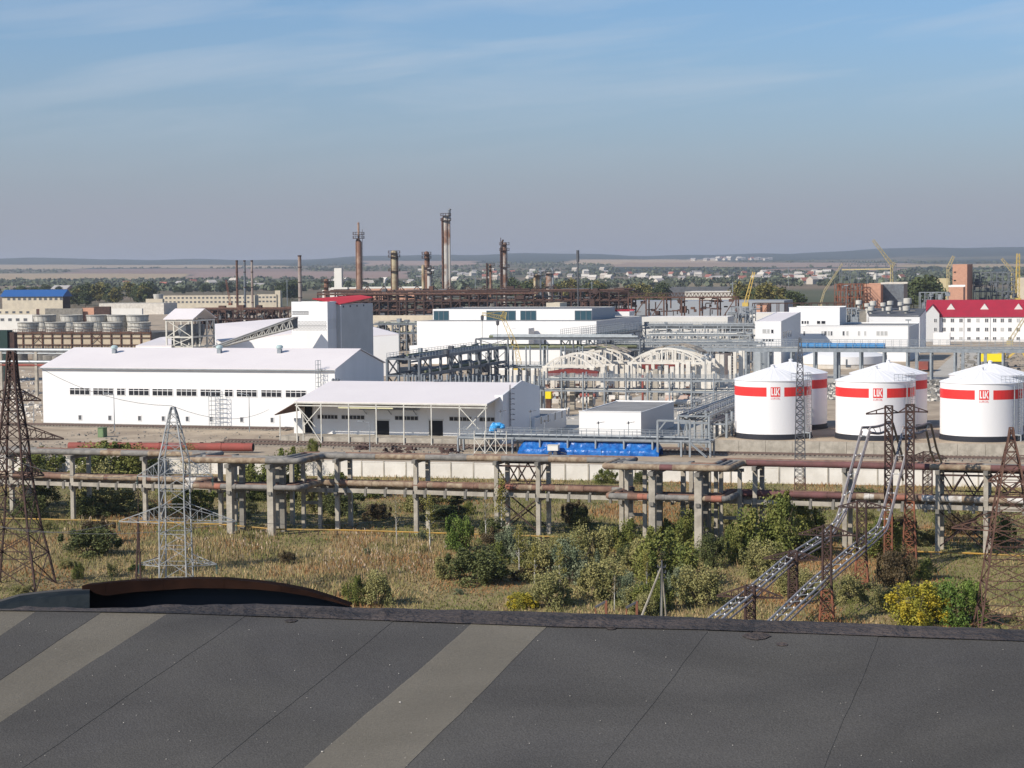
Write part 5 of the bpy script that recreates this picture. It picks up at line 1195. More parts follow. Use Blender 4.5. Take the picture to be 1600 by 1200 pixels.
# white laboratory group at right
def holes(t, fr, h, xs, py0, py1, gl, nx=1):
    for (x0, x1) in xs: window(t, fr, fr.apx(x0, 0, h*.6), fr.apx(x1, 0, h*.6), fr.zpy(py1), fr.zpy(py0), nx, glass=gl)
q = block('laboratory', 'white two-storey block with sloping roof edge, left of the blue pipe', 1180, 0, 1220.5, 502, 1251, M_white, M_wroof, MT['grey_side_cladding'], Y=318, slope=1.6)
holes(q[0], q[1], q[2], [(1191, 1198), (1198.5, 1203)], 514, 521, M_shut); holes(q[0], q[1], q[2], [(1204.5, 1209)], 514.5, 521, M_glass); holes(q[0], q[1], q[2], [(1191, 1196), (1196.5, 1200), (1200.5, 1205), (1205.5, 1209)], 529, 534, M_glass)
for k in range(4): window(q[0], q[1], 3+k*4, 5.4+k*4, q[2]*.62, q[2]*.78, 2, b=q[3], side='r')
q = block('long_white_block', 'long low white block with grey shutters behind the blue pipe', 1250, 0, 1420, 510, 1436, M_white, M_roofg, MT['grey_side_cladding'], Y=342, par=.25)
holes(q[0], q[1], q[2], [(1283, 1287), (1293, 1297), (1322, 1326), (1340, 1344), (1350, 1353.5), (1369, 1375), (1375.5, 1381), (1381.5, 1387)], 517, 524.5, M_shut); holes(q[0], q[1], q[2], [(1287.5, 1292), (1297.5, 1301), (1316, 1320), (1255, 1258)], 517, 524.5, M_glassg)
q = block('upper_white_block', 'plain white upper block above the long low white one', 1233, 0, 1312, 481, 1322, M_white, M_roofg, MT['grey_side_cladding'], Y=352, par=.2)
holes(q[0], q[1], q[2], [(1252, 1256), (1256.5, 1260), (1260.5, 1264), (1276, 1282), (1283, 1290)], 501, 506.5, M_glass)
q = block('fan_house', 'white building under a dark roof carrying a row of exhaust fans', 1360, 0, 1435, 493.5, 1441, M_white, M_roofd, MT['grey_side_cladding'], Y=372)
holes(q[0], q[1], q[2], [(1361+k*7.6, 1367+k*7.6) for k in range(10)], 505, 508.5, M_glass)
fh = q
wedge('dark_roof', 'dark sheet roof of the white fan house', [(1358, 493.5, 371), (1437, 494, 369), (1447, 482, 385), (1352, 481, 389)], 0, M_white, M_roofd, 'roof')
for i, (x, y, s) in enumerate([(1342, 474, 1), (1355, 478, .9), (1364, 476, 1.1), (1361, 484, 1), (1380, 477, .9), (1391, 475, 1), (1389, 484, 1), (1407, 476, .9), (1418, 473, 1.3), (1416, 484, 1.1)]):
    P = PY(x, y+3, 376+8*(484-y)/10); t = thing('exhaust_fan', 'pale squat exhaust fan on the dark roof left of the red-roofed offices', 'exhaust fan', P, 'exhaust fans on the dark roof'); s *= 1.0
    m = MB(); m.lathe(P, [(.5*s, -1.6), (.5*s, 0), (1.0*s, .3), (1.0*s, 1.5*s), (.6*s, 1.6*s), (0, 1.6*s)], 12); m.build('housing', M_fan, t, smooth=True); m = MB(); m.lathe(P+Z*.2, [(1.1*s, 0), (1.1*s, .18), (1.0*s, .18)], 12); m.build('collar', M_galvd, t)
block('fan_deck', 'low dark deck that carries the exhaust fans', 1322, 0, 1430, 485, 1434, M_concd, M_roofd, Y=384, D=12)
# red-roofed office block
O4 = Fr(GY(1446, 425)); h4 = O4.zpy(494.5); L4 = O4.apx(1760, 0, 5); hr4 = O4.zpy(469, 20, 8)
RB = hall('office_block', 'long white three-storey offices with a crimson roof at right', O4, L4, 15, h4, 7.5, hr4, M_white, M_red, cat='office building')
a, c = O4.apx(1446, -1.5, 6), O4.apx(1467.5, -1.5, 6); zg = O4.zpy(477, a, -1.5)
m = MB(); m.prism([O4.p(a-.3, -1.6, 0), O4.p(c, -1.6, 0), O4.p(c, -1.6, h4+1), O4.p((a+c)/2, -1.6, zg), O4.p(a-.3, -1.6, h4+1)], O4.v*5); m.build('gable_bay', mat('grey_white_render', (.55, .55, .55), rough=.8), RB)
for s in (0, 1):
    x0, x1, z0_, z1_ = ((a-.6, (a+c)/2, h4+.8, zg+.12), ((a+c)/2, c+.3, zg+.12, h4+.8))[s]; m = MB(); m.prism([O4.p(x0, -1.9, z0_), O4.p(x1, -1.9, z1_), O4.p(x1, -1.9, z1_+.2), O4.p(x0, -1.9, z0_+.2)], O4.v*6); m.build('bay_roof', M_red, RB)
xs = [1475, 1488, 1501.5, 1514, 1528, 1541.5, 1554, 1566, 1578, 1591, 1604]
for (y0_, y1_) in ((497.5, 504), (511.5, 518), (526, 531)):
    for i, x in enumerate(xs): window(RB, O4, O4.apx(x-3, 0, 5), O4.apx(x+3, 0, 5), O4.zpy(y1_), O4.zpy(y0_), 2, glass=M_glassg if (i*7+int(y0_)) % 5 else M_shut)
for (y0_, y1_) in ((497.5, 504), (511.5, 518)): window(RB, O4, O4.apx(1459, -1.62, 5), O4.apx(1464, -1.62, 5), O4.zpy(y1_, 0, -1.6), O4.zpy(y0_, 0, -1.6), 2, b=-1.62, glass=M_glassg)
for i, x in enumerate((1486, 1538.5, 1591.5)):
    b = 4.0; z = h4+(hr4-h4)*b/7.5; a = O4.apx(x, b, z); m = MB(); w_ = 1.5; zz0 = h4+(hr4-h4)*3/7.5+.1; m.prism([O4.p(a-w_, 3, zz0), O4.p(a+w_, 3, zz0), O4.p(a, 3, zz0+2.1)], O4.v*3); m.build('dormer', M_wdull, RB)
for x in (1506, 1547): m = MB(); m.bar(O4.p(O4.apx(x, 0, 5), -.1, 0), O4.p(O4.apx(x, 0, 5), -.1, h4), .12); m.build('downpipe', M_shut, RB)
block('entrance_canopy', 'white flat canopy roof before the red-roofed offices', 1458, 0, 1484, 520, 1490, M_white, M_white, Y=405, D=3)
# ------------------------------------------------------------------ galvanised pipe racks
def rack(name, label, O, deg, L, W, levels, nb, ma=M_galv, pipes=6, rail=(), pw=.3, side=(0, 1), pmats=None, cat='pipe rack', brace=True, pr=.12, hmax=None, railh=1.1, railn=3, base=0, endbay=False):
    fr = Fr(O, deg); t = thing(name, label, cat, fr.O); top = hmax or max(levels)
    m0 = MB(); m0.bar(Vector((0, 0, base)), Vector((0, 0, top)), pw); po = None
    for i in range(nb+1):
        for b in (0, W):
            if po is None: po = m0.build('post', ma, None); o = po
            else: o = po.copy(); COL.objects.link(o)
            o.parent = t; o.location = fr.p(L*i/nb, b)-fr.O; o.rotation_euler = (0, 0, math.radians(deg))
    for z in levels:
        m = MB()
        for b in (0, W): m.bar(fr.p(0, b, z), fr.p(L, b, z), pw*.8, pw*1.3)
        for i in range(nb+1): m.bar(fr.p(L*i/nb, 0, z), fr.p(L*i/nb, W, z), pw*.8)
        m.build('level_beams', ma, t)
        k = pipes if isinstance(pipes, int) else pipes[levels.index(z)]
        for j in range(k):
            b = W*(j+.7)/(k+.4); r_ = pr*R.choice([.7, 1, 1, 1.5, 2]); m = MB(); e = R.uniform(0, .12)*L; m.tube([fr.p(e, b, z+pw*.65+r_), fr.p(L-R.uniform(0, .12)*L, b, z+pw*.65+r_)], r_, 6, caps=True); m.build('pipe', R.choice(pmats or [M_galv, M_galvd, M_galv, M_pale]), t, smooth=True)
    for z in rail:
        m = MB(); n = int(L/1.8)
        for b in ((-.1, W+.1) if W > 0 else (.1, W-.1)):
            for h in [railh*(k+1)/railn for k in range(railn)]: m.bar(fr.p(0, b, z+h), fr.p(L, b, z+h), .06)
            for i in range(n+1): m.bar(fr.p(L*i/n, b, z), fr.p(L*i/n, b, z+railh), .07)
        m.build('railing', M_galv, t)
        m = MB(); m.box(fr.p(0, 0, z), fr.u*L, fr.v*(max(W, -1.1) if W < 0 else min(W, 1.1)), Z*.06); m.build('walkway', M_galvd, t)
    if brace:
        m = MB(); zs_ = [base]+sorted(levels)
        for i in range(0, nb, 3):
            for k in range(len(zs_)-1): m.bar(fr.p(L*i/nb, 0, zs_[k]), fr.p(L*(i+1)/nb, 0, zs_[k+1]), pw*.5); m.bar(fr.p(L*(i+1)/nb, .02, zs_[k]), fr.p(L*i/nb, .02, zs_[k+1]), pw*.5)
        m.build('brace', ma, t)
    return t, fr
VD = PA+90
def vlen(O, px, z=0): return solve(O+Z*z, V, px=px)
# dark diagonal rack behind the long hall
O = GY(606, 232); Lr = vlen(O, 746, 9); z1 = solve(O, Z, py=548)
dr = rack('diagonal_rack', 'dark steel pipe rack running back diagonally right of the long hall', O, VD, Lr, -6.5, [z1*.30, z1*.58, z1*.86], 9, M_galvd, 5, [z1*.86], .42, pmats=[M_olive, M_galvd, M_galv])
junk(dr[0], Fr(O-U*0, VD), Lr, -6.5, z1*.95, 150, [M_galvd, M_galv, M_dark], 3, (.2, .5))
O = GY(877, 300); Lr = vlen(O, 975, 9); zq = solve(O, Z, py=531)
rack('diagonal_rack', 'upper steel walkway rack running back diagonally in front of the central building', O, VD, Lr, -5, [zq*.7, zq], 8, M_galvd, 4, [zq], .36, railh=2.6, railn=5, pmats=[M_olive, M_galvd])
# rack of olive lagged pipes across the centre
O = GY(744, 298); L = solve(O+Z*9, U, px=1000); zq = solve(O, Z, py=545)
rack('cross_rack', 'rack carrying long olive lagged pipes across the centre', O, PA, L, 4, [zq, zq+2.4], 5, M_galvd, (2, 4), [], .3, pmats=[M_olive, M_olive, M_galv], pr=.25)
# steel walkway in front with frame
O = GY(768, 262); L = solve(O+Z*5, U, px=905); zq = solve(O, Z, py=574)
rack('steel_walkway', 'steel walkway on tall thin posts before the white plant walls', O, PA, L, 3, [zq], 5, M_galv, 3, [zq], .22, hmax=solve(O, Z, py=541), brace=False)
O = GY(624, 222); L = solve(O+Z*5, U, px=842); zq = solve(O, Z, py=602)
rack('steel_walkway', 'galvanised railed walkway just behind the ridge of the loading shed', O, PA, L, 3, [zq-.4], 16, M_galv, 3, [zq-.4], .26, hmax=solve(O, Z, py=586), brace=False)
O = GY(582, 400); L = solve(O+Z*5, U, px=690); z_a, z_b = solve(O, Z, py=521), solve(O, Z, py=507)
q_ = rack('cross_rack', 'grey-green pipe rack below the tan wall, right of the red-topped tower', O, PA, L, 6, [z_a, z_b], 10, M_galvd, 5, [z_b], .35, pmats=[M_olive, M_galvd, M_galv]); junk(q_[0], q_[1], L, 8, z_b+1, 170, [M_galvd, M_galv, M_dark], 9, (.3, .8))
# racks right of the central building
for (px0, px1, Y, yts, lab, nb) in [(1003, 1182, 385, (509, 513), 'upper galvanised rack with railing in front of the long plain white building', 9), (1010, 1172, 345, (524, 532), 'galvanised rack with many small pipes, middle one of the stack behind the arches', 10), (955, 1190, 315, (537,), 'long grey pipe rack directly above the concrete arches', 12)]:
    O = GY(px0, Y); L = solve(O+Z*6, U, px=px1); zs_ = [solve(O, Z, py=y) for y in yts]; cr_ = rack('cross_rack', lab, O, PA, L, 5, sorted(zs_), nb, M_galv, 5, [max(zs_)], .3, pmats=[M_galv, M_pale, M_galvd]); junk(cr_[0], cr_[1], L, 5, max(zs_)+.8, 130, [M_galv, M_galvd, M_pale], int(Y), (.2, .55))
# long pipe bridge to the right
O = GY(960, 296); L = solve(O+Z*6, U, px=1760); zq = solve(O, Z, py=545)
t, fr = rack('pipe_bridge', 'long grey pipe bridge with railings crossing behind all the tanks', O, PA, L, 3.6, [zq], 22, M_galv, 5, [zq+.3], .45, railh=2.0, railn=4, brace=False)
m = MB(); m.box(fr.p(0, -.3, zq-.55), fr.u*L, fr.v*.2, Z*.75); m.box(fr.p(0, 3.7, zq-.55), fr.u*L, fr.v*.2, Z*.75); m.build('girder', M_galv, t)
m = MB(); a, c = fr.apx(1249, .6, zq+1), fr.apx(1383, .6, zq+1)
n = 9
bt = thing('blue_pipe', 'light blue covered pipe lying on the long pipe bridge', 'pipe', fr.p((a+c)/2, .6, zq+.9))
for k in range(n): m = MB(); m.tube([fr.p(a+(c-a)*k/n+.05, .7, zq+.95), fr.p(a+(c-a)*(k+1)/n-.05, .7, zq+.95)], .62, 12); m.build('cover', M_bluel, bt, smooth=True)
# big thick pylons of the bridge
for (x, w_) in ((1302.5, 1.1), (1430, .9), (1502, 1.0), (1537, 1.0)):
    a = fr.apx(x, -.5, 3); m = MB(); m.box(fr.p(a, -.9, 0), fr.u*w_*.7, fr.v*1.0, Z*(zq-.5)); m.build('main_post', M_galv, t)
# diagonal rack beside the first tank
O = G(1061, 703); Lr = vlen(O, 1150, 6); zq = solve(O, Z, py=651)
rack('diagonal_rack', 'galvanised stair and pipe rack climbing back diagonally left of the first tank', O, VD, Lr, -4.5, [zq*.82, zq*1.02], 8, M_galv, 6, [zq*1.02], .3, railh=1.6, railn=4)
O2 = G(1104, 703); 
rack('diagonal_rack', 'second row of galvanised braced posts directly left of the first tank', O2, VD, vlen(O2, 1152, 5), -3, [zq*.78], 6, M_galv, 4, [], .3, hmax=zq*1.1)
# loading gantry over the blue tarpaulin
O = G(716, 706.5); L = solve(O+Z*2, U, px=1110); zq = solve(O, Z, py=683)
t, fr = rack('loading_gantry', 'galvanised gantry walkway above the blue tarpaulin', O, PA, L, 2.6, [zq], 9, M_galv, 2, [zq+.1], .24, railh=1.2, railn=3, brace=False)
m = MB(); m.box(fr.p(0, -.02, zq-.28), fr.u*L, fr.v*2.6, Z*.2); m.build('deck', M_galvd, t)
for (px, top) in ((782, 640), (829, 640), (744, 650), (851, 655), (935, 658), (982, 658)):
    a = fr.apx(px, 1, zq+2); zt = fr.zpy(top, a, 1); l_ = thing('loading_spout', 'grey loading arm standing on the gantry', 'loading arm', fr.p(a, 1, zq+.1), 'loading arms on the gantry'); m = MB(); m.tube([fr.p(a, 1, zq), fr.p(a, 1, zt)], .05, 6); m.build('riser', M_galv, l_)
    m = MB(); m.bar(fr.p(a-.3, 1, zt-.3), fr.p(a+.9, 1, zt-.1), .07); m.lathe(fr.p(a, 1, zt-.2), [(.12, -.2), (.14, 0), (0, .2)], 6); m.build('head', M_dark, l_)
a = fr.apx(1028, .2, zq); O = fr.p(a, 0)
gt = thing('gantry_portal', 'galvanised portal frame with diagonal stair at the right end of the gantry', 'steel frame', O); zt = fr.zpy(657, a, 0); c = fr.apx(1078, 0, zq)
for x in (a, c): m = MB(); m.bar(fr.p(x, 0, 0), fr.p(x, 0, zt), .28); m.build('post', M_galv, gt)
m = MB(); m.bar(fr.p(a, 0, zt), fr.p(c, 0, zt), .26); m.bar(fr.p(a, 0, zt-1.6), fr.p(a+1.3, 0, zt), .18); m.build('beam', M_galv, gt)
m = MB(); e = fr.apx(1104, -.5, 0)
for b in (-.3, -1.0): m.bar(fr.p(c, b, zq), fr.p(e, b, .1), .14); m.bar(fr.p(c, b, zq+1), fr.p(e, b, 1.1), .07)
m.build('stair', M_galv, gt)
# scaffold clutter and blue crumpled cover at the left end of the gantry
a = fr.apx(745, 0, 2); sc = thing('scaffolding', 'pale scaffold frame with crossed braces at the left end of the gantry', 'scaffold', fr.p(a, -1)); c = fr.apx(795, 0, 2); m = MB()
for k in range(4): x = a+(c-a)*k/3; m.bar(fr.p(x, -1.2, 0), fr.p(x, -1.2, zq+1.1), .1)
for k in range(3): x = a+(c-a)*k/3; y = a+(c-a)*(k+1)/3; m.bar(fr.p(x, -1.2, 0), fr.p(y, -1.2, zq), .08); m.bar(fr.p(y, -1.22, 0), fr.p(x, -1.22, zq), .08)
m.bar(fr.p(a, -1.2, zq), fr.p(c, -1.2, zq), .1); m.build('tubes', M_pale, sc)
def blob(name, label, cat, P, sx, sy, sz, ma, seed=0, n=14, m_=8, rough=.18, parent=None):
    rs = random.Random(seed); mb = MB(); 
    for i in range(m_+1):
        th = math.pi*i/m_
        for j in range(n):
            ph = 2*math.pi*j/n; k = 1+rs.uniform(-rough, rough); mb.v.append(Vector(P)+Vector((sx*math.sin(th)*math.cos(ph)*k, sy*math.sin(th)*math.sin(ph)*k, sz*math.cos(th)*k)))
    for i in range(m_):
        for j in range(n): mb.f.append((i*n+j, (i+1)*n+j, (i+1)*n+(j+1) % n, i*n+(j+1) % n))
    o = mb.build(name, ma, parent); 
    if not parent: tag(o, label, cat)
    return o
q = fr.p(fr.apx(772, 1, 3), 1, zq+1.4); bc = thing('wrapped_valve', 'light blue plastic sheet crumpled over a valve on the gantry', 'plastic sheet', q); 
for (dx, dz, sx, sz) in ((0, 0, .55, .7), (.7, .35, .75, .4), (1.3, .15, .45, .35), (-.4, -.3, .35, .5)): blob('sheet', '', '', q+U*dx+Z*dz, sx, .5, sz, mat('light_blue_plastic', (.05, .30, .62), rough=.4), int(dx*10), parent=bc)
# blue tarpaulin pit
fp = Fr(G(809, 709)); a1 = fp.apx(1029, 0, .5); hb = fp.zpy(684.5, 8, 1.5)
tp_ = thing('tarpaulin_cover', 'bright blue tarpaulin spread over a long trough beside the railway', 'tarpaulin', fp.O)
nb_ = 70; prof = [(0, 0), (-.02, .45), (.25, .75), (.7, .95), (1.0, 1.45), (1.5, 1.9), (2.4, 2.0), (3.4, 1.95), (3.6, 0)]
segs = 5
for s in range(segs):
    m = MB(); i0 = int(nb_*s/segs); i1 = int(nb_*(s+1)/segs)
    for i in range(i0, i1+1):
        f = i/nb_; e = min(1, min(f, 1-f)*14+.45); sag = 1-.07*math.sin(f*segs*math.pi*2)**2
        for (b, z) in prof: m.v.append(fp.p(a1*f+R.uniform(-.04, .04)-(1-e)*0, b*.8+R.uniform(-.05, .05), max(0, z*hb/2*e*sag+R.uniform(-.03, .03))))
    k = len(prof)
    for i in range(i1-i0):
        for j in range(k-1): m.f.append((i*k+j, (i+1)*k+j, (i+1)*k+j+1, i*k+j+1))
    m.build('sheet', M_blue, tp_, smooth=True)
# little trailer
P = G(865, 711); t = thing('trailer', 'small white two-wheeled trailer cabin on the track beside the tarpaulin', 'trailer', P); m = MB(); m.cbox(P+Z*1.05, 1.55, .95, .75); m.build('body', M_wdull, t); m = MB(); m.cbox(P+Z*1.45, 1.65, 1.05, .08); m.build('roof', M_pale, t)
for s in (-.5, .45):
    m = MB(); m.tube([P+U*s*.8-V*.5+Z*.3, P+U*s*.8-V*.3+Z*.3], .3, 12); m.build('wheel', M_dark, t)
m = MB(); m.bar(P+U*.8+Z*.5, P+U*1.9+Z*.25, .1); m.build('drawbar', M_dark, t)
# long red cylinder lying at left, green box, waste
P0 = G(108, 706); cy = thing('red_cylinder', 'long rust-red steel cylinder lying on the ground behind the left trestle', 'steel cylinder', G(250, 706)); d = 1.25
_q = G(398, 707.5); fr = Fr(P0, math.degrees(math.atan2((_q-P0).y, (_q-P0).x))); L = fr.apx(396, 0, .8)
for k in range(6): m = MB(); m.tube([fr.p(L*k/6, 0, d/2+.2), fr.p(L*(k+1)/6-.06, 0, d/2+.2)], d/2, 20); m.build('shell_ring', M_redox, cy, smooth=True)
m = MB(); m.lathe((0, 0, 0), [(.0, 0), (.60, 0), (.60, .05)], 16); m = MB(); e = fr.p(L, 0, d/2+.2); m.tube([e-fr.u*.02, e+fr.u*.03], d/2*.86, 18); m.build('open_end', M_void, cy)
m = MB()
for k in range(9): m.cbox(fr.p(L*(k+.5)/9, 0, d+.24), .5, .25, .12)
m.build('lugs', M_rustd, cy)
P = G(158, 683.5); t = thing('green_cabinet', 'small green metal cabinet standing alone in the yard before the long hall', 'cabinet', P); fr = Fr(P); m = MB(); m.box(fr.p(-.6, 0, 0), fr.u*1.0, fr.v*1.3, Z*1.5); m.build('body', M_grn, t); m = MB(); m.box(fr.p(-.65, -.05, 1.5), fr.u*1.1, fr.v*1.4, Z*.07); m.build('lid', M_grn, t); m = MB(); m.box(fr.p(-.5, -.02, .1), fr.u*.8, fr.v*.03, Z*1.3); m.build('door', mat('faded_green', (.16, .23, .12), rough=.7), t)
for i, (x, y, h) in enumerate(((1448, 706, 1.5), (1529, 709, 1.9))):
    P = G(x, y); t = thing('red_hopper', 'rust-red tapered steel hopper in front of the '+('middle' if i == 0 else 'right')+' tank wall', 'hopper', P); m = MB(); w_ = .5
    m.quadbox([P-U*w_-V*w_, P+U*w_-V*w_, P+U*w_+V*w_, P-U*w_+V*w_, P-U*w_*.55-V*w_*.5+Z*h, P+U*w_*.55-V*w_*.5+Z*h, P+U*w_*.55+V*w_*.5+Z*h, P-U*w_*.55+V*w_*.5+Z*h]); m.build('body', M_redox, t)
    m = MB(); m.cbox(P+Z*(h+.05), .7, .7, .12); m.cbox(P+Z*.05, 1.3, 1.2, .1); m.build('flange', M_rust, t)
# ------------------------------------------------------------------ ruined concrete frame with arches
Y0 = 262; RF = Fr(GY(985, Y0)); fr_t = thing('ruined_frame', 'roofless ruined hall of pale concrete columns and bowed arch trusses', 'ruin', RF.O)
def arch(px0, px1, pyc, pya, Y, w=.42, nv=6, ma=None, shell=None):
    ma = ma or mat('cream_concrete', (.70, .665, .60), (.58, .54, .48), .5, .9); O = GY(px0, Y); fr = Fr(O); zc = fr.zpy(pyc); a1 = fr.apx(px1, 0, zc); za = fr.zpy(pya, a1/2, 0); N = 16
    m = MB(); pts = [fr.p(a1*i/N, 0, zc+(za-zc)*math.sin(math.pi*(i/N))**.8) for i in range(N+1)]
    for i in range(N): m.bar(pts[i], pts[i+1], w)
    m.build('arch_chord', ma, fr_t); m = MB(); m.bar(fr.p(-.6, 0, zc), fr.p(a1+.6, 0, zc), w*1.1); m.build('tie_beam', ma, fr_t)
    for i in range(1, nv+1):
        f = i/(nv+1); m = MB(); m.bar(fr.p(a1*f, 0, zc), fr.p(a1*f, 0, zc+(za-zc)*math.sin(math.pi*f)**.8), w*.8); m.build('hanger', ma, fr_t)
    for a in (0, a1): m = MB(); m.box(fr.p(a-.45, -.3, -.1), fr.u*.9, fr.v*.6, Z*zc); m.build('column', ma, fr_t)
    return fr, a1, zc, za
FA = [arch(985, 1101, 567, 544.5, 262), arch(864, 942, 571, 552, 258, nv=5), arch(896, 988, 566, 545, 270, nv=5), arch(1003, 1090, 566, 549, 284, .36), arch(908, 975, 566, 549, 284, .36), arch(873, 957, 569.5, 550, 263, .36, 7), arch(905, 995, 564, 546, 277, .34, 6), arch(992, 1108, 565, 545.5, 270, .36, 8), arch(997, 1113, 563, 546.5, 278, .34, 7), arch(852, 925, 573, 556, 254, .34, 5)]
# broken vault shells behind the arches
def vault(px0, px1, pyc, pya, Y, depth, keep, seed):
    O = GY(px0, Y); fr = Fr(O); zc = fr.zpy(pyc); a1 = fr.apx(px1, 0, zc); za = fr.zpy(pya, a1/2, 0); rs = random.Random(seed); NA, NB = 14, 8
    for i in range(NA):
        for j in range(NB):
            if not keep(i/NA, j/NB) or rs.random() < .4: continue
            q = []
            for (da, db) in ((0, 0), (1, 0), (1, 1), (0, 1)): f = (i+da*.96)/NA; q.append(fr.p(a1*f, depth*(j+db*.96)/NB, zc+(za-zc)*math.sin(math.pi*f)**.8+.25))
            m = MB(); m.prism(q, Z*.14); m.build('roof_slab', M_concd if rs.random() < .4 else MT['broken_slab'], fr_t)
mat('broken_slab', (.42, .36, .29), (.30, .25, .19), .8, .9)
vault(860, 988, 566, 544, 264, 13, lambda f, g: .3 < f < .8 and g > .15, 1); vault(988, 1103, 566, 543, 266, 14, lambda f, g: g > .3 and .2 < f < .8, 2)
for (x, yt, yb, w_) in [(812, 572, 610, .8), (824, 574, 612, .8), (838, 571, 612, .9), (848, 573, 612, .8), (857, 571, 612, .8), (879, 568, 600, .6), (935, 572, 632, .9), (955, 572, 632, .9), (972, 566, 600, .9), (1020, 569, 596, .7), (1041, 571, 640, .8), (1050, 573, 640, .8), (1058, 566, 625, .8), (1066, 569, 625, .7), (1075, 565, 640, .9), (1083, 566, 622, .7), (1091, 562, 620, .9), (1098, 557, 600, .9), (1121, 553, 590, .9), (1128, 554, 592, .9), (1157, 548, 590, .8), (1161, 548, 590, .7), (1000, 566, 590, .6), (915, 570, 600, .6), (868, 572, 606, .6), (888, 572, 612, .7), (899, 570, 604, .6), (944, 571, 618, .7), (963, 570, 610, .6), (980, 570, 618, .7), (991, 570, 606, .6), (1011, 571, 612, .6), (1030, 572, 618, .7), (1108, 556, 596, .8), (1115, 560, 600, .6), (1140, 556, 596, .7), (1148, 550, 592, .7)]:
    Y = 268-(yb-600)*.35; P = GY(x, Y); fr = Fr(P); m = MB(); h = fr.zpy(yt); m.box(fr.p(-w_/2, 0, -.1), fr.u*w_, fr.v*w_, Z*(h+.1)); m.build('column', MT['cream_concrete'], fr_t)
# bare concrete columns in front
FC = thing('concrete_columns', 'bare weathered concrete columns with brackets, braced by grey walkways in the centre', 'concrete frame', GY(900, 232))
for (x, yt, w_, ma) in [(843.5, 590, .75, M_conc), (882, 583, .7, M_conc), (894, 583, .9, M_conc), (923, 590, .65, M_conc), (963.5, 590, .65, M_conc), (1004, 586, .35, M_redox), (1013, 583, .8, M_conc), (1024, 577, .95, M_conc), (874, 612, .3, M_conc)]:
    P = GY(x, 230); fr = Fr(P); h = fr.zpy(yt); m = MB(); m.box(fr.p(-w_/2, 0, -.1), fr.u*w_, fr.v*w_, Z*(h+.1))
    if w_ > .8: m.box(fr.p(-w_*.8, .05, h*.55), fr.u*w_*1.6, fr.v*w_*.8, Z*.5)
    m.build('column', ma, FC)
O = GY(845, 228); L = solve(O+Z*4, U, px=1150); zq = solve(O, Z, py=593); z2 = solve(O, Z, py=610)
rack('steel_walkway', 'two-level galvanised walkway in front of the ruined arches', O, PA, L, 2.6, [z2, zq], 9, M_galv, 3, [zq], .24, brace=False, hmax=zq+1.4, railh=1.0)
# red painted steel inside the ruin
for (x0, x1, y, Y, h, lab) in ((858, 935, 584, 250, 1.1, 'long bowed dark red steel piece lying in the ruin, left'), (1040, 1080, 573, 280, 1.3, 'dark red steel piece in the ruin, right'), (985, 1030, 576, 278, 1.6, 'dark red steel beam stack below the largest arch')):
    P = GY(x0, Y); fr = Fr(P); z = fr.zpy(y); L = fr.apx(x1, 0, z); t = thing('red_beam', lab, 'steel beam', fr.p(L/2, 0, z)); m = MB()
    for k in range(6): f0, f1 = k/6, (k+1)/6; m.bar(fr.p(L*f0, 0, z+h*.5*math.sin(math.pi*f0)), fr.p(L*f1, 0, z+h*.5*math.sin(math.pi*f1)), 1.2, h)
    m.build('plate', mat('dark_red_steel', (.20, .035, .03), (.14, .03, .03), 1, .7), t)
    m = MB(); 
    for k in (.15, .5, .85): m.bar(fr.p(L*k, 0, 0), fr.p(L*k, 0, z), .3)
    m.build('prop', M_concl, t)
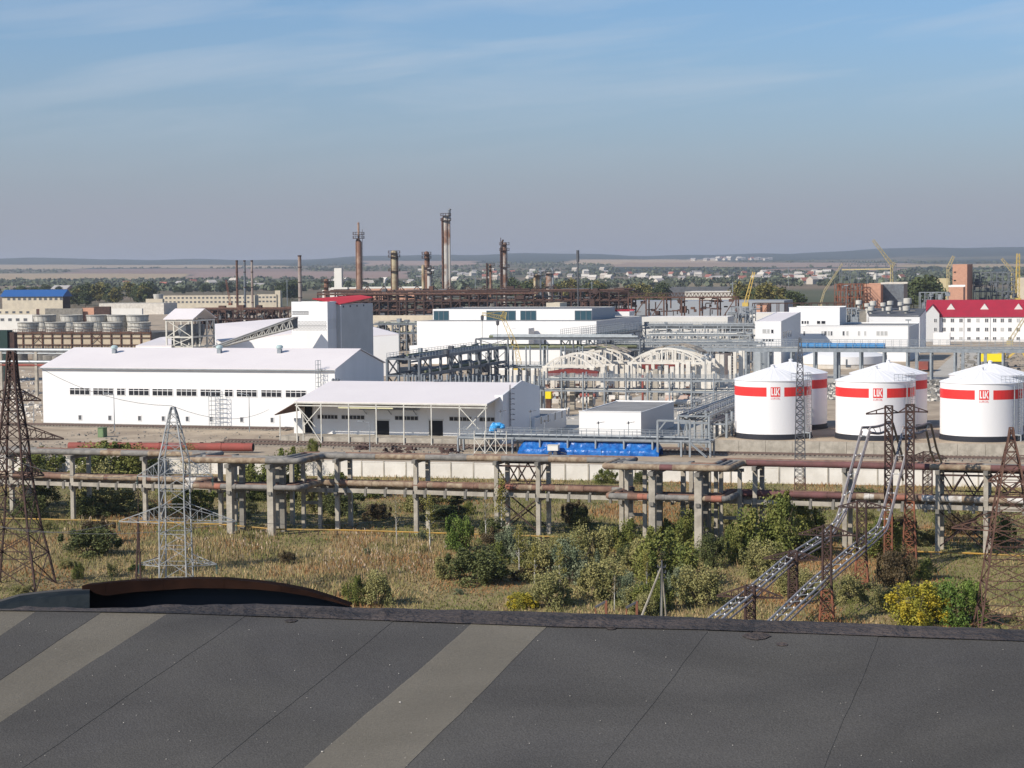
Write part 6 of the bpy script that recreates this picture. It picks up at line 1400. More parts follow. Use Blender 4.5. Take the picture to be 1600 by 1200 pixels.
# yellow tank car part, white bowls and pinkish machinery among the columns
P = GY(852, 226); fr = Fr(P); t = thing('yellow_cabinet', 'bright yellow metal cabinet between the front columns', 'cabinet', P); z0_ = fr.zpy(623); z1_ = fr.zpy(612); m = MB(); m.box(fr.p(0, 0, z0_), fr.u*1.1, fr.v*1, Z*(z1_-z0_)); m.build('body', mat('bright_yellow', (.75, .60, .02), rough=.5), t); m = MB(); m.box(fr.p(.1, .1, 0), fr.u*.9, fr.v*.8, Z*z0_); m.build('stand', M_rust, t)
M_pink = mat('pinkish_machine', (.50, .30, .23), (.42, .33, .28), .8, .7)
for k in range(34):
    x = R.uniform(846, 1085); Y = R.uniform(232, 258); P = GY(x, Y); fr = Fr(P, PA+R.uniform(-8, 8)); kind = R.choice(['tube', 'box', 'bowl', 'tube', 'box']); ma = R.choice([M_pink, M_concl, M_pink, M_redox, M_concd, M_galvd, M_concl])
    if kind == 'tube': t = thing('old_vessel', 'old pinkish or grey vessel lying among the ruined columns', 'vessel', P, 'discarded machinery in the ruin'); m = MB(); r_ = R.uniform(.4, .9); l = R.uniform(2, 5); m.tube([fr.p(-l/2, 0, r_+.3), fr.p(l/2, 0, r_+.3)], r_, 12); m.build('drum', ma, t, smooth=True); m = MB(); m.cbox(fr.p(-l/3, 0, .25), .3, 1, .5); m.cbox(fr.p(l/3, 0, .25), .3, 1, .5); m.build('saddle', M_concd, t)
    elif kind == 'box': t = thing('machine_block', 'squat machine block standing among the ruined columns', 'machinery', P, 'discarded machinery in the ruin'); h = R.uniform(.8, 2.2); m = MB(); m.cbox(P+Z*h/2, R.uniform(1, 2.4), 1.2, h, fr.u, fr.v); m.build('body', ma, t); m = MB(); m.cbox(P+Z*(h+.25), .6, .6, .5, fr.u, fr.v); m.tube([P+Z*h+fr.u*.5, P+Z*(h+.9)+fr.u*.5], .12, 6); m.build('fitting', M_rust, t)
    else: t = thing('white_bowl', 'pale conical hopper bowl standing among the ruined columns', 'hopper', P, 'discarded machinery in the ruin'); m = MB(); m.lathe(P, [(.3, 1.2), (1.0, 2.2), (1.0, 2.9), (.9, 2.9), (0, 2.5)], 12); m.build('bowl', M_concl, t); m = MB(); m.cbox(P+Z*.6, .7, .7, 1.3); m.build('foot', M_concd, t)
# ------------------------------------------------------------------ round basin tank and silver tank behind the bridge
P = GY(1316, 322); r_ = 68/F*322*KS; z0_ = solve(P-V*r_, Z, py=566); z1_ = solve(P-V*r_, Z, py=572)
t = thing('round_basin', 'very wide round tank with white rim over a grey wall, behind the bridge', 'tank', P); hh = 8.6*.62
zw_ = solve(Vector((P.x, P.y-r_, 0)), Z, py=570); zt_ = solve(Vector((P.x, P.y-r_, 0)), Z, py=558)
m = MB(); m.lathe(P, [(r_, 0), (r_, zw_)], 64); m.build('wall', M_concl, t, smooth=True); m = MB(); m.lathe(P, [(r_+.15, zw_), (r_+.15, zt_), (r_*.7, zt_+.9), (0, zt_+1.3)], 64); m.build('dome', M_white, t, smooth=True)
a = -math.pi/2+.02; m = MB(); m.cbox(P+Vector((-.5, -r_-.02, 1.5)), 1.2, .2, 2.0, Vector((1, 0, 0)), Vector((0, 1, 0))); m.build('door', M_galvd, t)
P = GY(1193, 300); r_ = 16/F*300*KS; t = thing('silver_tank', 'silver-grey upright tank behind the first white tanks', 'tank', P); m = MB(); h = solve(P, Z, py=549); m.lathe(P, [(r_, 0), (r_, h), (0, h+.6)], 32); m.build('shell', mat('silver_paint', (.45, .48, .50), (.38, .41, .43), .4, .4, .4), t, smooth=True); m = MB(); m.bar(P+Vector((-r_*.4, -r_-.1, 0)), P+Vector((-r_*.4, -r_-.1, h)), .1); m.bar(P+Vector((-r_*.1, -r_-.1, h*.5)), P+Vector((-r_*.4, -r_-.1, h*.5)), .1); m.build('pipe', M_galvd, t)
for (x, y0_, y1_) in ((1104, 553, 592), (1111, 555, 590)):
    P = GY(x, 285); t = thing('upright_vessel', 'slim grey upright vessel '+('left' if x < 1108 else 'right')+' of a pair behind the ruined columns', 'vessel', P); h = solve(P, Z, py=y0_); m = MB(); m.lathe(P, [(.8, 0), (.8, h-.5), (.5, h), (0, h+.1)], 14); m.build('shell', M_galv, t, smooth=True); m = MB(); m.lathe(P, [(.95, h*.4), (.95, h*.4+.15)], 14); m.bar(P-V*.9, P-V*.9+Z*h, .08); m.build('ring', M_dark, t)
# green dark vessels / tall dark tank near 1140
P = GY(1134, 292); t = thing('dark_tank', 'dark weathered tank with ladder behind the ruined columns', 'tank', P); h = solve(P, Z, py=552); m = MB(); m.lathe(P, [(2.6, 0), (2.6, h), (0, h+.4)], 24); m.build('shell', mat('grey_brown_tank', (.17, .14, .13), (.12, .10, .10), .6, .8), t, smooth=True); m = MB(); q = P+Vector((1.4, -2.5, 0))
for s in (-.35, .35): m.bar(q+Vector((s, 0, 0)), q+Vector((s, 0, h)), .12)
for k in range(9): m.bar(q+Vector((-.35, 0, h*k/9)), q+Vector((.35, 0, h*k/9)), .1)
m.build('ladder', M_pale, t)
# ------------------------------------------------------------------ rubble in the yard
def rubble(name, lab, regs, n, smax, mats):
    m = MB(); vs = []
    for k in range(n):
        (x0, x1, y0_, y1_) = R.choice(regs); P = G(R.uniform(x0, x1), R.uniform(y0_, y1_), 0); s = R.uniform(.08, smax)*R.uniform(.5, 1); a = R.uniform(0, 3.14); u, v = Vector((math.cos(a), math.sin(a), R.uniform(-.2, .2))), Vector((-math.sin(a), math.cos(a), R.uniform(-.2, .2)))
        w_, d_, h_ = s*R.uniform(1, 3), s*R.uniform(.6, 1.5), s*R.uniform(.4, 1.2); m.quadbox([P-u*w_/2*R.uniform(.6, 1)-v*d_/2, P+u*w_/2-v*d_/2*R.uniform(.5, 1), P+u*w_/2*R.uniform(.6, 1)+v*d_/2, P-u*w_/2+v*d_/2]+[P-u*w_/3-v*d_/3+Z*h_, P+u*w_/3-v*d_/3+Z*h_*R.uniform(.5, 1), P+u*w_/3+v*d_/3+Z*h_, P-u*w_/3+v*d_/3+Z*h_*.7])
    o = m.build(name, mats); o['kind'] = 'stuff'; tag(o, lab, 'rubble')
rubble('rubble', 'brown earth and concrete rubble between and behind the tanks', [(1290, 1310, 600, 660), (1447, 1472, 597, 660), (1500, 1600, 545, 580)], 900, .9, M_concd)
rubble('rubble', 'pale broken concrete lumps strewn through the ruined works', [(845, 1100, 600, 660), (1100, 1150, 600, 680), (1290, 1310, 600, 660), (1447, 1472, 597, 660)], 1200, .6, M_concl)
rubble('rubble', 'rubbish and rubble on the waste ground left of the long hall', [(0, 66, 580, 660), (-60, 60, 585, 650)], 500, .6, M_concl)
rubble('rubble', 'scrap timber and lumps along the railway', [(520, 780, 694, 712), (100, 450, 672, 700), (1380, 1600, 698, 722), (-20, 100, 690, 715)], 900, .35, M_concd)
rubble('rubble', 'rust brown scrap heap beside the track near the loading shed', [(555, 575, 697, 703), (600, 650, 700, 710), (1400, 1480, 706, 722), (690, 722, 703, 710)], 260, .6, M_rustd)
# ------------------------------------------------------------------ left: pipe rack and cooling towers
O = GY(-60, 268); L = solve(O+Z*5, U, px=150); zq = solve(O, Z, py=567); zt = solve(O, Z, py=548)
t = thing('concrete_pipe_rack', 'grey pipes on concrete posts crossing at the far left behind the rusty pylon', 'pipe rack', O); fr = Fr(O)
for x in (-20, 1.5, 13, 56.5): a = fr.apx(x, 0, 3); m = MB(); m.box(fr.p(a-.3, 0, 0), fr.u*.6, fr.v*.6, Z*zt); m.build('post', M_conc, t)
for z, ma, r_ in ((zt+.2, M_galv, .4), (zt-.5, M_galv, .15), (zq+.3, M_galv, .35), (zq-.4, M_redox, .25)):
    m = MB(); m.tube([fr.p(0, .2, z), fr.p(L+3, .2, z)], r_, 8); m.build('pipe', ma, t, smooth=True)
P = GY(8, 300); t = thing('green_tank', 'dark green box-like tank at the far left edge', 'tank', P); fr = Fr(P); m = MB(); h = fr.zpy(516); m.box(fr.p(-12, 0, 0), fr.u*(12+fr.apx(11, 0, h)), fr.v*2.5, Z*h); m.build('body', M_grnd, t); m = MB(); m.box(fr.p(fr.apx(11.3, 0, h), .5, 0), fr.u*(fr.apx(20, 0, h)-fr.apx(11.3, 0, h)), fr.v*1.5, Z*(h*.96)); m.build('rust_side', M_rustd, t)
CT = Fr(GY(22, 372), -14); h = CT.zpy(520); Lc = CT.apx(236, 0, h); t = thing('cooling_tower_bank', 'long beige cooling tower bank in a rusty frame with round fan stacks on top', 'cooling tower', CT.O); z0 = CT.zpy(547)
nb = 14
for k in range(nb): m = MB(); m.box(CT.p(Lc*k/nb+.15, 0, z0), CT.u*(Lc/nb-.3), CT.v*.3, Z*(h-z0)); m.build('panel', M_beige, t)
m = MB(); m.box(CT.p(0, .35, z0), CT.u*Lc, CT.v*24, Z*(h-z0-.1)); m.build('body', M_concd, t)
for k in range(nb+1): m = MB(); m.bar(CT.p(Lc*k/nb, -.2, 0), CT.p(Lc*k/nb, -.2, h+.4), .34); m.build('post', M_rust, t)
m = MB()
for z in (z0, z0+(h-z0)*.32, z0+(h-z0)*.72, h): m.bar(CT.p(0, -.3, z), CT.p(Lc, -.3, z), .22 if z != h else .5)
for k in (2, 8): m.bar(CT.p(Lc*k/nb, -.3, z0+(h-z0)*.4), CT.p(Lc*(k+1)/nb, -.3, h-.5), .15); m.bar(CT.p(Lc*(k+1)/nb, -.3, z0+(h-z0)*.4), CT.p(Lc*k/nb, -.3, h-.5), .15)
for k in range(nb): x = Lc*(k+.5)/nb; zc_ = z0+(h-z0)*.3; m.bar(CT.p(x-.5, -.35, z0), CT.p(x-.5, -.35, zc_), .16); m.bar(CT.p(x+.5, -.35, z0), CT.p(x+.5, -.35, zc_), .16); m.bar(CT.p(x-.5, -.35, zc_), CT.p(x+.5, -.35, zc_), .16)
m.build('rails', M_rust, t)
m = MB()
for z in (h+.5, h+1.1): m.bar(CT.p(0, -.2, z), CT.p(Lc, -.2, z), .08)
for k in range(60): m.bar(CT.p(Lc*k/59, -.2, h), CT.p(Lc*k/59, -.2, h+1.1), .07)
m.build('top_railing', M_rust, t)
for row, (b, ys, xs, w_) in enumerate(((5, (513, 505.5), (44.5, 87, 131, 175.5, 219.5), 32), (17, (507, 494), (70, 112, 153, 185, 215), 35))):
    for x in xs:
        a = CT.apx(x, b, h); c = CT.p(a, b, h); r_ = w_/2/F*(c-CP).dot(fwd); hh = (solve(c-Z*h, Z, py=ys[1])-h)+.3; hh = max(1.6, hh)
        m = MB(); m.lathe(c, [(r_*.92, 0), (r_*.88, hh*.4), (r_, hh), (r_*1.03, hh), (r_*1.03, hh+.12), (r_*.93, hh+.12), (r_*.85, hh*.4), (0, hh*.4)], 28); fs = m.build('fan_stack', M_fan, t, smooth=True)
        m = MB()
        for z in (hh*.3, hh*.62, hh*.95): m.lathe(c+Z*z, [(r_*1.0, 0), (r_*1.03, 0), (r_*1.03, .12), (r_*1.0, .12)], 24)
        for k in range(16): a_ = k*math.pi/8; e = Vector((math.cos(a_), math.sin(a_), 0)); m.bar(c+e*r_*.94, c+e*r_*1.03+Z*hh, .05)
        m.build('hoops', M_concd, fs)
for k in range(8):
    x = R.uniform(24, 130); P = GY(x, R.uniform(340, 365)); q = thing('small_tank', 'small pale round tank on the ground before the cooling tower bank', 'tank', P, 'small tanks before the cooling towers'); r_ = R.uniform(1.2, 3); m = MB(); m.lathe(P, [(r_, 0), (r_, 3), (0, 3.4)], 16); m.build('shell', R.choice([M_fan, M_concl, M_concd]), q, smooth=True)
# ------------------------------------------------------------------ buildings behind, left
def wrow(q, xs, y0, y1, gl=M_glassg, fm=M_crm, nx=1, w_=1.2):
    t, fr, h = q[:3]
    for x in xs: a = fr.apx(x, 0, h*.5); window(t, fr, a-w_/2, a+w_/2, fr.zpy(y1), fr.zpy(y0), nx, glass=gl, frame=fm)
q = block('cream_building', 'long cream building with a blue sheet roof at far left', 4, 0, 98, 463, 110, M_crm, M_bluer, M_rustd, Y=760, deg=PA)
wrow(q, [14+k*8.2 for k in range(11)], 465, 469.5, M_glassg, M_crm, 1, 2.2)
f_ = q[1]; m = MB(); h_ = q[2]; m.prism([f_.p(-1, -1, h_), f_.p(-1, q[4]*.5, h_+4), f_.p(-1, q[4]+1, h_), f_.p(-1, q[4]+1, h_-.3), f_.p(-1, -1, h_-.3)], f_.u*(q[3]+2)); m.build('blue_roof', M_bluer, q[0])
q = block('two_storey_block', 'white and cream block with square windows at far left', -30, 0, 51, 492, 60, M_wdull, M_roofg, M_crm, Y=480); wrow(q, [-20+k*12 for k in range(6)], 497, 502, M_glassg, M_wdull, 1, 1.8)
q = block('two_storey_block', 'cream upper block behind the white one at far left', -30, 0, 57, 483, 62, M_crm, M_roofg, M_brick, Y=520); wrow(q, [-22+k*11 for k in range(7)], 486, 490, M_glassg, M_crm, 1, 1.6)
block('grey_shed', 'plain grey flat shed behind the fan stacks', 71, 0, 129, 482, 130, M_concd, M_roofg, Y=560); block('brick_annex', 'small reddish brick annex at the end of the grey shed', 129, 0, 147, 481, 152, M_brick, M_roofg, Y=558)
block('dark_annex', 'very dark low box beside the brick annex', 148, 0, 172, 479, 174, M_rustd, M_rustd, Y=556); block('white_wall_block', 'short white wall behind the fan stacks', 175, 0, 222, 482, 224, M_wdull, M_roofg, Y=600)
block('long_grey_roof', 'long low pale building with grey roof beyond the fan stacks', 155, 0, 256, 474, 262, M_concl, M_roofg, Y=760, D=18)
q = block('cream_office', 'long two-storey cream office row with many windows, left of the three stacks', 255, 0, 398, 462, 404, M_crm, M_bluer, Y=870); 
for yy in (464, 470.5): wrow(q, [260+k*6.4 for k in range(22)], yy, yy+3.2, M_glassg, M_crm, 1, 1.9)
q = block('cream_office', 'cream office block with a taller end bay, right of the three stacks', 402, 0, 432, 460, 438, M_crm, M_roofg, Y=880)
for yy in (463, 469.5): wrow(q, [406+k*5.8 for k in range(5)], yy, yy+3, M_glassg, M_crm, 1, 1.9)
block('tower_bay', 'taller end bay of the cream office block', 430, 0, 438, 454, 441, M_crm, M_roofg, Y=878)
q = block('round_top_house', 'pale low house with a white drum on its roof', 228, 0, 254, 467, 257, M_crm, M_rust, Y=840); m = MB(); m.lathe(q[1].p(q[3]*.6, 4, q[2]), [(3.2, 0), (3.6, 3.2), (0, 3.2)], 14); m.build('drum', M_fan, q[0])
block('red_long_building', 'long low brick-red building with a white roof behind the rusty frame', 541, 0, 655, 451, 658, M_brick, M_wdull, Y=1010, par=1.2, par_m=M_wdull, D=20)
block('tan_wall', 'long tan concrete wall in front of the rusty process frame', 577, 0, 676, 493, 680, M_crm, M_roofg, Y=520, D=3)
block('grey_long_shed', 'long blue-grey shed behind the yellow crane boom', 965, 0, 1225, 470.5, 1240, mat('blue_grey_wall', (.27, .29, .32), rough=.7), MT['blue_grey_wall'], Y=640, D=30); block('pale_long_shed', 'long pale shed behind the blue-grey one', 1070, 0, 1145, 455.5, 1150, M_concl, M_wroof, Y=900, D=25)
block('dark_long_shed', 'dark low roof beyond the blue-grey shed', 1000, 0, 1160, 449, 1170, M_roofd, M_roofd, Y=1000, D=25)
block('white_low_house', 'low white building beyond the ruined frame at right', 1172, 0, 1232, 489, 1236, M_wdull, M_wroof, Y=430, D=12); block('brick_hut', 'small reddish brick hut beside the yellow crane boom', 1182, 0, 1198, 475.5, 1204, M_brick, M_roofg, Y=500)
# brick tower and frames at right
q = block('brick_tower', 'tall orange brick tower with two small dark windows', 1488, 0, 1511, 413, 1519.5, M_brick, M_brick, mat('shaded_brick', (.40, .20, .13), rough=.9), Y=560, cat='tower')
for y_ in (424, 437): window(q[0], q[1], q[1].apx(1490, 0, 30), q[1].apx(1494, 0, 30), q[1].zpy(y_+2.5), q[1].zpy(y_), 1, glass=M_void, frame=M_brick)
block('brick_annex', 'low brick annex with a white roof edge at the foot of the brick tower', 1482, 0, 1505, 448.5, 1508, M_brick, M_white, Y=545, par=.8, par_m=M_white)
block('yellow_house', 'pale yellow house with trees left of the brick tower', 1460, 0, 1482, 435, 1484, mat('pale_yellow_render', (.55, .45, .27), rough=.9), M_rust, Y=900); block('tan_block', 'tan storeyed block at the right edge with dark windows', 1589, 0, 1640, 434, 1650, M_crm, M_roofg, Y=640)
block('orange_block', 'unfinished orange brick block under a flat slab beside rusty pipework', 1349, 0, 1376, 445, 1384, M_brick, M_concl, Y=560, par=.5); block('flat_slab_block', 'tall dark bay with a pale flat slab roof beside the orange brick block', 1376, 0, 1412, 444, 1418, M_galvd, M_concl, Y=565, par=.8, par_m=M_concl)
def frame3(name, label, px0, px1, pyt, Y, nb, nl, D, ma, w_=.3, cat='steel frame', extra=0, wseed=1):
    O = GY(px0, Y); fr = Fr(O); h = fr.zpy(pyt); L = fr.apx(px1, 0, h*.5); t = thing(name, label, cat, O); rs = random.Random(wseed)
    po = None
    for i in range(nb+1):
        for b in (0, D):
            if po is None: m = MB(); m.bar(Vector((0, 0, 0)), Z*h, w_); po = m.build('post', ma, None); o = po
            else: o = po.copy(); COL.objects.link(o)
            o.parent = t; o.location = fr.p(L*i/nb, b)-O
    for k in range(1, nl+1):
        z = h*k/nl; m = MB()
        for b in (0, D): m.bar(fr.p(0, b, z), fr.p(L, b, z), w_)
        for i in range(nb+1): m.bar(fr.p(L*i/nb, 0, z), fr.p(L*i/nb, D, z), w_*.7)
        m.build('level_beams', ma, t)
    m = MB()
    for i in range(0, nb):
        if rs.random() < .35:
            k = rs.randint(0, nl-1); m.bar(fr.p(L*i/nb, 0, h*k/nl), fr.p(L*(i+1)/nb, 0, h*(k+1)/nl), w_*.6)
    if m.v: m.build('brace', ma, t)
    return t, fr, h, L
for a in [('steel_structure', 'unfinished grey steel frame right of the brick tower', 1521, 1584, 426, 580, 7, 5, 14, M_galvd, .4), ('steel_structure', 'grey steel frame with railings above the red roof, left of the brick tower', 1436, 1480, 457, 520, 5, 2, 6, M_galv, .25),
          ('pipe_structure', 'rust-orange multi-level pipe frame left of the orange brick block', 1304, 1350, 444, 555, 9, 6, 10, M_rusto, .25), ('steel_structure', 'grey light steel frame left of the round-topped valves', 1143, 1176, 480, 420, 3, 2, 6, M_galv, .25), ('steel_structure', 'light grey steel frame above the upper white block', 1315, 1338, 482, 372, 3, 3, 6, M_galv, .3)]:
    q_ = frame3(*a); junk(q_[0], q_[1], q_[3], a[8], q_[2], 90, [a[9], M_galvd if a[9] is not M_rusto else M_rust], int(a[2]), (.2, .8))
q = frame3('gantry_row', 'row of tall thin trestle towers with crossbars on the skyline at right', 1312, 1398, 414, 900, 6, 1, 10, M_galvd, .45)
m = MB()
for k in range(18): a = q[3]*k/18; m.bar(q[1].p(a, 0, q[2]), q[1].p(a+q[3]/36, 0, q[2]+3), .3); m.bar(q[1].p(a+q[3]/36, 0, q[2]+3), q[1].p(a+q[3]/18, 0, q[2]), .3)
m.build('top_truss', M_galvd, q[0])
# rusty equipment, vessels and pipes in the frames
def vessels(n, x0, x1, Y0, Y1, h0, h1, r0_, r1_, mats, name, lab, grp, zb=0):
    for k in range(n):
        P = GY(R.uniform(x0, x1), R.uniform(Y0, Y1)); t = thing(name, lab, 'vessel', P, grp); r_ = R.uniform(r0_, r1_); h = R.uniform(h0, h1); m = MB(); ma_ = R.choice(mats); up_r = R.random() < .7
        t['label'] = ('upright ' if up_r else 'lying ')+{'rusty_steel': 'brown', 'dark_rusty_steel': 'dark brown', 'galvanised_steel': 'pale grey', 'weathered_steel': 'dark grey', 'dirty_concrete': 'drab grey', 'dark_steel': 'blackish', 'pale_fan_stack': 'off-white', 'red_oxide_pipe': 'reddish', 'dull_white_render': 'whitish'}.get(ma_.name, 'grey')+' '+lab
        if up_r: m.lathe(P+Z*zb, [(r_, 0), (r_, h), (r_*.6, h+r_*.4), (0, h+r_*.5)], 12)
        else: m.tube([P+Z*(r_+1+zb)-U*h*.4, P+Z*(r_+1+zb)+U*h*.4], r_, 10)
        m.build('shell', ma_, t, smooth=True)
        m = MB(); e = R.uniform(-1, 1); m.bar(P+V*-r_+Z*zb, P-V*r_+Z*(h+zb), .15); m.bar(P-U*r_+Z*(h*.6+zb), P+U*(r_+2*e)+Z*(h*.6+zb), .18); m.build('piping', R.choice([M_rust, M_galvd]), t)
vessels(20, 1150, 1460, 400, 470, 2, 6, .8, 1.8, [M_galv, M_fan, M_galvd, M_rust], 'process_vessel', 'process vessel in the plant left of the red-roofed offices', 'small vessels left of the red-roofed offices')
# big rusty process frame
q = frame3('process_structure', 'very long rusty brown process frame spanning the centre before the columns', 497, 982, 457, 650, 34, 3, 16, M_rustd, .6, 'process frame')
t, fr, h, L = q
m = MB()
for k in range(13): a = L*(.14+.055*k); m.bar(fr.p(a, 4, h), fr.p(a+3, 4, h+3.2), .35); m.bar(fr.p(a+3, 4, h+3.2), fr.p(a+6, 4, h), .35); m.bar(fr.p(a+3, 4, h), fr.p(a+3, 4, h+3.2), .25)
m.build('roof_trusses', M_rustd, t); m = MB()
for z in (h+.6, h*.66+.6, h*.33+.5):
    for b in (1, 4, 7): e = R.uniform(0, .1)*L; m.tube([fr.p(e, b, z), fr.p(L-e, b, z)], .35, 6)
m.build('pipes', M_rust, t); m = MB(); m.tube([fr.p(0, -.5, h*.93), fr.p(L*.72, -.5, h*.93)], .5, 8); m.build('red_pipe', M_rust, t)
junk(t, fr, L, 16, h+1.5, 620, [M_rustd, M_rustd, M_dark, M_rust], 5, (.3, 1.3))
vessels(70, 505, 975, 652, 666, 3, 10, .9, 2.6, [M_rustd, M_rust, M_rustd, M_galvd, M_concd, M_dark], 'rusty_vessel', 'vessel inside the long brown process frame', 'rusty vessels inside the process frame')
q = frame3('process_structure', 'lower rusty brown frame around the feet of the three thin stacks', 305, 500, 484, 560, 16, 2, 14, M_rustd, .5, 'process frame'); m = MB(); fr, h, L = q[1:]
for b in range(4): m.tube([fr.p(0, b*3, h+.5), fr.p(L, b*3, h+.5)], .4, 6)
m.build('pipes', M_rust, q[0])
junk(q[0], fr, L, 14, h+1, 220, [M_rustd, M_rust, M_dark], 6, (.3, 1.2))
vessels(24, 312, 455, 562, 575, 2, 6, 1, 2.4, [M_rustd, M_rust, M_concd, M_fan], 'rusty_vessel', 'squat vessel in the frame at the feet of the three thin stacks', 'vessels by the three thin stacks')
q = frame3('pipe_trestle_far', 'rusty overhead pipe trestle on tall legs right of the big process frame', 982, 1150, 465, 560, 6, 1, 6, M_rust, .6, 'pipe trestle'); m = MB(); fr, h, L = q[1:]
for k in range(30): m.bar(fr.p(L*k/30, 0, h), fr.p(L*(k+.5)/30, 0, h+2), .25); m.bar(fr.p(L*(k+.5)/30, 0, h+2), fr.p(L*(k+1)/30, 0, h), .25)
m.bar(fr.p(0, 0, h+2), fr.p(L, 0, h+2), .3); m.build('truss', M_rustd, q[0]); junk(q[0], fr, L, 6, h+1, 90, [M_rustd, M_rust], 7, (.3, .9))
q = frame3('pipe_trestle_far', 'dark sloping pipe trestle running right behind the white laboratory blocks', 1176, 1330, 474, 500, 12, 2, 5, M_rustd, .35, 'pipe trestle')
vessels(30, 985, 1145, 470, 540, 1.5, 3.5, .8, 2, [M_rust, M_redox, M_galvd, M_wdull], 'yard_vessel', 'low tank on the ground right of the big process frame', 'low tanks right of the process frame')
# ------------------------------------------------------------------ columns and stacks
def column(px, pyt, Y, wpx, ma, lab, plats=(), pipe=None, neck=None, pxt=None, rings=4, cat='column', name='distillation_column'):
    P = GY(px, Y); h = solve(P, Z, py=pyt); r_ = wpx/2/F*Y*KS; t = thing(name, lab, cat, P); m = MB()
    if neck: hn = solve(P, Z, py=neck[0]); rn = neck[1]/2/F*Y*KS; m.lathe(P, [(r_, 0), (r_, hn-1.5), (rn, hn), (rn, h), (0, h+.3)], 16)
    else: m.lathe(P, [(r_, 0), (r_, h-r_*.5), (r_*.7, h), (0, h+r_*.2)], 16)
    m.build('shell', ma, t, smooth=True)
    for y_ in plats:
        z = solve(P, Z, py=y_); m = MB(); m.lathe(P+Z*z, [(r_*.9, 0), (r_+1.5, 0), (r_+1.5, .25), (r_*.9, .25)], 12)
        for k in range(12): a = k*math.pi/6; e = Vector((math.cos(a), math.sin(a), 0))*(r_+1.45); e2 = Vector((math.cos(a+.52), math.sin(a+.52), 0))*(r_+1.45); m.bar(P+e+Z*z, P+e+Z*(z+1.5), .14); m.bar(P+e+Z*(z+1.5), P+e2+Z*(z+1.5), .14)
        m.build('platform', M_rustd, t)
    if pipe:
        for (dx, y0_, wp, mp) in pipe: x = dx/F*Y*KS; zt_ = solve(P, Z, py=y0_); m = MB(); m.tube([P+Vector((x, -r_*.6, 0)), P+Vector((x, -r_*.6, zt_)), P+Vector((x*.5, -r_*.4, zt_+1.2))], wp/2/F*Y*KS, 8); m.build('riser', mp, t, smooth=True)
    m = MB(); x = r_+.35
    for s in (0, .7): m.bar(P+Vector((x, -s, 2)), P+Vector((x, -s, h*.93)), .14)
    for k in range(int(h/2.2)): m.bar(P+Vector((x, 0, 2+k*2.2)), P+Vector((x, -.7, 2+k*2.2)), .12)
    m.build('ladder', M_rustd, t)
    return t
M_stack = mat('stack_steel', (.36, .34, .32), (.20, .13, .10), .05, .7)
for (x, y_, ma, w_, lab) in ((371.5, 407, M_rust, 3.4, 'left one of the three thin stacks, rust-brown'), (383.5, 407, M_galvd, 3.4, 'middle one of the three thin stacks, dark grey'), (395, 407, M_stack, 3.4, 'right one of the three thin stacks, paler'), (469.5, 399, M_stack, 5.4, 'single pale grey chimney stack left of the columns')):
    P = GY(x, 640 if w_ < 4 else 700); h = solve(P, Z, py=y_); r_ = w_/2/F*P.y; t = thing('chimney_stack', lab, 'chimney', P); m = MB(); m.lathe(P, [(r_*1.15, 0), (r_, h-.8), (r_*.8, h), (r_*.6, h), (0, h-1)], 14); m.build('shaft', ma, t, smooth=True)
    m = MB(); m.lathe(P+Z*(h*.98), [(r_*.9, 0), (r_*1.12, 0), (r_*1.12, .8), (r_*.9, .8)], 14)
    for f in (.3, .55, .8): m.lathe(P+Z*(h*f), [(r_*.9, 0), (r_*1.2, 0), (r_*1.2, .5), (r_*.9, .5)], 14)
    m.build('bands', M_rustd, t)
column(562, 348, 690, 10, M_colr, 'tall rusty column with a thin pale neck, left of the group', (367, 373), [(-3.5, 376, 2, M_rust)], (374, 3.2))
column(617, 392, 680, 10.5, M_coly, 'yellow-stained column with a flat top', (396, 402, 424), [(4.6, 397, 2.6, M_rustd), (-4.6, 398, 1.6, M_rust)])
column(667.5, 393, 680, 6.5, M_colr, 'dark rusty column with a bulging head', (398, 404, 419), [(4, 398, 2, M_rustd)]); column(662, 414, 675, 5, M_coly, 'short yellowish column left beside the rusty one'); column(671.5, 419, 672, 6.5, M_colm, 'grey blotched vessel column right beside the rusty one', (421, 428))
column(698, 337, 700, 8.5, M_colm, 'tallest column of the refinery, twin pale grey tubes', (337.5, 345), [(-5.2, 342, 3.2, M_rust), (5.5, 339, 3.6, M_colm)]); 
P = GY(702, 702); t = thing('top_pipe', 'thin bent vent pipe above the tallest column', 'pipe', PY(702, 337, 702)); m = MB(); m.tube([PY(702, 345, 702), PY(702, 328, 702), PY(704, 326, 702)], .8, 8); m.build('tube', M_galvd, t)
column(761.5, 411, 660, 3, M_rustd, 'short thin dark column, left of a pair'); column(767, 413, 660, 4, M_colr, 'short rusty column, right of a pair', (416, 422))
column(783.5, 372, 680, 3, M_rustd, 'thin dark riser column beside the thicker one', (), None, (385, 1.2)); column(789, 379, 684, 7.5, M_colm, 'grey column with dark riser at centre', (383, 392, 418), [(-3.2, 378, 2.8, M_rustd)])
for x, y_ in ((839.5, 429), (858.5, 426)): column(x, y_, 690, 11, M_coly if x < 850 else M_colm, 'stained pale silo, '+('left' if x < 850 else 'right')+' one of the twin silos', (y_+2, y_+22), [(5.5, y_-4, 3, M_galv)], cat='silo', name='silo')
P = GY(903.5, 620); h = solve(P, Z, py=391); t = thing('flare_mast', 'thin black flare mast with a thicker tip', 'mast', P); m = MB(); m.tube([P, P+Z*(h-3)], .35, 8); m.build('pole', M_dark, t); m = MB(); m.tube([P+Z*(h-6), P+Z*h], .75, 8); m.build('tip', M_dark, t)
column(510.5, 436, 700, 7, M_colr, 'squat rusty column beside the white tower block', (440, 450)); 
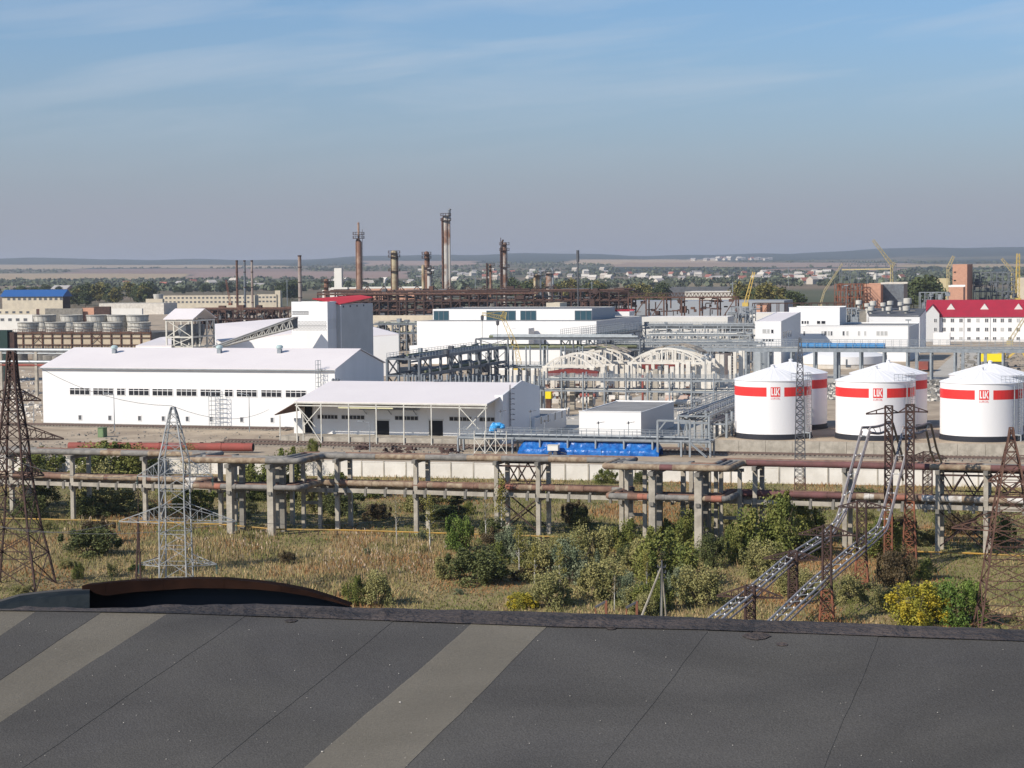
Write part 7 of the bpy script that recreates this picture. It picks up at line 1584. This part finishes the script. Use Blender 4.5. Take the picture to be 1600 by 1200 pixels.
block('white_tower_block', 'narrow white tower block among the columns', 523, 0, 534, 419, 536.5, M_wdull, M_wdull, M_concl, Y=720, cat='building'); block('white_low_block', 'white low block at the foot of the narrow white tower', 514, 0, 543, 449, 546, M_wdull, M_wdull, Y=715); block('white_low_block', 'tiny white hut left of the squat rusty column', 504, 0, 508, 453, 509, M_wdull, M_wdull, Y=715)
# ------------------------------------------------------------------ cranes
def boom(m, p, q, w_, n, t_=.16):
    t_ *= .62; w_ *= .8
    d = (q-p).normalized(); a = d.cross(Vector((0, 1, 0))); a = a.normalized() if a.length > .1 else Vector((1, 0, 0)); b = a.cross(d).normalized(); C_ = []
    for k in range(n+1):
        c = p.lerp(q, k/n); ww = w_*(1-.35*k/n); C_.append([c+a*ww/2+b*ww/2, c-a*ww/2+b*ww/2, c-a*ww/2-b*ww/2, c+a*ww/2-b*ww/2])
    for k in range(n):
        for i in range(4): m.bar(C_[k][i], C_[k+1][i], t_); m.bar(C_[k][i], C_[k+1][(i+1) % 4], t_*.6)
def crane(label, base, pts, Y, ma, w_=1.6, hooks=(), name='crane', tk=.25, cabin=True):
    P = [PY(x, y, Y+dy) for (x, y, dy) in pts]; g = GY(base, Y); t = thing(name, label, 'crane', g)
    for k in range(len(P)-1): m = MB(); boom(m, P[k], P[k+1], w_, max(5, int((P[k+1]-P[k]).length/w_/1.1)), tk); m.build('boom' if k else 'mast', ma, t)
    m = MB(); c = Vector((P[0].x, P[0].y, max(1.2, P[0].z-.5)));  m.cbox(c, w_*1.5, w_*1.6, w_*1.0); m.build('cabin', ma, t)
    if hooks:
        m = MB()
        for (x, y0_, y1_) in hooks: m.bar(PY(x, y0_, Y), PY(x, y1_, Y), .08); m.lathe(PY(x, y0_+4, Y), [(0, .7), (.4, .3), (.35, -.5), (0, -.8)], 6)
        m.build('hook_line', M_dark, t)
    return t
crane('yellow lattice crane standing before the central white building', 812, [(812, 574, 0), (807, 545, 0), (786, 497, 0), (789, 487, 0)], 285, M_yelc, 1.5, [(753.5, 492, 530), (777.5, 500, 545)], tk=.17)
t = thing('jib_crane', 'short yellow jib reaching left from the crane in front of the central building', 'crane', PY(785, 496, 285)); m = MB(); boom(m, PY(788, 497, 285), PY(753, 490, 285), 1.2, 10, .14); m.bar(PY(789, 486, 285), PY(753, 490, 285), .08); m.build('jib', M_yelc, t)
crane('tall pale yellow tower crane with raised boom on the skyline', 1392, [(1393, 470, 0), (1393, 413, 0), (1364, 375, 0)], 850, M_yelp, 2.6, (), tk=.5); 
t = thing('jib_crane', 'counter jib and tower head of the tall pale yellow crane', 'crane', PY(1395, 415, 850)); m = MB(); boom(m, PY(1393, 418, 850), PY(1398, 410, 850), 2, 4, .4); m.bar(PY(1316, 421.5, 880), PY(1393, 420, 850), .8); m.build('jib', M_yelp, t)
crane('yellow crane left of the brick tower, boom tilted right', 1481, [(1482, 462, 0), (1481, 420, 0), (1490, 400, 0)], 600, M_yelp, 1.8, tk=.3); crane('yellow tower crane at the right edge, upright', 1590, [(1589.5, 468, 0), (1591, 396, 0)], 600, M_yelc, 2.4, tk=.35)
crane('pale crane with boom tilted left near the right edge', 1582, [(1583, 462, 0), (1582, 424, 0), (1565, 404, 0)], 640, M_yelp, 1.8, tk=.3); crane('leaning yellow crane boom in front of the green trees', 1165, [(1165, 474, 0), (1178, 425, 0)], 560, M_yelc, 1.8, tk=.3)
crane('small orange crane behind the cream offices', 360, [(360, 474, 0), (353, 437, 0)], 820, M_rusto, 1.4, tk=.3); crane('yellow crane boom rising right before the red-roofed offices', 1575, [(1578, 533, 0), (1600, 498, 0)], 340, M_yelp, 1.2, tk=.16)
crane('pale thin crane left of the rusty orange frame', 1312, [(1282, 476, 0), (1288, 455, 0), (1316, 412, 0)], 700, M_yelp, 1.3, tk=.22)
# yellow excavator
P = G(1555, 574); t = thing('excavator', 'yellow crawler excavator on the road behind the tanks', 'excavator', P); s = 1.5
m = MB(); m.cbox(P+Z*.5*s, 4.2*s, 2.4*s, .9*s); m.build('tracks', M_dark, t); m = MB(); m.cbox(P+Z*1.7*s-U*.8, 4.2*s, 2.4*s, 1.3*s); m.build('body', MT['bright_yellow'], t); m = MB(); m.cbox(P+Z*2.5*s+U*2.2*s*.5, 1.3*s, 1.6*s, 1.6*s); m.build('cab', M_yelc, t)
m = MB(); m.bar(P+U*2*s+Z*1.6*s, P+U*4.2*s+Z*3.4*s, .5); m.bar(P+U*4.2*s+Z*3.4*s, P+U*5.4*s+Z*1.0*s, .4); m.build('arm', M_yelc, t); m = MB(); m.cbox(P+U*5.4*s+Z*.8*s, 1, 1, .8); m.build('bucket', M_dark, t)
# truck near the fan house
P = G(1444, 580); t = thing('truck', 'dark truck with a red cab parked at the road behind the tanks', 'truck', P); m = MB(); m.cbox(P+Z*1.7+V*2, 2.5, 5, 2.2); m.build('load_bed', M_galvd, t); m = MB(); m.cbox(P+Z*1.5-V*1.4, 2.3, 1.8, 2.0); m.build('cab', M_redox, t)
for sx in (-1.1, 1.1):
    for b in (-1.4, 1.2, 3): m = MB(); m.tube([P+U*(sx-.15)+V*b+Z*.45, P+U*(sx+.15)+V*b+Z*.45], .45, 10); m.build('wheel', M_dark, t)
# ------------------------------------------------------------------ villages on the plain
M_hw = mat('village_wall', (.62, .58, .52), (.48, .42, .36), .02, .9); M_hr = mat('village_roof_grey', (.36, .34, .33), (.26, .24, .23), .02, .8); M_hrr = mat('village_roof_red', (.34, .13, .09), (.26, .10, .08), .02, .8); M_hb = mat('village_brick', (.42, .24, .18), (.34, .2, .15), .02, .9)
def house_proto(w_, d, h, hr, mw, mr, nm):
    t = thing(nm, 'x', 'house', (0, 0, 0)); m = MB(); X, Yv = Vector((1, 0, 0)), Vector((0, 1, 0)); m.cbox(Z*h/2, w_, d, h, X, Yv); m.prism([Vector((-w_/2, -d/2, h)), Vector((-w_/2, 0, h+hr)), Vector((-w_/2, d/2, h))], X*w_); m.build('wall', mw, t)
    m = MB(); 
    for s in (-1, 1): m.prism([Vector((-w_/2-.4, s*(d/2+.5), h-.2)), Vector((-w_/2-.4, 0, h+hr+.1)), Vector((-w_/2-.4, 0, h+hr+.4)), Vector((-w_/2-.4, s*(d/2+.5), h+.1))], X*(w_+.8))
    m.build('roof', mr, t); m = MB()
    for x in (-w_*.3, 0, w_*.3): m.cbox(Vector((x, -d/2-.03, h*.5)), 1.1, .1, 1.3, X, Yv)
    m.build('window', M_glassg, t); return t
HP = [house_proto(12, 9, 4, 3, M_hw, M_hr, 'village_house'), house_proto(11, 9, 4.5, 4, M_hw, M_hrr, 'village_house'), house_proto(16, 9, 4, 2.5, M_hb, M_hr, 'village_house'), house_proto(13, 10, 6.5, 3.5, M_hw, M_hw, 'village_house')]
HU = [0]*4; HLn = ['pale village house with a grey roof', 'pale village house with a red roof', 'low brick village house with a grey roof', 'taller white village house']
def house(k, px, Y, lab, grp, s=1):
    P = GY(px, Y); P.z = float(terr(P.x, P.y))-.4
    if not HU[k]: HU[k] = 1; o = HP[k]; o.location = P; o.rotation_euler = (0, 0, R.uniform(-.8, .8)); o.scale = (s,)*3; o['label'] = HLn[k]+' '+lab
    else: o = dup(HP[k], P, R.uniform(-.8, .8), HLn[k]+' '+lab, (s,)*3)
    o['group'] = grp
for (n, x0, x1, Y0, Y1, lab, grp, s) in [(46, 655, 1010, 2200, 3700, 'in the village behind the refinery columns', 'houses of the village behind the columns', 1.15), (44, 985, 1300, 1900, 3200, 'in the village right of the flare mast', 'houses of the village right of the flare mast', 1.15),
    (16, 1250, 1440, 1700, 2600, 'on the plain behind the rusty orange frame', 'houses behind the rusty orange frame', 1.1), (14, 190, 420, 1700, 2400, 'among trees beyond the cream offices', 'houses beyond the cream offices', 1.15), (8, 520, 660, 1700, 2300, 'just left of the tallest column', 'houses left of the tallest column', 1.1),
    (26, 1080, 1215, 6400, 7400, 'in the hillside village on the skyline', 'houses of the hillside village', 2.0)]:
    for k in range(n): house(R.choice([0, 0, 0, 1, 2, 3, 3]), R.uniform(x0, x1), R.uniform(Y0, Y1), lab, grp, s)
house(2, 98, 1500, 'standing alone left of the centre plain', 'lone houses at left', 1.5)
# tall thin masts far off
for i, (x, yt, Y) in enumerate([(449, 437, 900), (602, 440, 900), (743, 432, 1200), (1145, 440, 700), (1232, 417, 1500), (925, 440, 900)]):
    P = GY(x, Y); t = thing('distant_mast', 'thin distant mast on the plain', 'mast', P, 'thin distant masts'); h = solve(P, Z, py=yt); m = MB(); m.tube([P, P+Z*h], .3, 5); m.build('pole', M_galv, t); m = MB(); m.bar(P+Z*(h-1)-Vector((1.5, 0, 0)), P+Z*(h-1)+Vector((1.5, 0, 0)), .3); m.build('crossarm', M_galv, t)
# yard lamp posts near the tanks
for i, (x, yb, yt, lab) in enumerate([(1578, 700, 640, 'tall lamp mast beside the right tank'), (1262, 690, 640, 'lamp mast between the left and middle tanks'), (1102, 650, 560, 'lamp mast before the ruined arches, right'), (1419, 560, 500, 'lamp mast in front of the fan house'), (1322, 470, 446, 'lamp mast before the orange brick block')]):
    P = G(x, yb) if i < 3 else GY(x, 300 if i == 3 else 420); t = thing('lamp_post', lab, 'lamp post', P); h = solve(P, Z, py=yt); m = MB(); m.tube([P, P+Z*h], .09, 5); m.build('pole', M_galv, t); m = MB(); m.cbox(P+Z*h, 1.4, .4, .3); m.build('lantern', M_galv, t)
